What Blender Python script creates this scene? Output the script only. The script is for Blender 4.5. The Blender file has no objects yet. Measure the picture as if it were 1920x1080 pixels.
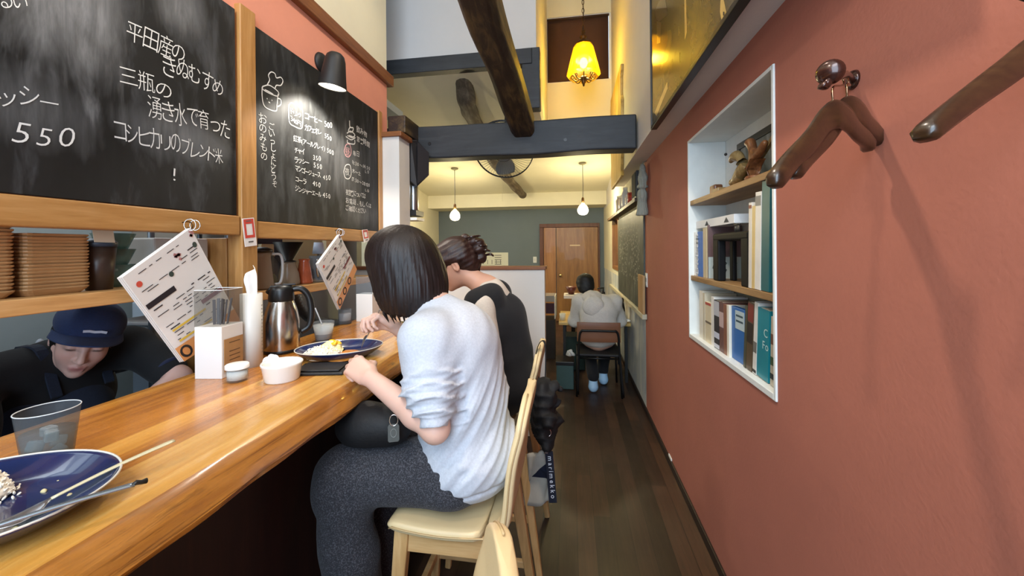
import bpy, bmesh, math, random
import numpy as np
from mathutils import Vector, Matrix, Euler

random.seed(7)
SC = bpy.context.scene
COL = SC.collection
PI = math.pi

# ------------------------------------------------------------------ camera
F = 720.0                      # focal length in pixels of the 1920 frame
YAW = math.atan(110 / F)       # the room's depth axis (+Y) meets the picture right of centre
ROLL = math.radians(-0.5)
HZ = 466.0                     # horizon row
CAMZ = 1.45
cam_d = bpy.data.cameras.new('camera')
cam = bpy.data.objects.new('camera', cam_d)
COL.objects.link(cam)
cam_d.sensor_width = 36
cam_d.lens = 36 * F / 1920
cam_d.shift_y = -(540 - HZ) / 1920
cam_d.clip_start = 0.02
CAM_ROT = Matrix.Rotation(YAW, 3, 'Z') @ Matrix.Rotation(PI / 2, 3, 'X') @ Matrix.Rotation(ROLL, 3, 'Z')
cam.rotation_euler = CAM_ROT.to_euler()
cam.location = (0, 0, CAMZ)
SC.camera = cam
CAM = Vector((0, 0, CAMZ))

def ray(px, py):
    return CAM_ROT @ Vector(((px - 960) / F, -(py - HZ) / F, -1.0))

def P(px, py, X=None, Y=None, Z=None, D=None):
    """the point of the room seen at (px, py) that lies on the plane X=, Y= or Z=, or at camera depth D"""
    r = ray(px, py)
    if D is not None: t = D
    elif X is not None: t = X / r.x
    elif Y is not None: t = Y / r.y
    else: t = (Z - CAMZ) / r.z
    return CAM + r * t

# ------------------------------------------------------------------ world, lights, exposure
w = bpy.data.worlds.new('world'); SC.world = w; w.use_nodes = True
w.node_tree.nodes['Background'].inputs[0].default_value = (0.55, 0.76, 1.0, 1)
w.node_tree.nodes['Background'].inputs[1].default_value = 0.38
SC.view_settings.view_transform = 'Standard'
SC.view_settings.look = 'None'
SC.view_settings.exposure = 0.0
SC.view_settings.gamma = 1.0
SC.cycles.transparent_max_bounces = 32

def light(name, kind, loc, power, color, target=None, **kw):
    l = bpy.data.lights.new(name, kind); l.energy = power; l.color = color
    for k, v in kw.items(): setattr(l, k, v)
    o = bpy.data.objects.new(name, l); COL.objects.link(o); o.location = loc
    if target is not None:
        o.rotation_euler = (Vector(target) - Vector(loc)).to_track_quat('-Z', 'Y').to_euler()
    return o

light('daylight_from_entrance', 'AREA', (-0.25, -1.7, 1.9), 90, (0.60, 0.80, 1.0), (-0.35, 2, 1.1), shape='RECTANGLE', size=1.7, size_y=2.0)
light('unseen_ceiling_spot', 'SPOT', (-0.35, 0.95, 3.9), 165, (1.0, 0.84, 0.68), (0.65, 0.75, 1.2), spot_size=math.radians(88), spot_blend=0.6, shadow_soft_size=0.06)
light('unseen_ceiling_spot', 'SPOT', (-1.0, -0.5, 3.3), 52, (1.0, 0.88, 0.74), (-0.45, 1.0, 1.0), spot_size=math.radians(95), spot_blend=0.7, shadow_soft_size=0.06)
light('unseen_ceiling_spot', 'SPOT', (0.25, 1.1, 3.95), 125, (1.0, 0.86, 0.70), (-1.36, 1.6, 2.5), spot_size=math.radians(85), spot_blend=0.7, shadow_soft_size=0.06)  # warm spot added out of view to brighten the coral left wall
light('upper_front_fill', 'AREA', (-0.3, -1.9, 3.7), 78, (0.80, 0.89, 1.0), (-0.6, 3.0, 3.4), shape='RECTANGLE', size=1.6, size_y=1.2)  # cool fill added out of view to brighten the loft wall
light('kitchen_tube_light', 'AREA', (-2.3, 1.2, 2.3), 22, (0.86, 0.95, 1.0), (-2.3, 1.2, 0), shape='RECTANGLE', size=0.6, size_y=2.6)
light('hall_daylight', 'AREA', (-2.2, 5.4, 2.3), 14, (0.95, 0.97, 1.0), (-1.6, 6.2, 0), shape='RECTANGLE', size=1.0, size_y=1.0)

# ------------------------------------------------------------------ materials
def lin(c):
    if isinstance(c, str):
        c = c.lstrip('#'); c = [int(c[i:i + 2], 16) / 255 for i in (0, 2, 4)]
    return tuple((v / 12.92 if v <= 0.04045 else ((v + 0.055) / 1.055) ** 2.4) for v in c) + (1.0,)

class NT:
    """a small wrapper to write node trees briefly"""
    def __init__(s, name):
        s.m = bpy.data.materials.new(name); s.m.use_nodes = True
        s.t = s.m.node_tree; s.b = s.t.nodes['Principled BSDF']; s._tc = None
    def n(s, typ, **kw):
        nd = s.t.nodes.new('ShaderNode' + typ)
        for k, v in kw.items(): setattr(nd, k, v)
        return nd
    def l(s, a, b): s.t.links.new(a, b)
    def set(s, nd, **kw):
        for k, v in kw.items(): nd.inputs[k.replace('_', ' ')].default_value = v
    def tc(s, scale=(1, 1, 1), rot=(0, 0, 0), loc=(0, 0, 0)):
        if s._tc is None: s._tc = s.n('TexCoord')
        mp = s.n('Mapping'); mp.inputs['Scale'].default_value = scale
        mp.inputs['Rotation'].default_value = rot; mp.inputs['Location'].default_value = loc
        s.l(s._tc.outputs['Object'], mp.inputs[0]); return mp.outputs[0]
    def noise(s, vec, scale=5, detail=4, rough=0.55, dist=0.0):
        nd = s.n('TexNoise'); s.l(vec, nd.inputs['Vector'])
        nd.inputs['Scale'].default_value = scale; nd.inputs['Detail'].default_value = detail
        nd.inputs['Roughness'].default_value = rough; nd.inputs['Distortion'].default_value = dist
        return nd.outputs[0]
    def ramp(s, fac, stops, interp='LINEAR'):
        nd = s.n('ValToRGB'); nd.color_ramp.interpolation = interp
        e = nd.color_ramp.elements
        while len(e) < len(stops): e.new(0.5)
        for i, (p, c) in enumerate(stops):
            e[i].position = p; e[i].color = lin(c) if not isinstance(c, (int, float)) else (c, c, c, 1)
        s.l(fac, nd.inputs[0]); return nd.outputs[0]
    def mix(s, fac, a, b, mode='MIX'):
        nd = s.n('Mix', data_type='RGBA', blend_type=mode)
        for i, v in ((0, fac), (6, a), (7, b)):
            if isinstance(v, (int, float)): nd.inputs[i].default_value = v
            elif isinstance(v, (str, tuple)): nd.inputs[i].default_value = lin(v) if isinstance(v, str) else v
            else: s.l(v, nd.inputs[i])
        return nd.outputs[2]
    def math(s, op, a, b=0.0):
        nd = s.n('Math', operation=op)
        for i, v in ((0, a), (1, b)):
            if isinstance(v, (int, float)): nd.inputs[i].default_value = v
            else: s.l(v, nd.inputs[i])
        return nd.outputs[0]
    def bump(s, h, strength=0.2, dist=0.005):
        nd = s.n('Bump'); nd.inputs['Strength'].default_value = strength; nd.inputs['Distance'].default_value = dist
        s.l(h, nd.inputs['Height']); s.l(nd.outputs[0], s.b.inputs['Normal'])
    def color(s, c):
        if isinstance(c, (str, tuple)): s.b.inputs['Base Color'].default_value = lin(c) if isinstance(c, str) else c
        else: s.l(c, s.b.inputs['Base Color'])
    def rough(s, v):
        if isinstance(v, (int, float)): s.b.inputs['Roughness'].default_value = v
        else: s.l(v, s.b.inputs['Roughness'])

MATS = {}
def simple(c, rough=0.5, metal=0.0, var=0.0, vscale=8, bump=0.0, bscale=60, coat=0.0, spec=0.5, sheen=0.0, name=None):
    key = (c, rough, metal, var, vscale, bump, bscale, coat, spec, sheen)
    if key in MATS: return MATS[key]
    t = NT(name or 'paint_' + str(c).lstrip('#')); t.rough(rough)
    t.b.inputs['Metallic'].default_value = metal; t.b.inputs['Coat Weight'].default_value = coat
    t.b.inputs['Specular IOR Level'].default_value = spec; t.b.inputs['Sheen Weight'].default_value = sheen
    if var:
        n = t.noise(t.tc(), vscale, 5); base = lin(c)
        lo = tuple(max(0, v * (1 - var)) for v in base[:3]) + (1,); hi = tuple(min(1, v * (1 + var)) for v in base[:3]) + (1,)
        r = t.ramp(n, [(0.3, 0.0), (0.7, 1.0)]); t.color(t.mix(r, lo, hi))
    else: t.color(c)
    if bump: t.bump(t.noise(t.tc(), bscale, 3), bump, 0.003)
    MATS[key] = t.m; return t.m

def wood(name, dark, mid, lite, axis='Y', scale=1.0, rough=0.45, coat=0.0, contrast=1.0, bump=0.08):
    t = NT(name)
    st = {'X': (1.2, 14, 14), 'Y': (14, 1.2, 14), 'Z': (14, 14, 1.2)}[axis]
    v = t.tc(tuple(a * scale for a in st))
    n = t.noise(v, 2.2, 6, 0.6, 0.6); n2 = t.noise(t.tc(tuple(a * scale * 4 for a in st)), 3.0, 3)
    f = t.mix(0.25, n, n2)
    t.color(t.ramp(f, [(0.5 - 0.2 / contrast, dark), (0.5, mid), (0.5 + 0.2 / contrast, lite)]))
    t.rough(rough); t.b.inputs['Coat Weight'].default_value = coat
    if bump: t.bump(n2, bump, 0.002)
    return t.m

def plaster(name, c, var=0.08, bump=0.25, rough=0.85, bscale=90):
    t = NT(name); base = lin(c)
    lo = tuple(v * (1 - var) for v in base[:3]) + (1,); hi = tuple(min(1, v * (1 + var)) for v in base[:3]) + (1,)
    n = t.noise(t.tc(), 3.0, 6, 0.65)
    t.color(t.mix(t.ramp(n, [(0.3, 0.0), (0.7, 1.0)]), lo, hi)); t.rough(rough)
    h = t.mix(0.5, t.noise(t.tc(), bscale, 4), t.noise(t.tc(), 14, 4)); t.bump(h, bump, 0.004)
    return t.m

def glass(name, c='#ffffff', rough=0.02, ior=1.45, weight=1.0, alpha=1.0):
    t = NT(name); t.color(c); t.rough(rough)
    t.b.inputs['Transmission Weight'].default_value = weight; t.b.inputs['IOR'].default_value = ior
    t.b.inputs['Alpha'].default_value = alpha
    return t.m

def thin_clear(name, c='#ffffff', amount=0.85, rough=0.05):
    """thin clear plastic: mostly transparent with a glossy film"""
    t = NT(name); t.color(c); t.rough(rough)
    tr = t.n('BsdfTransparent'); tr.inputs[0].default_value = lin(c)
    mx = t.n('MixShader'); lw = t.n('LayerWeight'); lw.inputs[0].default_value = 0.35
    t.l(t.math('SUBTRACT', amount, t.math('MULTIPLY', lw.outputs['Facing'], amount * 0.05)), mx.inputs[0])
    t.l(t.b.outputs[0], mx.inputs[1]); t.l(tr.outputs[0], mx.inputs[2])
    t.l(mx.outputs[0], t.t.nodes['Material Output'].inputs[0]); return t.m

def emit(name, c, strength):
    t = NT(name); t.color(c); t.b.inputs['Emission Color'].default_value = lin(c)
    t.b.inputs['Emission Strength'].default_value = strength; return t.m

# ------------------------------------------------------------------ mesh building
class MB:
    def __init__(s): s.v = []; s.f = []; s.mi = []; s.cur = 0
    def add(s, verts, faces):
        o = len(s.v); s.v += [tuple(v) for v in verts]
        s.f += [tuple(i + o for i in f) for f in faces]; s.mi += [s.cur] * len(faces); return s
    def slot(s, i): s.cur = i; return s
    def box(s, lo, hi):
        x0, y0, z0 = lo; x1, y1, z1 = hi
        return s.add([(x0, y0, z0), (x1, y0, z0), (x1, y1, z0), (x0, y1, z0), (x0, y0, z1), (x1, y0, z1), (x1, y1, z1), (x0, y1, z1)],
                     [(3, 2, 1, 0), (4, 5, 6, 7), (0, 1, 5, 4), (1, 2, 6, 5), (2, 3, 7, 6), (3, 0, 4, 7)])
    def obox(s, c, size, rot=None):
        c = Vector(c); R = rot if rot is not None else Matrix.Identity(3)
        hx, hy, hz = [q / 2 for q in size]
        vs = [c + R @ Vector((a * hx, b * hy, d * hz)) for d in (-1, 1) for a, b in ((-1, -1), (1, -1), (1, 1), (-1, 1))]
        return s.add(vs, [(3, 2, 1, 0), (4, 5, 6, 7), (0, 1, 5, 4), (1, 2, 6, 5), (2, 3, 7, 6), (3, 0, 4, 7)])
    def beam(s, a, b, wa, wb, up=(0, 0, 1), wa2=None, wb2=None):
        """bar from a to b, section wa x wb (side x up)"""
        a, b = Vector(a), Vector(b); d = (b - a).normalized(); sd = d.cross(Vector(up)).normalized(); u = sd.cross(d)
        vs = []
        for p, A, B in ((a, wa, wb), (b, wa2 or wa, wb2 or wb)):
            vs += [p - sd * A / 2 - u * B / 2, p + sd * A / 2 - u * B / 2, p + sd * A / 2 + u * B / 2, p - sd * A / 2 + u * B / 2]
        return s.add(vs, [(3, 2, 1, 0), (4, 5, 6, 7), (0, 1, 5, 4), (1, 2, 6, 5), (2, 3, 7, 6), (3, 0, 4, 7)])
    def loft(s, rings, cap=True, closed=True):
        n = len(rings[0]); vs = [p for r in rings for p in r]; fs = []
        for i in range(len(rings) - 1):
            for j in range(n if closed else n - 1):
                k = (j + 1) % n; fs.append((i * n + j, i * n + k, (i + 1) * n + k, (i + 1) * n + j))
        if cap: fs += [tuple(range(n))[::-1], tuple(range((len(rings) - 1) * n, len(rings) * n))]
        return s.add(vs, fs)
    def tube(s, pts, r, seg=10, cap=True):
        pts = [Vector(p) for p in pts]; n = len(pts); rr = r if isinstance(r, (list, tuple)) else [r] * n
        d0 = (pts[1] - pts[0]).normalized(); ref = Vector((0, 0, 1)) if abs(d0.z) < 0.9 else Vector((1, 0, 0))
        x = d0.cross(ref).normalized(); rings = []
        for i, p in enumerate(pts):
            d = (pts[min(i + 1, n - 1)] - pts[max(i - 1, 0)]).normalized()
            x = (x - d * x.dot(d)).normalized(); y = d.cross(x)
            rings.append([p + (x * math.cos(2 * PI * k / seg) + y * math.sin(2 * PI * k / seg)) * rr[i] for k in range(seg)])
        return s.loft(rings, cap)
    def lathe(s, prof, c=(0, 0, 0), seg=32, M=None, sx=1.0, sy=1.0):
        """profile of (r, z) turned about Z; r=0 closes"""
        c = Vector(c); vs = []; fs = []
        idx = []
        for r, z in prof:
            if r < 1e-6:
                idx.append([len(vs)] * seg); vs.append(Vector((0, 0, z)))
            else:
                idx.append(list(range(len(vs), len(vs) + seg)))
                vs += [Vector((r * sx * math.cos(2 * PI * k / seg), r * sy * math.sin(2 * PI * k / seg), z)) for k in range(seg)]
        for i in range(len(prof) - 1):
            for k in range(seg):
                q = (k + 1) % seg; a, b, d, e = idx[i][k], idx[i][q], idx[i + 1][q], idx[i + 1][k]
                f = []
                for t in (a, b, d, e):
                    if t not in f: f.append(t)
                if len(f) > 2: fs.append(tuple(f))
        if M is not None: vs = [M @ v for v in vs]
        return s.add([v + c for v in vs], fs)
    def sphere(s, c, r, seg=20, rings=12, M=None):
        rx, ry, rz = (r, r, r) if isinstance(r, (int, float)) else r
        vs = []; c = Vector(c)
        prof = [(math.sin(PI * i / rings), -math.cos(PI * i / rings)) for i in range(rings + 1)]
        prof[0] = (0, -1); prof[-1] = (0, 1)
        sub = MB(); sub.lathe(prof, seg=seg)
        vv = [Vector((v[0] * rx, v[1] * ry, v[2] * rz)) for v in sub.v]
        if M is not None: vv = [M @ v for v in vv]
        return s.add([v + c for v in vv], sub.f)
    def prism(s, poly, a, b):
        """poly: list of 3D points, extruded by the vector from a to b"""
        d = Vector(b) - Vector(a); n = len(poly); vs = [Vector(p) for p in poly]; vs += [v + d for v in vs]
        fs = [tuple(range(n))[::-1], tuple(range(n, 2 * n))] + [(i, (i + 1) % n, n + (i + 1) % n, n + i) for i in range(n)]
        return s.add(vs, fs)
    def grid(s, fn, nu, nv):
        vs = [fn(i / nu, j / nv) for i in range(nu + 1) for j in range(nv + 1)]
        fs = [(i * (nv + 1) + j, (i + 1) * (nv + 1) + j, (i + 1) * (nv + 1) + j + 1, i * (nv + 1) + j + 1) for i in range(nu) for j in range(nv)]
        return s.add(vs, fs)
    def stroke(s, pts, w, nrm, closed=False):
        """flat ribbon of width w along pts, facing nrm"""
        nrm = Vector(nrm); pts = [Vector(p) for p in pts]
        if closed: pts = pts + [pts[0]]
        L = []
        for i, p in enumerate(pts):
            d = (pts[min(i + 1, len(pts) - 1)] - pts[max(i - 1, 0)]).normalized(); sd = nrm.cross(d).normalized() * w / 2
            L.append((p - sd, p + sd))
        vs = [q for l in L for q in l]
        return s.add(vs, [(2 * i, 2 * i + 2, 2 * i + 3, 2 * i + 1) for i in range(len(L) - 1)])

def world_of(o):
    m = o.matrix_basis.copy()
    while o.parent: o = o.parent; m = o.matrix_basis @ m
    return m

def make(name, mb, mats, parent=None, smooth=False, bevel=0, seg=2, subd=0, solid=0, local=False, weld=False, fix=True):
    """ONE mesh object from the collected shapes; verts are in world space unless local"""
    me = bpy.data.meshes.new(name)
    vs = [Vector(v) for v in mb.v]
    if parent is not None and not local:
        inv = world_of(parent).inverted(); vs = [inv @ v for v in vs]
        base = None
    elif parent is None and not local:
        xs = [v.x for v in vs]; ys = [v.y for v in vs]; zs = [v.z for v in vs]
        base = Vector(((min(xs) + max(xs)) / 2, (min(ys) + max(ys)) / 2, min(zs))); vs = [v - base for v in vs]
    else: base = None
    me.from_pydata([tuple(v) for v in vs], [], mb.f)
    if not isinstance(mats, (list, tuple)): mats = [mats]
    for m in mats: me.materials.append(m)
    if len(mats) > 1: me.polygons.foreach_set('material_index', mb.mi)
    if fix or weld:
        bm = bmesh.new(); bm.from_mesh(me)
        if weld: bmesh.ops.remove_doubles(bm, verts=bm.verts, dist=1e-5)
        bmesh.ops.recalc_face_normals(bm, faces=bm.faces); bm.to_mesh(me); bm.free()
    if smooth: me.polygons.foreach_set('use_smooth', [True] * len(me.polygons))
    me.update()
    o = bpy.data.objects.new(name, me); COL.objects.link(o)
    if base is not None: o.location = base
    if parent is not None: o.parent = parent
    if solid:
        md = o.modifiers.new('solid', 'SOLIDIFY'); md.thickness = solid; md.offset = 0
    if bevel:
        md = o.modifiers.new('bevel', 'BEVEL'); md.width = bevel; md.segments = seg; md.limit_method = 'ANGLE'; md.angle_limit = math.radians(35)
    if subd:
        md = o.modifiers.new('sub', 'SUBSURF'); md.levels = subd; md.render_levels = subd
    return o

def smooth_by_angle(o, ang=40):
    me = o.data; me.polygons.foreach_set('use_smooth', [True] * len(me.polygons))
    bm = bmesh.new(); bm.from_mesh(me)
    for e in bm.edges:
        if len(e.link_faces) == 2: e.smooth = e.calc_face_angle(0) < math.radians(ang)
    bm.to_mesh(me); bm.free(); return o

def tag(o, label, cat, group=None, kind=None):
    o['label'] = label; o['category'] = cat
    if group: o['group'] = group
    if kind: o['kind'] = kind
    return o

def thing(name, label, cat, loc=(0, 0, 0), rotz=0.0, group=None):
    o = bpy.data.objects.new(name, None); COL.objects.link(o)
    o.empty_display_size = 0.05; o.location = loc; o.rotation_euler = (0, 0, rotz)
    return tag(o, label, cat, group)

def struct(name, mb, m, parent=None, label=None, **kw):
    o = make(name, mb, m, parent, **kw)
    if parent is None: o['kind'] = 'structure'
    if label: o['label'] = label
    return o

def dup(root, loc, rotz=None, label=None, group=None):
    r = root.copy(); COL.objects.link(r); r.location = loc
    if rotz is not None: r.rotation_euler = (0, 0, rotz)
    if label: r['label'] = label
    if group: r['group'] = group
    for ch in list(root.children):
        c = ch.copy(); COL.objects.link(c); c.parent = r
        for g in list(ch.children):
            d = g.copy(); COL.objects.link(d); d.parent = c
    return r

def bez(pts, n=24):
    """Catmull-Rom through pts"""
    pts = [Vector(p) for p in pts]; q = [2 * pts[0] - pts[1]] + pts + [2 * pts[-1] - pts[-2]]; out = []
    m = len(pts) - 1
    for i in range(n + 1):
        t = i / n * m; k = min(int(t), m - 1); u = t - k; a, b, c, d = q[k:k + 4]
        out.append(0.5 * ((2 * b) + (-a + c) * u + (2 * a - 5 * b + 4 * c - d) * u * u + (-a + 3 * b - 3 * c + d) * u ** 3))
    return out

# ------------------------------------------------------------------ text (outlines of the built-in font, turned into meshes)
GLY = {}
def glyph(ch, thin=0.0):
    k = (ch, thin)
    if k in GLY: return GLY[k]
    cu = bpy.data.curves.new('g', 'FONT'); cu.body = ch; cu.size = 1.0; cu.resolution_u = 3; cu.offset = thin
    o = bpy.data.objects.new('g', cu); COL.objects.link(o)
    bpy.context.view_layer.update()
    me = bpy.data.meshes.new_from_object(o.evaluated_get(bpy.context.evaluated_depsgraph_get()))
    vs = [(v.co.x, v.co.y) for v in me.vertices]; fs = [tuple(p.vertices) for p in me.polygons]
    bpy.data.objects.remove(o); bpy.data.curves.remove(cu); bpy.data.meshes.remove(me)
    if vs:
        x0 = min(v[0] for v in vs); x1 = max(v[0] for v in vs)
    else: x0, x1 = 0, 0.4
    GLY[k] = (vs, fs, x0, x1); return GLY[k]

def write(mb, text, p0, p1, height, up, nrm, thin=-0.012, jit=0.0, eps=0.0015, fit=True, vertical=False, slant=0.0):
    """characters spread evenly from p0 to p1 along the baseline (or downwards when vertical)"""
    p0, p1, up, nrm = Vector(p0), Vector(p1), Vector(up).normalized(), Vector(nrm).normalized()
    wid = [(0.4 if c == ' ' else glyph(c, thin)[3] - glyph(c, thin)[2] + 0.13) if ord(c) < 256 else 1.0 for c in text]; tot = sum(wid); L = (p1 - p0).length; d = (p1 - p0).normalized(); acc = 0
    for c, wd in zip(text, wid):
        cell = L * wd / tot; start = L * acc / tot; acc += wd
        if c == ' ': continue
        vs, fs, x0, x1 = glyph(c, thin)
        if not vs: continue
        a = random.uniform(-jit, jit) * 0.5; sc = height / 0.72 * (1 + random.uniform(-jit, jit) * 0.6)
        gw = (x1 - x0) * sc
        sx = sc * min(1.0, cell * 0.98 / max(gw, 1e-6)) if fit else sc
        if vertical:
            xd = nrm.cross(-d) * -1; yd = -d; sx = sc
            o = p0 + d * (start + cell * 0.85) + xd * random.uniform(-jit, jit) * height * 0.3
        else:
            xd = d; yd = (up - d * up.dot(d) * 0.0).normalized(); o = p0 + d * (start + cell * 0.5) + yd * random.uniform(-jit, jit) * height * 0.5
        out = []
        for x, y in vs:
            xx = (x - (x0 + x1) / 2) * sx + slant * y * sc; yy = y * sc
            xr = xx * math.cos(a) - yy * math.sin(a); yr = xx * math.sin(a) + yy * math.cos(a)
            out.append(o + xd * xr + yd * yr + nrm * eps)
        mb.add(out, fs)
# ================================================================== THE SETTING
# ---- materials of the room
def m_floor():
    t = NT('dark_plank_floor'); tc = t.tc()
    sx = t.n('SeparateXYZ'); t.l(tc, sx.inputs[0])
    row = t.math('FLOOR', t.math('DIVIDE', sx.outputs[0], 0.09))
    off = t.math('MULTIPLY', row, 0.37)
    col = t.math('FLOOR', t.math('DIVIDE', t.math('ADD', sx.outputs[1], off), 0.9))
    cx = t.n('CombineXYZ'); t.l(row, cx.inputs[0]); t.l(col, cx.inputs[1])
    wn = t.n('TexWhiteNoise', noise_dimensions='3D'); t.l(cx.outputs[0], wn.inputs['Vector'])
    gr = t.noise(t.tc((22, 1.6, 1)), 2.5, 6, 0.65, 0.4)
    f = t.mix(0.5, wn.outputs[0], gr)
    c = t.ramp(f, [(0.25, '#1f140e'), (0.5, '#33221a'), (0.75, '#4a3122')])
    fr = t.math('FRACT', t.math('DIVIDE', sx.outputs[0], 0.09)); seam = t.math('LESS_THAN', fr, 0.03)
    t.color(t.mix(seam, c, '#0d0806')); t.rough(t.ramp(t.noise(t.tc(), 2.2, 4), [(0.3, 0.34), (0.75, 0.6)]))
    t.bump(gr, 0.15, 0.003); return t.m

def m_counter():
    t = NT('varnished_counter_wood'); tc = t.tc()
    sx = t.n('SeparateXYZ'); t.l(tc, sx.inputs[0])
    wob = t.noise(t.tc((1, 0.5, 1)), 1.6, 2); x = t.math('ADD', sx.outputs[0], t.math('MULTIPLY', wob, 0.05))
    row = t.math('FLOOR', t.math('DIVIDE', x, 0.075))
    wn = t.n('TexWhiteNoise', noise_dimensions='1D'); t.l(row, wn.inputs['W'])
    g = t.noise(t.tc((16, 0.9, 16)), 2.2, 7, 0.62, 0.7); fine = t.noise(t.tc((70, 2.2, 70)), 2.0, 3)
    f = t.math('ADD', t.math('MULTIPLY', wn.outputs[0], 0.42), t.math('MULTIPLY', g, 0.62))
    c = t.ramp(f, [(0.22, '#8a5220'), (0.42, '#b8782f'), (0.58, '#cf9440'), (0.78, '#e2b060')])
    streak = t.ramp(t.noise(t.tc((26, 0.7, 26)), 1.7, 5, 0.7, 1.2), [(0.62, 0.0), (0.74, 1.0)])
    c = t.mix(t.math('MULTIPLY', streak, 0.55), c, '#6b3713')
    c = t.mix(t.math('MULTIPLY', fine, 0.22), c, '#a86a2c')
    # the live edge: denser dark grain, worm lines and a few knots along the front
    ed = t.ramp(t.math('ADD', sx.outputs[0], t.math('MULTIPLY', t.noise(t.tc((1, 3, 1)), 2.0, 3), 0.06)), [(0.30, 0.0), (0.345, 1.0)])
    lines = t.ramp(t.noise(t.tc((60, 1.1, 60)), 2.0, 6, 0.7, 1.0), [(0.50, 0.0), (0.62, 1.0)])
    c = t.mix(t.math('MULTIPLY', t.math('MULTIPLY', ed, lines), 0.75), c, '#5a3112')
    kn = t.ramp(t.noise(t.tc((14, 5, 14)), 2.2, 2), [(0.70, 0.0), (0.76, 1.0)])
    c = t.mix(t.math('MULTIPLY', t.math('MULTIPLY', ed, kn), 0.8), c, '#3c1d0c')
    t.color(c); t.rough(t.ramp(fine, [(0.2, 0.2), (0.8, 0.34)])); t.b.inputs['Coat Weight'].default_value = 0.35
    t.b.inputs['Coat Roughness'].default_value = 0.12; t.bump(g, 0.08, 0.003); return t.m

def m_patchy(name, a, b, c):
    t = NT(name); n = t.noise(t.tc((1, 1, 0.5)), 2.6, 7, 0.68, 0.5)
    t.color(t.ramp(n, [(0.32, a), (0.5, b), (0.66, c)])); t.rough(0.85); t.bump(t.noise(t.tc(), 40, 4), 0.2, 0.004); return t.m

def m_oldbeam(name, a, b, c, rough=0.6, axis='X', bump=0.5):
    t = NT(name); st = {'X': (1.5, 12, 12), 'Y': (12, 1.5, 12), 'Z': (12, 12, 1.5)}[axis]
    n = t.noise(t.tc(st), 1.8, 7, 0.65, 0.8); k = t.noise(t.tc(), 5, 3)
    t.color(t.ramp(t.mix(0.35, n, k), [(0.3, a), (0.5, b), (0.72, c)])); t.rough(rough); t.bump(n, bump, 0.006); return t.m

M_RED = plaster('red_plaster', '#ad6a57', 0.05, 0.3)
M_CORAL = plaster('coral_plaster', '#e0957a', 0.05, 0.25)
M_WHITE = plaster('white_plaster', '#d9d3cc', 0.03, 0.2)
M_CREAM = plaster('cream_plaster', '#e3dcc0', 0.03, 0.2)
M_GREY = plaster('grey_green_paint', '#6c777c', 0.04, 0.15)
M_NICHE = simple('#e6ebe8', 0.45, 0, 0.03, 20, name='white_gloss_paint')
M_FLOOR = m_floor(); M_COUNTER = m_counter()
M_FRAME = wood('frame_pine', '#986835', '#b48248', '#c8985f', 'Y', 0.8, 0.42, 0.15)
M_FRAMEZ = wood('post_pine', '#986835', '#b48248', '#c8985f', 'Z', 0.8, 0.42, 0.15)
M_TRIM = wood('brown_trim_wood', '#5a3018', '#7d4a26', '#94602f', 'Y', 0.8, 0.5)
M_TRIMX = wood('brown_cap_wood', '#5a3018', '#7d4a26', '#94602f', 'X', 0.8, 0.5)
M_SHELF = wood('shelf_pine', '#b07c44', '#cb9a5e', '#dcb07a', 'Y', 0.9, 0.5)
M_DARKB = m_oldbeam('charcoal_beam', '#191b1e', '#25272b', '#34363a', 0.55, 'X', 0.35)
M_RAFT = m_oldbeam('brown_black_rafter', '#1b120c', '#2d2016', '#6b5632', 0.5, 'Y', 0.5)
M_LOG = m_oldbeam('weathered_log', '#2c251c', '#5d5142', '#8f8470', 0.7, 'Y', 0.7)
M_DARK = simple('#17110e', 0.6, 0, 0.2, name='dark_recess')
M_KITCH = plaster('kitchen_wall', '#a9b0ae', 0.06, 0.1, 0.5)
M_STEEL = simple('#b6bac0', 0.28, 1.0, 0.06, 5, name='brushed_steel')
M_CHROME = simple('#d8d8d8', 0.1, 1.0, name='chrome')
M_BLACK = simple('#0c0c0e', 0.4, name='black_plastic')
M_MATTEBLACK = simple('#161514', 0.55, name='black_paint')
M_BRASS = simple('#5a4025', 0.35, 0.9, name='aged_brass')
M_WPLASTIC = simple('#e6e6e0', 0.4, name='white_plastic')
M_PAPER = simple('#eae6df', 0.7, name='paper')

XR, XU, XL = 0.645, 0.509, -1.36      # right wall, overhanging upper right wall, left wall
ZS, ZC, ZT = 2.19, 2.49, 4.6          # underside of the overhang, low ceiling, high ceiling
YW, YE, YS = 3.2, 7.7, 4.8           # loft front wall, end wall, far wall of the shaft
def zc(y): return 2.97 - 0.1256 * (y - 3.2)   # the low ceiling slopes gently down to the back
CZ = 1.02                             # counter top

struct('floor', MB().box((-3.3, -2.2, -0.06), (1.0, YE + 0.1, 0)), M_FLOOR)
# right wall with the niche cut out
NY0, NY1, NZ0, NZ1 = 1.33, 2.235, 0.955, 2.03
Y3 = 3.5
m = MB(); 
m.box((XR, -2.2, 0), (0.95, NY0, ZS)); m.box((XR, NY1, 0), (0.95, Y3, ZS))
m.box((XR, NY0, 0), (0.95, NY1, NZ0)); m.box((XR, NY0, NZ1), (0.95, NY1, ZS))
struct('wall_right', m, M_RED)
struct('wall_right_rear', MB().box((XR, Y3, 0), (0.95, YE, 1.06)), m_patchy('patchy_blue_grey_wall', '#93a0b4', '#c4c8c6', '#e2e0d4'))
struct('wall_right_rear', MB().box((XR, Y3, 1.06), (0.95, 5.35, ZS)).box((XR, 5.35, 1.06), (0.95, 6.1, 1.13)).box((XR, 5.35, 1.95), (0.95, 6.1, ZS)).box((XR, 6.1, 1.06), (0.95, YE, ZS)), M_CREAM)
struct('wall_right_upper', MB().box((XU, -2.2, ZS), (0.95, YS, ZT)).box((XR, YS, ZS), (0.95, YE, 2.8)), M_WHITE)
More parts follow.
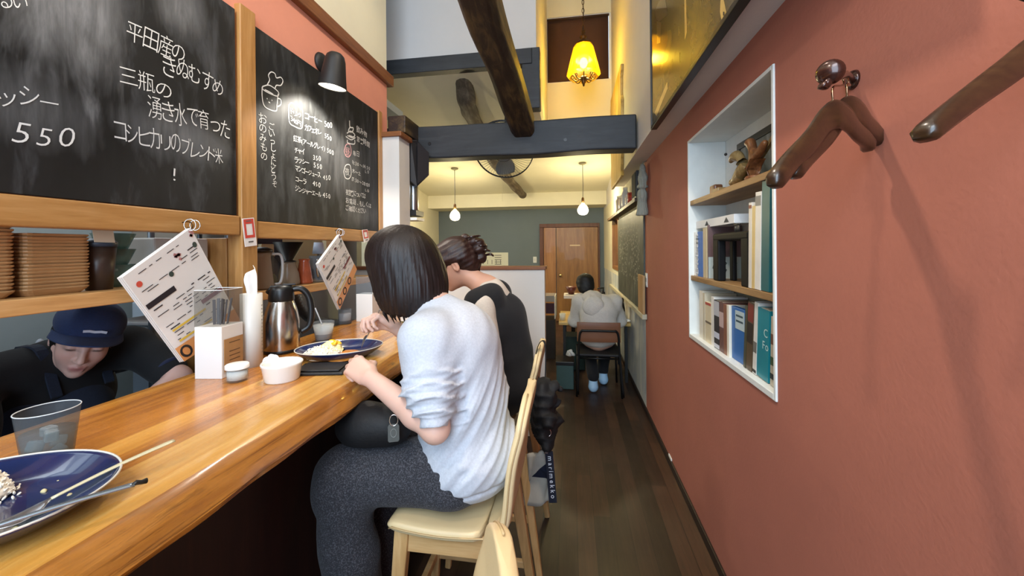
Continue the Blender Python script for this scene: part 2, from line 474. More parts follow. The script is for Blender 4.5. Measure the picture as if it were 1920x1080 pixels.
# niche lining
m = MB(); n = 0.014; D = 0.83
m.box((D, NY0, NZ0), (D + 0.02, NY1, NZ1))
m.box((XR - 0.006, NY0, NZ0), (D, NY0 + n, NZ1)); m.box((XR - 0.006, NY1 - n, NZ0), (D, NY1, NZ1))
m.box((XR - 0.006, NY0 + n, NZ0), (D, NY1 - n, NZ0 + 0.022)); m.box((XR - 0.006, NY0 + n, NZ1 - n), (D, NY1 - n, NZ1))
struct('trim_1', m, M_NICHE, bevel=0.002)
struct('baseboard_right', MB().box((XR - 0.012, -2.2, 0), (XR, YE, 0.05)), simple('#231612', 0.5, name='dark_skirting'), bevel=0.003)
# left side: wall over the pass-through
WLY = 2.72
struct('wall_left', MB().box((XL - 0.09, -2.2, 1.55), (XL, WLY, 2.69)), M_CORAL)
struct('wall_left_upper', MB().box((XL - 0.09, -2.2, 2.69), (XL, WLY, ZT)), M_CREAM)
struct('trim_2', MB().box((XL - 0.02, -2.2, 2.69), (XL + 0.035, WLY + 0.05, 2.77)), M_TRIM, bevel=0.006)
# low ceiling of the back half, loft walls, high ceiling
m = MB()
def slab(x0, x1, y0, y1):
    m.prism([(x0, y0, zc(y0)), (x0, y1, zc(y1)), (x0, y1, zc(y1) + 0.08), (x0, y0, zc(y0) + 0.08)], (x0, 0, 0), (x1, 0, 0))
slab(-3.3, -0.27, YW, YE); slab(-0.27, XR + 0.05, YS, YE)
struct('ceiling', m, M_CREAM)
struct('ceiling_high', MB().box((-1.5, -2.2, ZT), (0.95, YS + 0.1, ZT + 0.08)), M_WHITE)
struct('wall_loft', MB().box((-3.3, YW, zc(YW) + 0.06), (-0.27, YW + 0.06, ZT)), plaster('loft_white', '#cfcac6', 0.02, 0.1))
struct('wall_shaft_left', MB().box((-0.33, YW + 0.06, 2.7), (-0.27, YS, ZT)), M_WHITE)
WY0, WY1 = P(1026, 157, Y=YS), P(1145, 22, Y=YS)
m = MB()
za = zc(YS) - 0.0
m.box((-0.33, YS, za), (WY0.x, YS + 0.08, ZT)); m.box((WY1.x, YS, za), (XR, YS + 0.08, ZT))
m.box((WY0.x, YS, za), (WY1.x, YS + 0.08, WY0.z)); m.box((WY0.x, YS, WY1.z), (WY1.x, YS + 0.08, ZT))
struct('wall_shaft_far', m, plaster('shaft_plaster', '#e2d8b8', 0.03, 0.2))
# end wall, its soffit and left side wall of the back area
struct('wall_back', MB().box((-3.3, YE, 0), (0.95, YE + 0.1, 2.6)), M_GREY)
struct('trim_3', MB().box((-2.75, 7.1, 2.235), (XR, YE, 2.52)), M_CREAM)
struct('wall_back_left', MB().box((-2.85, 5.9, 0), (-2.72, YE, 2.65)), M_CREAM)
# kitchen shell
struct('wall_kitchen', MB().box((-3.3, -2.2, 0), (-3.2, 5.9, 2.9)), M_KITCH)
struct('ceiling_kitchen', MB().box((-3.3, -2.2, 2.6), (XL - 0.09, YW, 2.66)), M_KITCH)
struct('wall_kitchen_end', MB().box((-3.2, 3.2, 0), (-1.9, 3.28, 2.8)), M_KITCH)

# window of the shaft: frame and a dark brown roller blind
wn = thing('window_1', 'small high window in the yellow-lit shaft with a dark brown blind drawn', 'window', (( WY0.x + WY1.x) / 2, YS + 0.04, WY0.z)); wn['kind'] = 'structure'
m = MB(); a, b = WY0, WY1; t = 0.022
m.box((a.x, YS + 0.01, a.z), (a.x + t, YS + 0.07, b.z)).box((b.x - t, YS + 0.01, a.z), (b.x, YS + 0.07, b.z)).box((a.x + t, YS + 0.01, a.z), (b.x - t, YS + 0.07, a.z + t)).box((a.x + t, YS + 0.01, b.z - t), (b.x - t, YS + 0.07, b.z))
make('window_frame', m, simple('#e8e6dc', 0.4), wn)
make('pane', MB().box((a.x + t, YS + 0.05, a.z + t), (b.x - t, YS + 0.055, b.z - t)), emit('bright_sky_pane', '#cfe6ff', 1.2), wn)
make('roller_blind', MB().grid(lambda u, v: (a.x + 0.006 + u * (b.x - a.x - 0.035), YS + 0.005 - 0.003 * math.sin(v * 9), a.z + 0.012 + v * (b.z - a.z - 0.045)), 4, 12), simple('#452816', 0.8, 0, 0.08, 6), wn, smooth=True, solid=0.004)
make('blind_tube', MB().tube([(a.x + 0.004, YS + 0.002, b.z - 0.03), (b.x - 0.02, YS + 0.002, b.z - 0.03)], 0.013, 12), simple('#3a2416', 0.6), wn, smooth=True)

# end door with a fixed side panel
wd = wood('door_veneer', '#77501f', '#8f622b', '#a3743a', 'Z', 0.5, 0.45, 0.1)
wf = wood('door_frame_wood', '#4a2714', '#5f351c', '#70432a', 'Z', 0.6, 0.5)
dr = thing('door_1', 'brown veneered door with round knob in the grey end wall', 'door', (-0.03, YE - 0.02, 0)); dr['kind'] = 'structure'
x0, x1, zt = -0.61, 0.56, 1.86
m = MB(); m.box((x0, YE - 0.06, 0), (x0 + 0.075, YE, zt)).box((x1 - 0.03, YE - 0.06, 0), (x1, YE, zt)).box((x0, YE - 0.06, zt), (x1, YE, zt + 0.075))
make('door_frame', m, wf, dr, bevel=0.005)
make('side_panel', MB().box((x0 + 0.08, YE - 0.035, 0), (-0.292, YE, zt - 0.003)), wood('side_panel_veneer', '#8a5a2b', '#a06c36', '#b07d45', 'Z', 0.5, 0.45, 0.1), dr)
leaf = make('door_leaf', MB().box((-0.28, YE - 0.045, 0.01), (x1 - 0.035, YE, zt - 0.004)), wd, dr, bevel=0.003)
k = P(1051, 516, Y=YE - 0.1)
M_ = Matrix.Rotation(PI / 2, 3, 'X')
make('door_knob', MB().lathe([(0, 0), (0.03, 0), (0.03, 0.008), (0.012, 0.012), (0.012, 0.035), (0.03, 0.045), (0.034, 0.06), (0.022, 0.075), (0, 0.078)], (k.x, YE - 0.045, k.z), 20, M_), simple('#d9c58c', 0.2, 0.9), leaf, smooth=True)
k = P(1078, 460, Y=YE - 0.05)
make('name_plate', MB().box((k.x - 0.1, YE - 0.05, k.z - 0.012), (k.x + 0.1, YE - 0.045, k.z + 0.012)), simple('#c0a070', 0.4, 0.3), leaf)

# opening in the right wall of the back area: wooden jamb, dark beyond
op = thing('window_2', 'wood-framed opening in the right wall beyond the green chalkboard', 'window', (XR, 5.72, 1.13)); op['kind'] = 'structure'
m = MB(); m.box((XR - 0.012, 5.35, 1.13), (0.95, 5.40, 1.95)).box((XR - 0.012, 6.05, 1.13), (0.95, 6.1, 1.95)).box((XR - 0.012, 5.40, 1.90), (0.95, 6.05, 1.95)).box((XR - 0.012, 5.40, 1.13), (0.95, 6.05, 1.18))
make('window_frame', m, wood('jamb_wood', '#6b4526', '#835a36', '#976d46', 'Z', 0.8, 0.5), op, bevel=0.004)
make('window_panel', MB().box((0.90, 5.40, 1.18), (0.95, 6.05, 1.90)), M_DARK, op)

# ---- exposed beams
bl, bh = 2.19, 2.45
m = MB(); rs = []
for i in range(25):
    u = i / 24; x = -1.62 + u * (0.497 + 1.62)
    dz = 0.006 * math.sin(7 * u + 1) + 0.004 * math.sin(17 * u)
    rs.append([(x, 2.98, bl + dz), (x, 3.14, bl + dz * 0.6), (x, 3.14, bh), (x, 2.98, bh + dz * 0.5)])
m.loft(rs)
o = struct('trim_4', m, M_DARKB, bevel=0.012, label='charcoal cross beam spanning the room below the loft')
o.name = 'trim_4'
for (px, py) in ((805, 269), (1060, 262)):
    q = P(px, py, Y=2.975)
    make('bolt_hole', MB().lathe([(0, 0), (0.014, 0), (0.014, 0.006), (0, 0.006)], (q.x, 2.982, q.z), 14, M_), M_BLACK, o)
# rafter sloping down to the cross beam, hewn faces
a = Vector((-0.365, 3.02, 2.40)); dr_ = Vector((-0.05, -1, 0.228))
rs = []
for i in range(30):
    t_ = i / 29 * 3.0; c = a + dr_ * t_; wv = 0.012 * math.sin(t_ * 4.1) + 0.008 * math.sin(t_ * 9.7 + 1); hw = 0.062 + 0.003 * math.sin(t_ * 5)
    h = 0.17 + 0.012 * math.sin(t_ * 3 + 2)
    rs.append([c + Vector(v) for v in ((-hw + wv, 0, -0.09), (hw + wv, 0, -0.09), (hw + 0.03 + wv * 0.5, 0, -0.05), (hw + 0.028, 0, h - 0.09), (-hw - 0.02, 0, h - 0.09), (-hw - 0.035 + wv * 0.6, 0, -0.04))])
struct('trim_5', MB().loft(rs), M_RAFT, bevel=0.01, label='dark hewn rafter sloping down to the charcoal cross beam')
# curved log under the low ceiling
pts = [P(866, 128, Y=3.26), P(874, 185, Y=3.55), P(890, 228, Y=4.0), P(925, 300, Y=5.1), P(957, 340, Y=6.1), P(980, 366, Y=6.95)]
for q in pts[1:]: q.z = min(q.z, zc(q.y) - 0.05)
pts[0] = Vector((pts[0].x, 3.24, zc(3.24) + 0.10))
pts = bez(pts, 40); rs = []
for i, p in enumerate(pts):
    r = 0.088 - 0.012 * i / 40 + 0.006 * math.sin(i * 1.1); 
    rs.append([p + Vector((r * 1.0 * math.cos(a_) * (1 + 0.07 * math.sin(3 * a_ + i * 0.3)), 0, r * 0.8 * math.sin(a_))) for a_ in [2 * PI * k / 14 for k in range(14)]])
struct('trim_6', MB().loft(rs), M_LOG, smooth=True, label='weathered curved log running back under the cream ceiling')
# header beam at the foot of the loft wall and its short dark post by the shaft
h0, h1 = P(722, 137, Y=YW - 0.01).z, P(722, 118, Y=YW - 0.01).z
struct('trim_7', MB().box((-2.2, YW - 0.07, P(800, 134, Y=YW - 0.07).z), (-0.3, YW + 0.02, P(800, 114, Y=YW).z)), M_DARKB, bevel=0.006, label='thin charcoal beam along the foot of the white loft wall')
q0, q1 = P(980, 206, Y=YW - 0.03), P(1010, 91, Y=YW - 0.03)
struct('trim_8', MB().box((q0.x, YW - 0.06, q0.z), (q1.x + 0.01, YW + 0.05, q1.z)), M_DARKB, bevel=0.006, label='short dark post hanging at the corner of the yellow-lit shaft')
# dark beam stub over the pillar
struct('trim_9', MB().box((-1.36, 2.73, 2.33), (-1.22, 3.0, 2.46)), M_RAFT, bevel=0.006, label='dark beam stub between the pillar cap and the cross beam')

# ---- white pillar at the end of the chalkboard wall, with a brown cap
p0 = P(748, 255, Y=2.60)
PX, PY0, PY1 = p0.x, 2.60, 2.78
struct('wall_pillar', MB().box((XL - 0.02, PY0, 0), (PX, PY1, 2.26)), plaster('pillar_white', '#dedad4', 0.02, 0.1))
struct('trim_10', MB().box((XL - 0.02, PY0 - 0.02, 2.26), (PX + 0.025, PY1, 2.295)), M_TRIMX, bevel=0.004)
# low white partition behind the second diner
PR = -0.2
struct('wall_partition', MB().box((-1.9, 2.95, 0), (PR, 3.05, 1.285)), plaster('partition_white', '#dcd7cf', 0.02, 0.1))
struct('trim_11', MB().box((-1.9, 2.935, 1.285), (PR + 0.012, 3.065, 1.312)), M_TRIMX, bevel=0.004)

# ---- counter: a thick live-edged worktop on a dark front
ct = thing('counter', 'long varnished timber counter with a live front edge running along the pass-through', 'counter', (-1.0, 1.0, 0))
rnd = random.Random(3)
prof = [(-1.325, 0.955), (-1.325, CZ - 0.004), (-1.32, CZ), (-1.2, CZ), (-1.05, CZ), (-0.9, CZ), (-0.78, CZ), (-0.737, CZ - 0.001), (-0.722, CZ - 0.006), (-0.70, CZ - 0.021), (-0.682, CZ - 0.036), (-0.672, CZ - 0.052), (-0.676, CZ - 0.064), (-0.70, CZ - 0.068), (-0.9, CZ - 0.068)]
rs = []; ny = 150
for i in range(ny + 1):
    y = -0.9 + i / ny * (2.945 + 0.9); k = 0.010 * math.sin(2.3 * y) + 0.006 * math.sin(5.1 * y + 1) + 0.003 * math.sin(13 * y)
    row = []
    for j, (x, z) in enumerate(prof):
        wv = 0
        if j >= 7: wv = k * (1.1 if j < 10 else 0.7) + 0.0022 * math.sin(31 * y + j * 1.7)
        row.append((x + wv, y, z + (0.002 * math.sin(23 * y + j * 2.1) if 8 <= j <= 11 else 0)))
    rs.append(row)
o = make('worktop', MB().loft(rs), M_COUNTER, ct); smooth_by_angle(o, 30)
make('front_panel', MB().box((-0.93, -0.9, 0), (-0.88, 2.945, 0.952)), wood('dark_counter_front', '#1e0e08', '#2b140c', '#371b10', 'Z', 0.7, 0.55), ct)
make('back_panel', MB().box((-1.315, -0.9, 0), (-1.28, 2.59, 0.952)), M_DARK, ct)
make('foot_rail', MB().box((-0.9, -0.9, 0.0), (-0.8, 2.945, 0.16)), simple('#1d110b', 0.6), ct)

# ---- pine frame of the pass-through: posts and rails
FX0, FX1 = XL - 0.04, XL + 0.025
struct('trim_12', MB().box((FX0, -1.2, 1.515), (FX1, 1.385, 1.592)), M_FRAME, bevel=0.004)
struct('trim_13', MB().box((FX0, 1.475, 1.505), (FX1, PY0, 1.578)), M_FRAME, bevel=0.004)
struct('trim_14', MB().box((FX0, 1.39, CZ), (FX1 + 0.004, 1.468, 2.47)), M_FRAMEZ, bevel=0.004)
struct('trim_15', MB().box((XL, 2.55, 1.505), (FX1, 2.598, 2.44)), M_FRAMEZ, bevel=0.003)
# ================================================================== FIXTURES ON WALLS AND CEILING
NX = Vector((1, 0, 0))
def m_chalk(name, base, dust, amount, scale=2.2, seed=0.0, pale_patches=None):
    t = NT(name)
    n = t.noise(t.tc((1, 1.4, 0.7), loc=(seed, seed, seed)), scale, 6, 0.62, 0.8)
    n2 = t.noise(t.tc((1, 5, 1.2), loc=(seed * 2, 0, 1)), scale * 1.6, 4, 0.6, 0.5)
    f = t.mix(0.4, n, n2)
    c = t.ramp(f, [(0.38, base), (0.52, dust), (0.70, amount)])
    for (sy, sz, ry, rz, amt) in pale_patches or ():
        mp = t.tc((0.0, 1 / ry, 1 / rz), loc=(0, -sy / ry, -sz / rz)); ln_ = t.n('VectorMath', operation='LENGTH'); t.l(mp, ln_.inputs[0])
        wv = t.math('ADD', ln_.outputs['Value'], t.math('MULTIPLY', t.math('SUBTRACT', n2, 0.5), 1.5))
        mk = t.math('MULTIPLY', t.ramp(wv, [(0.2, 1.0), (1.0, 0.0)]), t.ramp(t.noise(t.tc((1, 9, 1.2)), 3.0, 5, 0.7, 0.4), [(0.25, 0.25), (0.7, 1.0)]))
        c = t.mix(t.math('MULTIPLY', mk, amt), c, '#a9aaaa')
    t.color(c); t.rough(0.58); t.bump(t.noise(t.tc(), 120, 3), 0.06, 0.001); return t.m
M_CH1 = m_chalk('dusty_glare_chalkboard', '#0e0f0f', '#181919', '#5a5c5f', 2.0, 3.1, ((0.56, 0.56, 0.17, 0.30, 0.75), (0.86, 0.70, 0.10, 0.14, 0.5), (0.83, 0.25, 0.22, 0.10, 0.4), (0.50, 0.22, 0.15, 0.12, 0.3)))  # pale streaks paint the board's glare into its colour, mixed with chalk dust
M_CH2 = m_chalk('clean_chalkboard', '#0d0e0e', '#191a1a', '#484a4a', 2.6, 8.0, ((0.10, 0.40, 0.28, 0.30, 0.42), (0.30, 0.10, 0.25, 0.10, 0.3)))
M_CH3 = m_chalk('green_grey_chalkboard', '#333833', '#4a504a', '#7a8178', 4.0, 1.0)
M_CHALK = simple('#e9e8e2', 0.9, name='white_chalk')
M_PINKCHALK = simple('#e0a8a8', 0.9, name='pink_chalk')

XB = XL + 0.016
b1 = thing('chalkboard', 'large dusty black chalkboard at left with big handwritten rice notice and 550', 'chalkboard', (XL + 0.008, 0.3, 1.6))
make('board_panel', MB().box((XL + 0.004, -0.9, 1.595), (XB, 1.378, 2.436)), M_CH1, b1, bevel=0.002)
b2 = thing('chalkboard', 'black chalkboard with mug drawing and drinks price list under the spotlight', 'chalkboard', (XL + 0.008, 2.0, 1.58))
make('board_panel', MB().box((XL + 0.004, 1.472, 1.58), (XB, 2.548, 2.425)), M_CH2, b2, bevel=0.002)

def pb(px, py): return P(px, py, X=XB)
def chalk(board, txt, p0, p1, hpx, thin=-0.010, jit=0.26, mat=None, vertical=False, slant=0.0):
    a, b = pb(*p0), pb(*p1); D = (CAM_ROT.inverted() @ (((a + b) / 2) - CAM)).z * -1
    mb = MB(); write(mb, txt, a, b, hpx * D / F, (0, 0, 1), NX, thin, jit, vertical=vertical, slant=slant, eps=0.0012)
    return make('chalk_writing', mb, mat or M_CHALK, board, fix=False)
def draw(board, strokes, wpx, mat=None, name='chalk_drawing'):
    mb = MB()
    for st in strokes:
        closed = st[0] == 'c'; pts = [pb(*p) for p in (st[1:] if closed else st)]
        D = (CAM_ROT.inverted() @ (pts[0] - CAM)).z * -1
        if closed: pts = bez(pts + [pts[0]], len(pts) * 6)
        elif len(pts) > 2: pts = bez(pts, len(pts) * 5)
        mb.stroke([p + NX * 0.0012 for p in pts], wpx * D / F, NX)
    return make(name, mb, mat or M_CHALK, board, fix=False)

chalk(b1, '平田産の', (236, 73), (346, 112), 33)
chalk(b1, 'きぬむすめ', (304, 134), (417, 178), 30)
chalk(b1, '三瓶の', (224, 153), (320, 183), 30)
chalk(b1, '湧き水で育った', (277, 214), (430, 256), 31)
chalk(b1, 'コシヒカリのブレンド米', (214, 261), (418, 306), 29)
draw(b1, [[(327, 316), (326, 330)], [(325, 336), (328, 338)]], 3)
chalk(b1, 'ラッシー', (-52, 190), (108, 206), 30)
chalk(b1, '550', (12, 266), (142, 280), 40, -0.012, 0.16, slant=0.16)
chalk(b1, 'るい', (-6, 12), (52, 22), 34)
# mug with steam, drawn in chalk
cup = [['c', (492, 162), (505, 160), (521, 172), (520, 180), (507, 176), (493, 168)],
       [(491, 163), (491, 180), (494, 196), (502, 204), (517, 208), (519, 196), (521, 176)],
       [(520, 184), (526, 187), (526, 196), (520, 200)],
       [(500, 160), (505, 150), (503, 141), (508, 135), (515, 138), (518, 146), (526, 145), (530, 152), (526, 160), (518, 160), (515, 166)],
       [(496, 168), (504, 172), (512, 177)], [(500, 184), (501, 186)], [(509, 187), (510, 189)], [(503, 191), (506, 193)]]
draw(b2, cup, 2.0)
chalk(b2, 'おのみもの', (492, 216), (495, 302), 15, vertical=True)
chalk(b2, 'ごいっしょにどうぞ', (509, 232), (515, 352), 12, vertical=True)
draw(b2, [['c', (541, 197), (547, 193), (560, 200), (567, 207), (567, 232), (564, 241), (552, 237), (542, 228)]], 1.8)
chalk(b2, 'ドリンク', (545, 213), (564, 222), 9); chalk(b2, '340円', (545, 227), (564, 236), 9)
for txt, a, b, h in (('コーヒー', (571, 222), (604, 233), 10), ('500', (608, 237), (623, 241), 10), ('カフェオレ', (571, 243), (602, 254), 10), ('550', (608, 259), (622, 264), 10),
                     ('紅茶(アールグレイ)', (550, 264), (609, 283), 9), ('500', (612, 286), (626, 291), 9), ('チャイ', (552, 285), (571, 290), 9), ('350', (586, 299), (602, 303), 9),
                     ('ラッシー', (552, 304), (579, 309), 9), ('550', (587, 314), (604, 319), 9), ('マンゴージュース', (553, 320), (601, 334), 9), ('450', (604, 335), (620, 339), 9),
                     ('コーラ', (553, 340), (574, 346), 9), ('450', (585, 348), (601, 352), 9), ('ジンジャーエール', (553, 358), (602, 369), 9), ('450', (604, 369), (620, 373), 9),
                     ('飲み物', (668, 246), (688, 257), 9), ('営業時間', (668, 264), (693, 276), 9), ('毎日', (661, 290), (674, 295), 8), ('11:30〜14:30', (660, 307), (694, 320), 7), ('L.O', (684, 324), (692, 326), 5),
                     ('木〜土', (660, 324), (676, 329), 7), ('17:30〜20:00', (659, 339), (693, 351), 7), ('L.O', (684, 358), (692, 361), 5),
                     ('夜営業については', (648, 364), (685, 372), 8), ('お電話、もしくは', (648, 379), (696, 390), 8), ('ご確認ください', (648, 393), (686, 401), 8)):
    chalk(b2, txt, a, b, h, -0.004, 0.2)
draw(b2, [[(655, 226), (656, 238), (662, 240), (660, 247), (653, 246), (656, 238)], [(650, 250), (657, 246), (665, 253), (660, 258), (651, 254)], [(648, 256), (658, 262), (666, 258)], [(651, 262), (652, 268), (664, 270), (665, 262)], [(654, 254), (662, 257)]], 2.2)
draw(b2, [['c', (645, 283), (649, 271), (656, 272), (658, 286), (654, 294), (648, 292)]], 1.6, M_PINKCHALK)
chalk(b2, '昼', (647, 288), (656, 290), 11, mat=M_PINKCHALK)
draw(b2, [['c', (644, 322), (648, 310), (656, 310), (658, 326), (654, 335), (647, 333)]], 1.6)
chalk(b2, '夜', (646, 327), (656, 330), 11)

# spotlight on the wall over the drinks board
ws = P(604, 118, X=XL + 0.01); sh = P(628, 118, X=XL + 0.17)
wl = thing('wall_spotlight', 'black bell-shaped wall spotlight shining on the drinks chalkboard', 'lamp', ws)
RX = Matrix.Rotation(PI / 2, 3, 'Y')
make('wall_plate', MB().lathe([(0, 0), (0.052, 0), (0.055, 0.006), (0.05, 0.018), (0.03, 0.024), (0, 0.025)], (XL, ws.y, ws.z), 28, RX), M_MATTEBLACK, wl, smooth=True)
make('arm', MB().tube([(XL + 0.02, ws.y, ws.z), (XL + 0.08, ws.y + 0.01, ws.z + 0.004), (sh.x, sh.y, sh.z + 0.02)], 0.0085, 12), M_MATTEBLACK, wl, smooth=True)
ax = Vector((-0.16, 0.05, -1)).normalized(); R_ = ax.to_track_quat('Z', 'Y').to_matrix()
prof = [(0, -0.05), (0.028, -0.048), (0.042, -0.035), (0.05, -0.01), (0.062, 0.08), (0.07, 0.125), (0.066, 0.125), (0.058, 0.08), (0.046, -0.008), (0, -0.02)]
shade = make('lamp_shade', MB().lathe(prof, sh, 36, R_), [M_MATTEBLACK], wl, smooth=True); smooth_by_angle(shade, 40)
make('reflector', MB().lathe([(0.0652, 0.122), (0.056, 0.075), (0.044, 0.0), (0, -0.006)], sh, 32, R_), simple('#f0efe8', 0.4), shade, smooth=True)
make('bulb', MB().sphere(sh + ax * 0.085, 0.03), emit('lit_bulb', '#fff4e0', 14), wl, smooth=True)
light('spotlight_beam', 'SPOT', sh + ax * 0.122, 34, (1, 0.93, 0.82), sh + ax * 2 , spot_size=math.radians(125), spot_blend=0.35, shadow_soft_size=0.035)

# amber pendant lantern hanging in the shaft
LP = P(1094, 118, Y=4.05)
pl = thing('pendant_lantern', 'amber glass pendant lantern on a chain glowing in the yellow shaft', 'lamp', LP)
s_ = 4.05 / 720
am = NT('amber_glass'); am.color('#f0b020'); am.rough(0.35); am.b.inputs['Transmission Weight'].default_value = 0.9
am.bump(am.noise(am.tc(), 60, 3), 0.6, 0.004)
tr = am.n('BsdfTranslucent'); tr.inputs[0].default_value = lin('#f6c030'); mx = am.n('MixShader'); mx.inputs[0].default_value = 0.32
am.l(am.b.outputs[0], mx.inputs[1]); am.l(tr.outputs[0], mx.inputs[2])
tp_ = am.n('BsdfTransparent'); tp_.inputs[0].default_value = (1.0, 0.86, 0.42, 1); m2 = am.n('MixShader'); m2.inputs[0].default_value = 0.62
am.l(mx.outputs[0], m2.inputs[1]); am.l(tp_.outputs[0], m2.inputs[2]); am.l(m2.outputs[0], am.t.nodes['Material Output'].inputs[0])
prof = [(0.078, 0.19), (0.10, 0.165), (0.135, 0.03), (0.168, -0.10), (0.172, -0.125), (0.150, -0.15)]
mb = MB(); rr = []
for r, z in prof: rr.append([LP + Vector((r * (1 if k % 2 == 0 else 0.955) * math.cos(2 * PI * k / 16), r * (1 if k % 2 == 0 else 0.955) * math.sin(2 * PI * k / 16), z)) for k in range(16)])
mb.loft(rr, cap=False)
make('lamp_shade', mb, am.m, pl, solid=0.005)
make('bulb', MB().sphere(LP + Vector((0, 0, 0.0)), (0.042, 0.042, 0.055)), emit('warm_lit_bulb', '#ffe9a0', 30), pl, smooth=True)
make('socket', MB().lathe([(0, 0.11), (0.018, 0.11), (0.018, 0.05), (0.012, 0.04), (0, 0.04)], LP, 16), M_BRASS, pl, smooth=True)
cap = make('crown', MB().lathe([(0.088, 0.175), (0.092, 0.19), (0.07, 0.21), (0.035, 0.225), (0.028, 0.25), (0.04, 0.265), (0.022, 0.285), (0.016, 0.31), (0.022, 0.325), (0.008, 0.345), (0, 0.35)], LP, 24), M_BRASS, pl, smooth=True)
mb = MB()
for k in range(8):
    a = 2 * PI * k / 8; d = Vector((math.cos(a), math.sin(a), 0))
    pts = [LP + d * r + Vector((0, 0, z)) for r, z in ((0.02, -0.16), (0.07, -0.185), (0.105, -0.165), (0.125, -0.135), (0.105, -0.125), (0.09, -0.145), (0.102, -0.158))]
    mb.tube(bez(pts, 20), 0.0055, 6)
make('scroll_bracket', mb, M_BRASS, pl, smooth=True)
make('finial', MB().lathe([(0, -0.145), (0.04, -0.15), (0.045, -0.165), (0.018, -0.18), (0.026, -0.2), (0.014, -0.215), (0.008, -0.24), (0, -0.245)], LP, 20), M_BRASS, pl, smooth=True)
mb = MB()
for k in range(30):
    c = LP + Vector((0, 0, 0.365 + k * 0.044)); R = Matrix.Rotation(PI / 2 * (k % 2), 3, 'Z')
    mb.tube([c + R @ Vector((0.012 * math.cos(t), 0, 0.026 * math.sin(t))) for t in [2 * PI * q / 12 for q in range(13)]], 0.0032, 6, cap=False)
make('chain', mb, M_BRASS, pl, smooth=True)
mb = MB().tube([LP + Vector((0.006 * math.sin(k), 0.006 * math.cos(k), 0.34 + k * 0.1)) for k in range(14)], 0.003, 6)
make('cord', mb, M_BLACK, pl, smooth=True)
light('lantern_light', 'POINT', LP + Vector((0, 0, -0.005)), 140, (1.0, 0.90, 0.22), shadow_soft_size=0.05)

# two bare globe bulbs in the back room
def globe(px, py, ptop, label):
    y = 5.6; tp = P(ptop[0], ptop[1], Y=y); zt_ = zc(y); c = P(px, py, Y=y)
    g = thing('pendant_bulb', label, 'lamp', c)
    make('ceiling_rose', MB().lathe([(0, 0.0), (0.05, 0.0), (0.055, -0.012), (0.03, -0.025), (0, -0.027)], (c.x, y, zt_), 24), simple('#8b8468', 0.5), g, smooth=True)
    make('cord', MB().tube([(c.x, y, zt_ - 0.02), (c.x + 0.004, y, (zt_ + c.z) / 2), (c.x, y, c.z + 0.13)], 0.004, 8), M_BLACK, g, smooth=True)
    make('socket', MB().lathe([(0, 0.17), (0.012, 0.168), (0.02, 0.15), (0.021, 0.09), (0, 0.09)], c, 18), M_BRASS, g, smooth=True)
    make('glass_bulb', MB().lathe([(0.016, 0.092), (0.024, 0.075), (0.06, 0.035), (0.078, -0.01), (0.072, -0.05), (0.045, -0.078), (0, -0.088)], c, 28), thin_clear('clear_bulb_glass', '#fff6e0', 0.8), g, smooth=True)
    mb = MB()
    for k in range(6):
        a = k * PI / 3; mb.tube([c + Vector((0.012 * math.cos(a), 0.012 * math.sin(a), 0.07)), c + Vector((0.02 * math.cos(a), 0.02 * math.sin(a), -0.03))], 0.0045, 6)
    make('filament', mb, emit('glowing_filament', '#ffedb0', 70), g)
    light('bulb_light', 'POINT', c, 84, (1.0, 0.92, 0.70), shadow_soft_size=0.03)
globe(853, 403, (853, 338), 'left one of two bare globe bulbs hanging from the cream ceiling')
globe(1093, 392, (1091, 330), 'right one of two bare globe bulbs hanging from the cream ceiling')

# round fan hung under the low ceiling behind the cross beam
fc = P(945, 281, Y=3.62)
fn = thing('ceiling_fan', 'round caged fan with grey blades fixed behind the charcoal beam', 'fan', fc)
fd = Vector((0.0, -0.80, -0.6)).normalized(); Rf = fd.to_track_quat('Z', 'Y').to_matrix(); fr = 0.285
wire = simple('#3a3d40', 0.4, 0.7)
mb = MB()
for r, z in ((fr, 0.0), (fr * 0.99, 0.02), (fr * 0.3, 0.08)):
    mb.tube([fc + Rf @ Vector((r * math.cos(t), r * math.sin(t), z)) for t in [2 * PI * q / 48 for q in range(49)]], 0.005 if r > 0.2 else 0.003, 6, cap=False)
make('cage_ring', mb, wire, fn, smooth=True)
mb = MB()
for k in range(60):
    a = 2 * PI * k / 60; d = Vector((math.cos(a), math.sin(a), 0))
    mb.tube([fc + Rf @ (d * r + Vector((0, 0, z))) for r, z in ((fr * 0.28, 0.085), (fr * 0.6, 0.075), (fr * 0.88, 0.045), (fr, 0.0))], 0.0019, 4, cap=False)
make('wire_grille', mb, simple('#a9adb0', 0.35, 0.8), fn, smooth=True)
make('hub', MB().lathe([(0, 0.06), (0.035, 0.058), (0.045, 0.045), (0.045, -0.08), (0.06, -0.09), (0.06, -0.16), (0, -0.17)], fc, 24, Rf), simple('#5a6066', 0.4), fn, smooth=True)
for k in range(3):
    a = 2 * PI * k / 3 + 0.5
    def bl(u, v, a=a):
        r = 0.04 + u * 0.21; w_ = 0.22 + 0.55 * math.sin(PI * (0.15 + 0.7 * u)); aa = a + (v - 0.5) * w_ * 1.4
        return fc + Rf @ Vector((r * math.cos(aa), r * math.sin(aa), 0.015 - (v - 0.5) * 0.05))
    make('blade', MB().grid(bl, 10, 8), simple('#8d99a2', 0.3), fn, smooth=True, solid=0.003)
make('bracket', MB().beam(fc - fd * 0.12, Vector((fc.x, fc.y + 0.22, zc(fc.y + 0.22) - 0.02)), 0.04, 0.03), M_MATTEBLACK, fn)
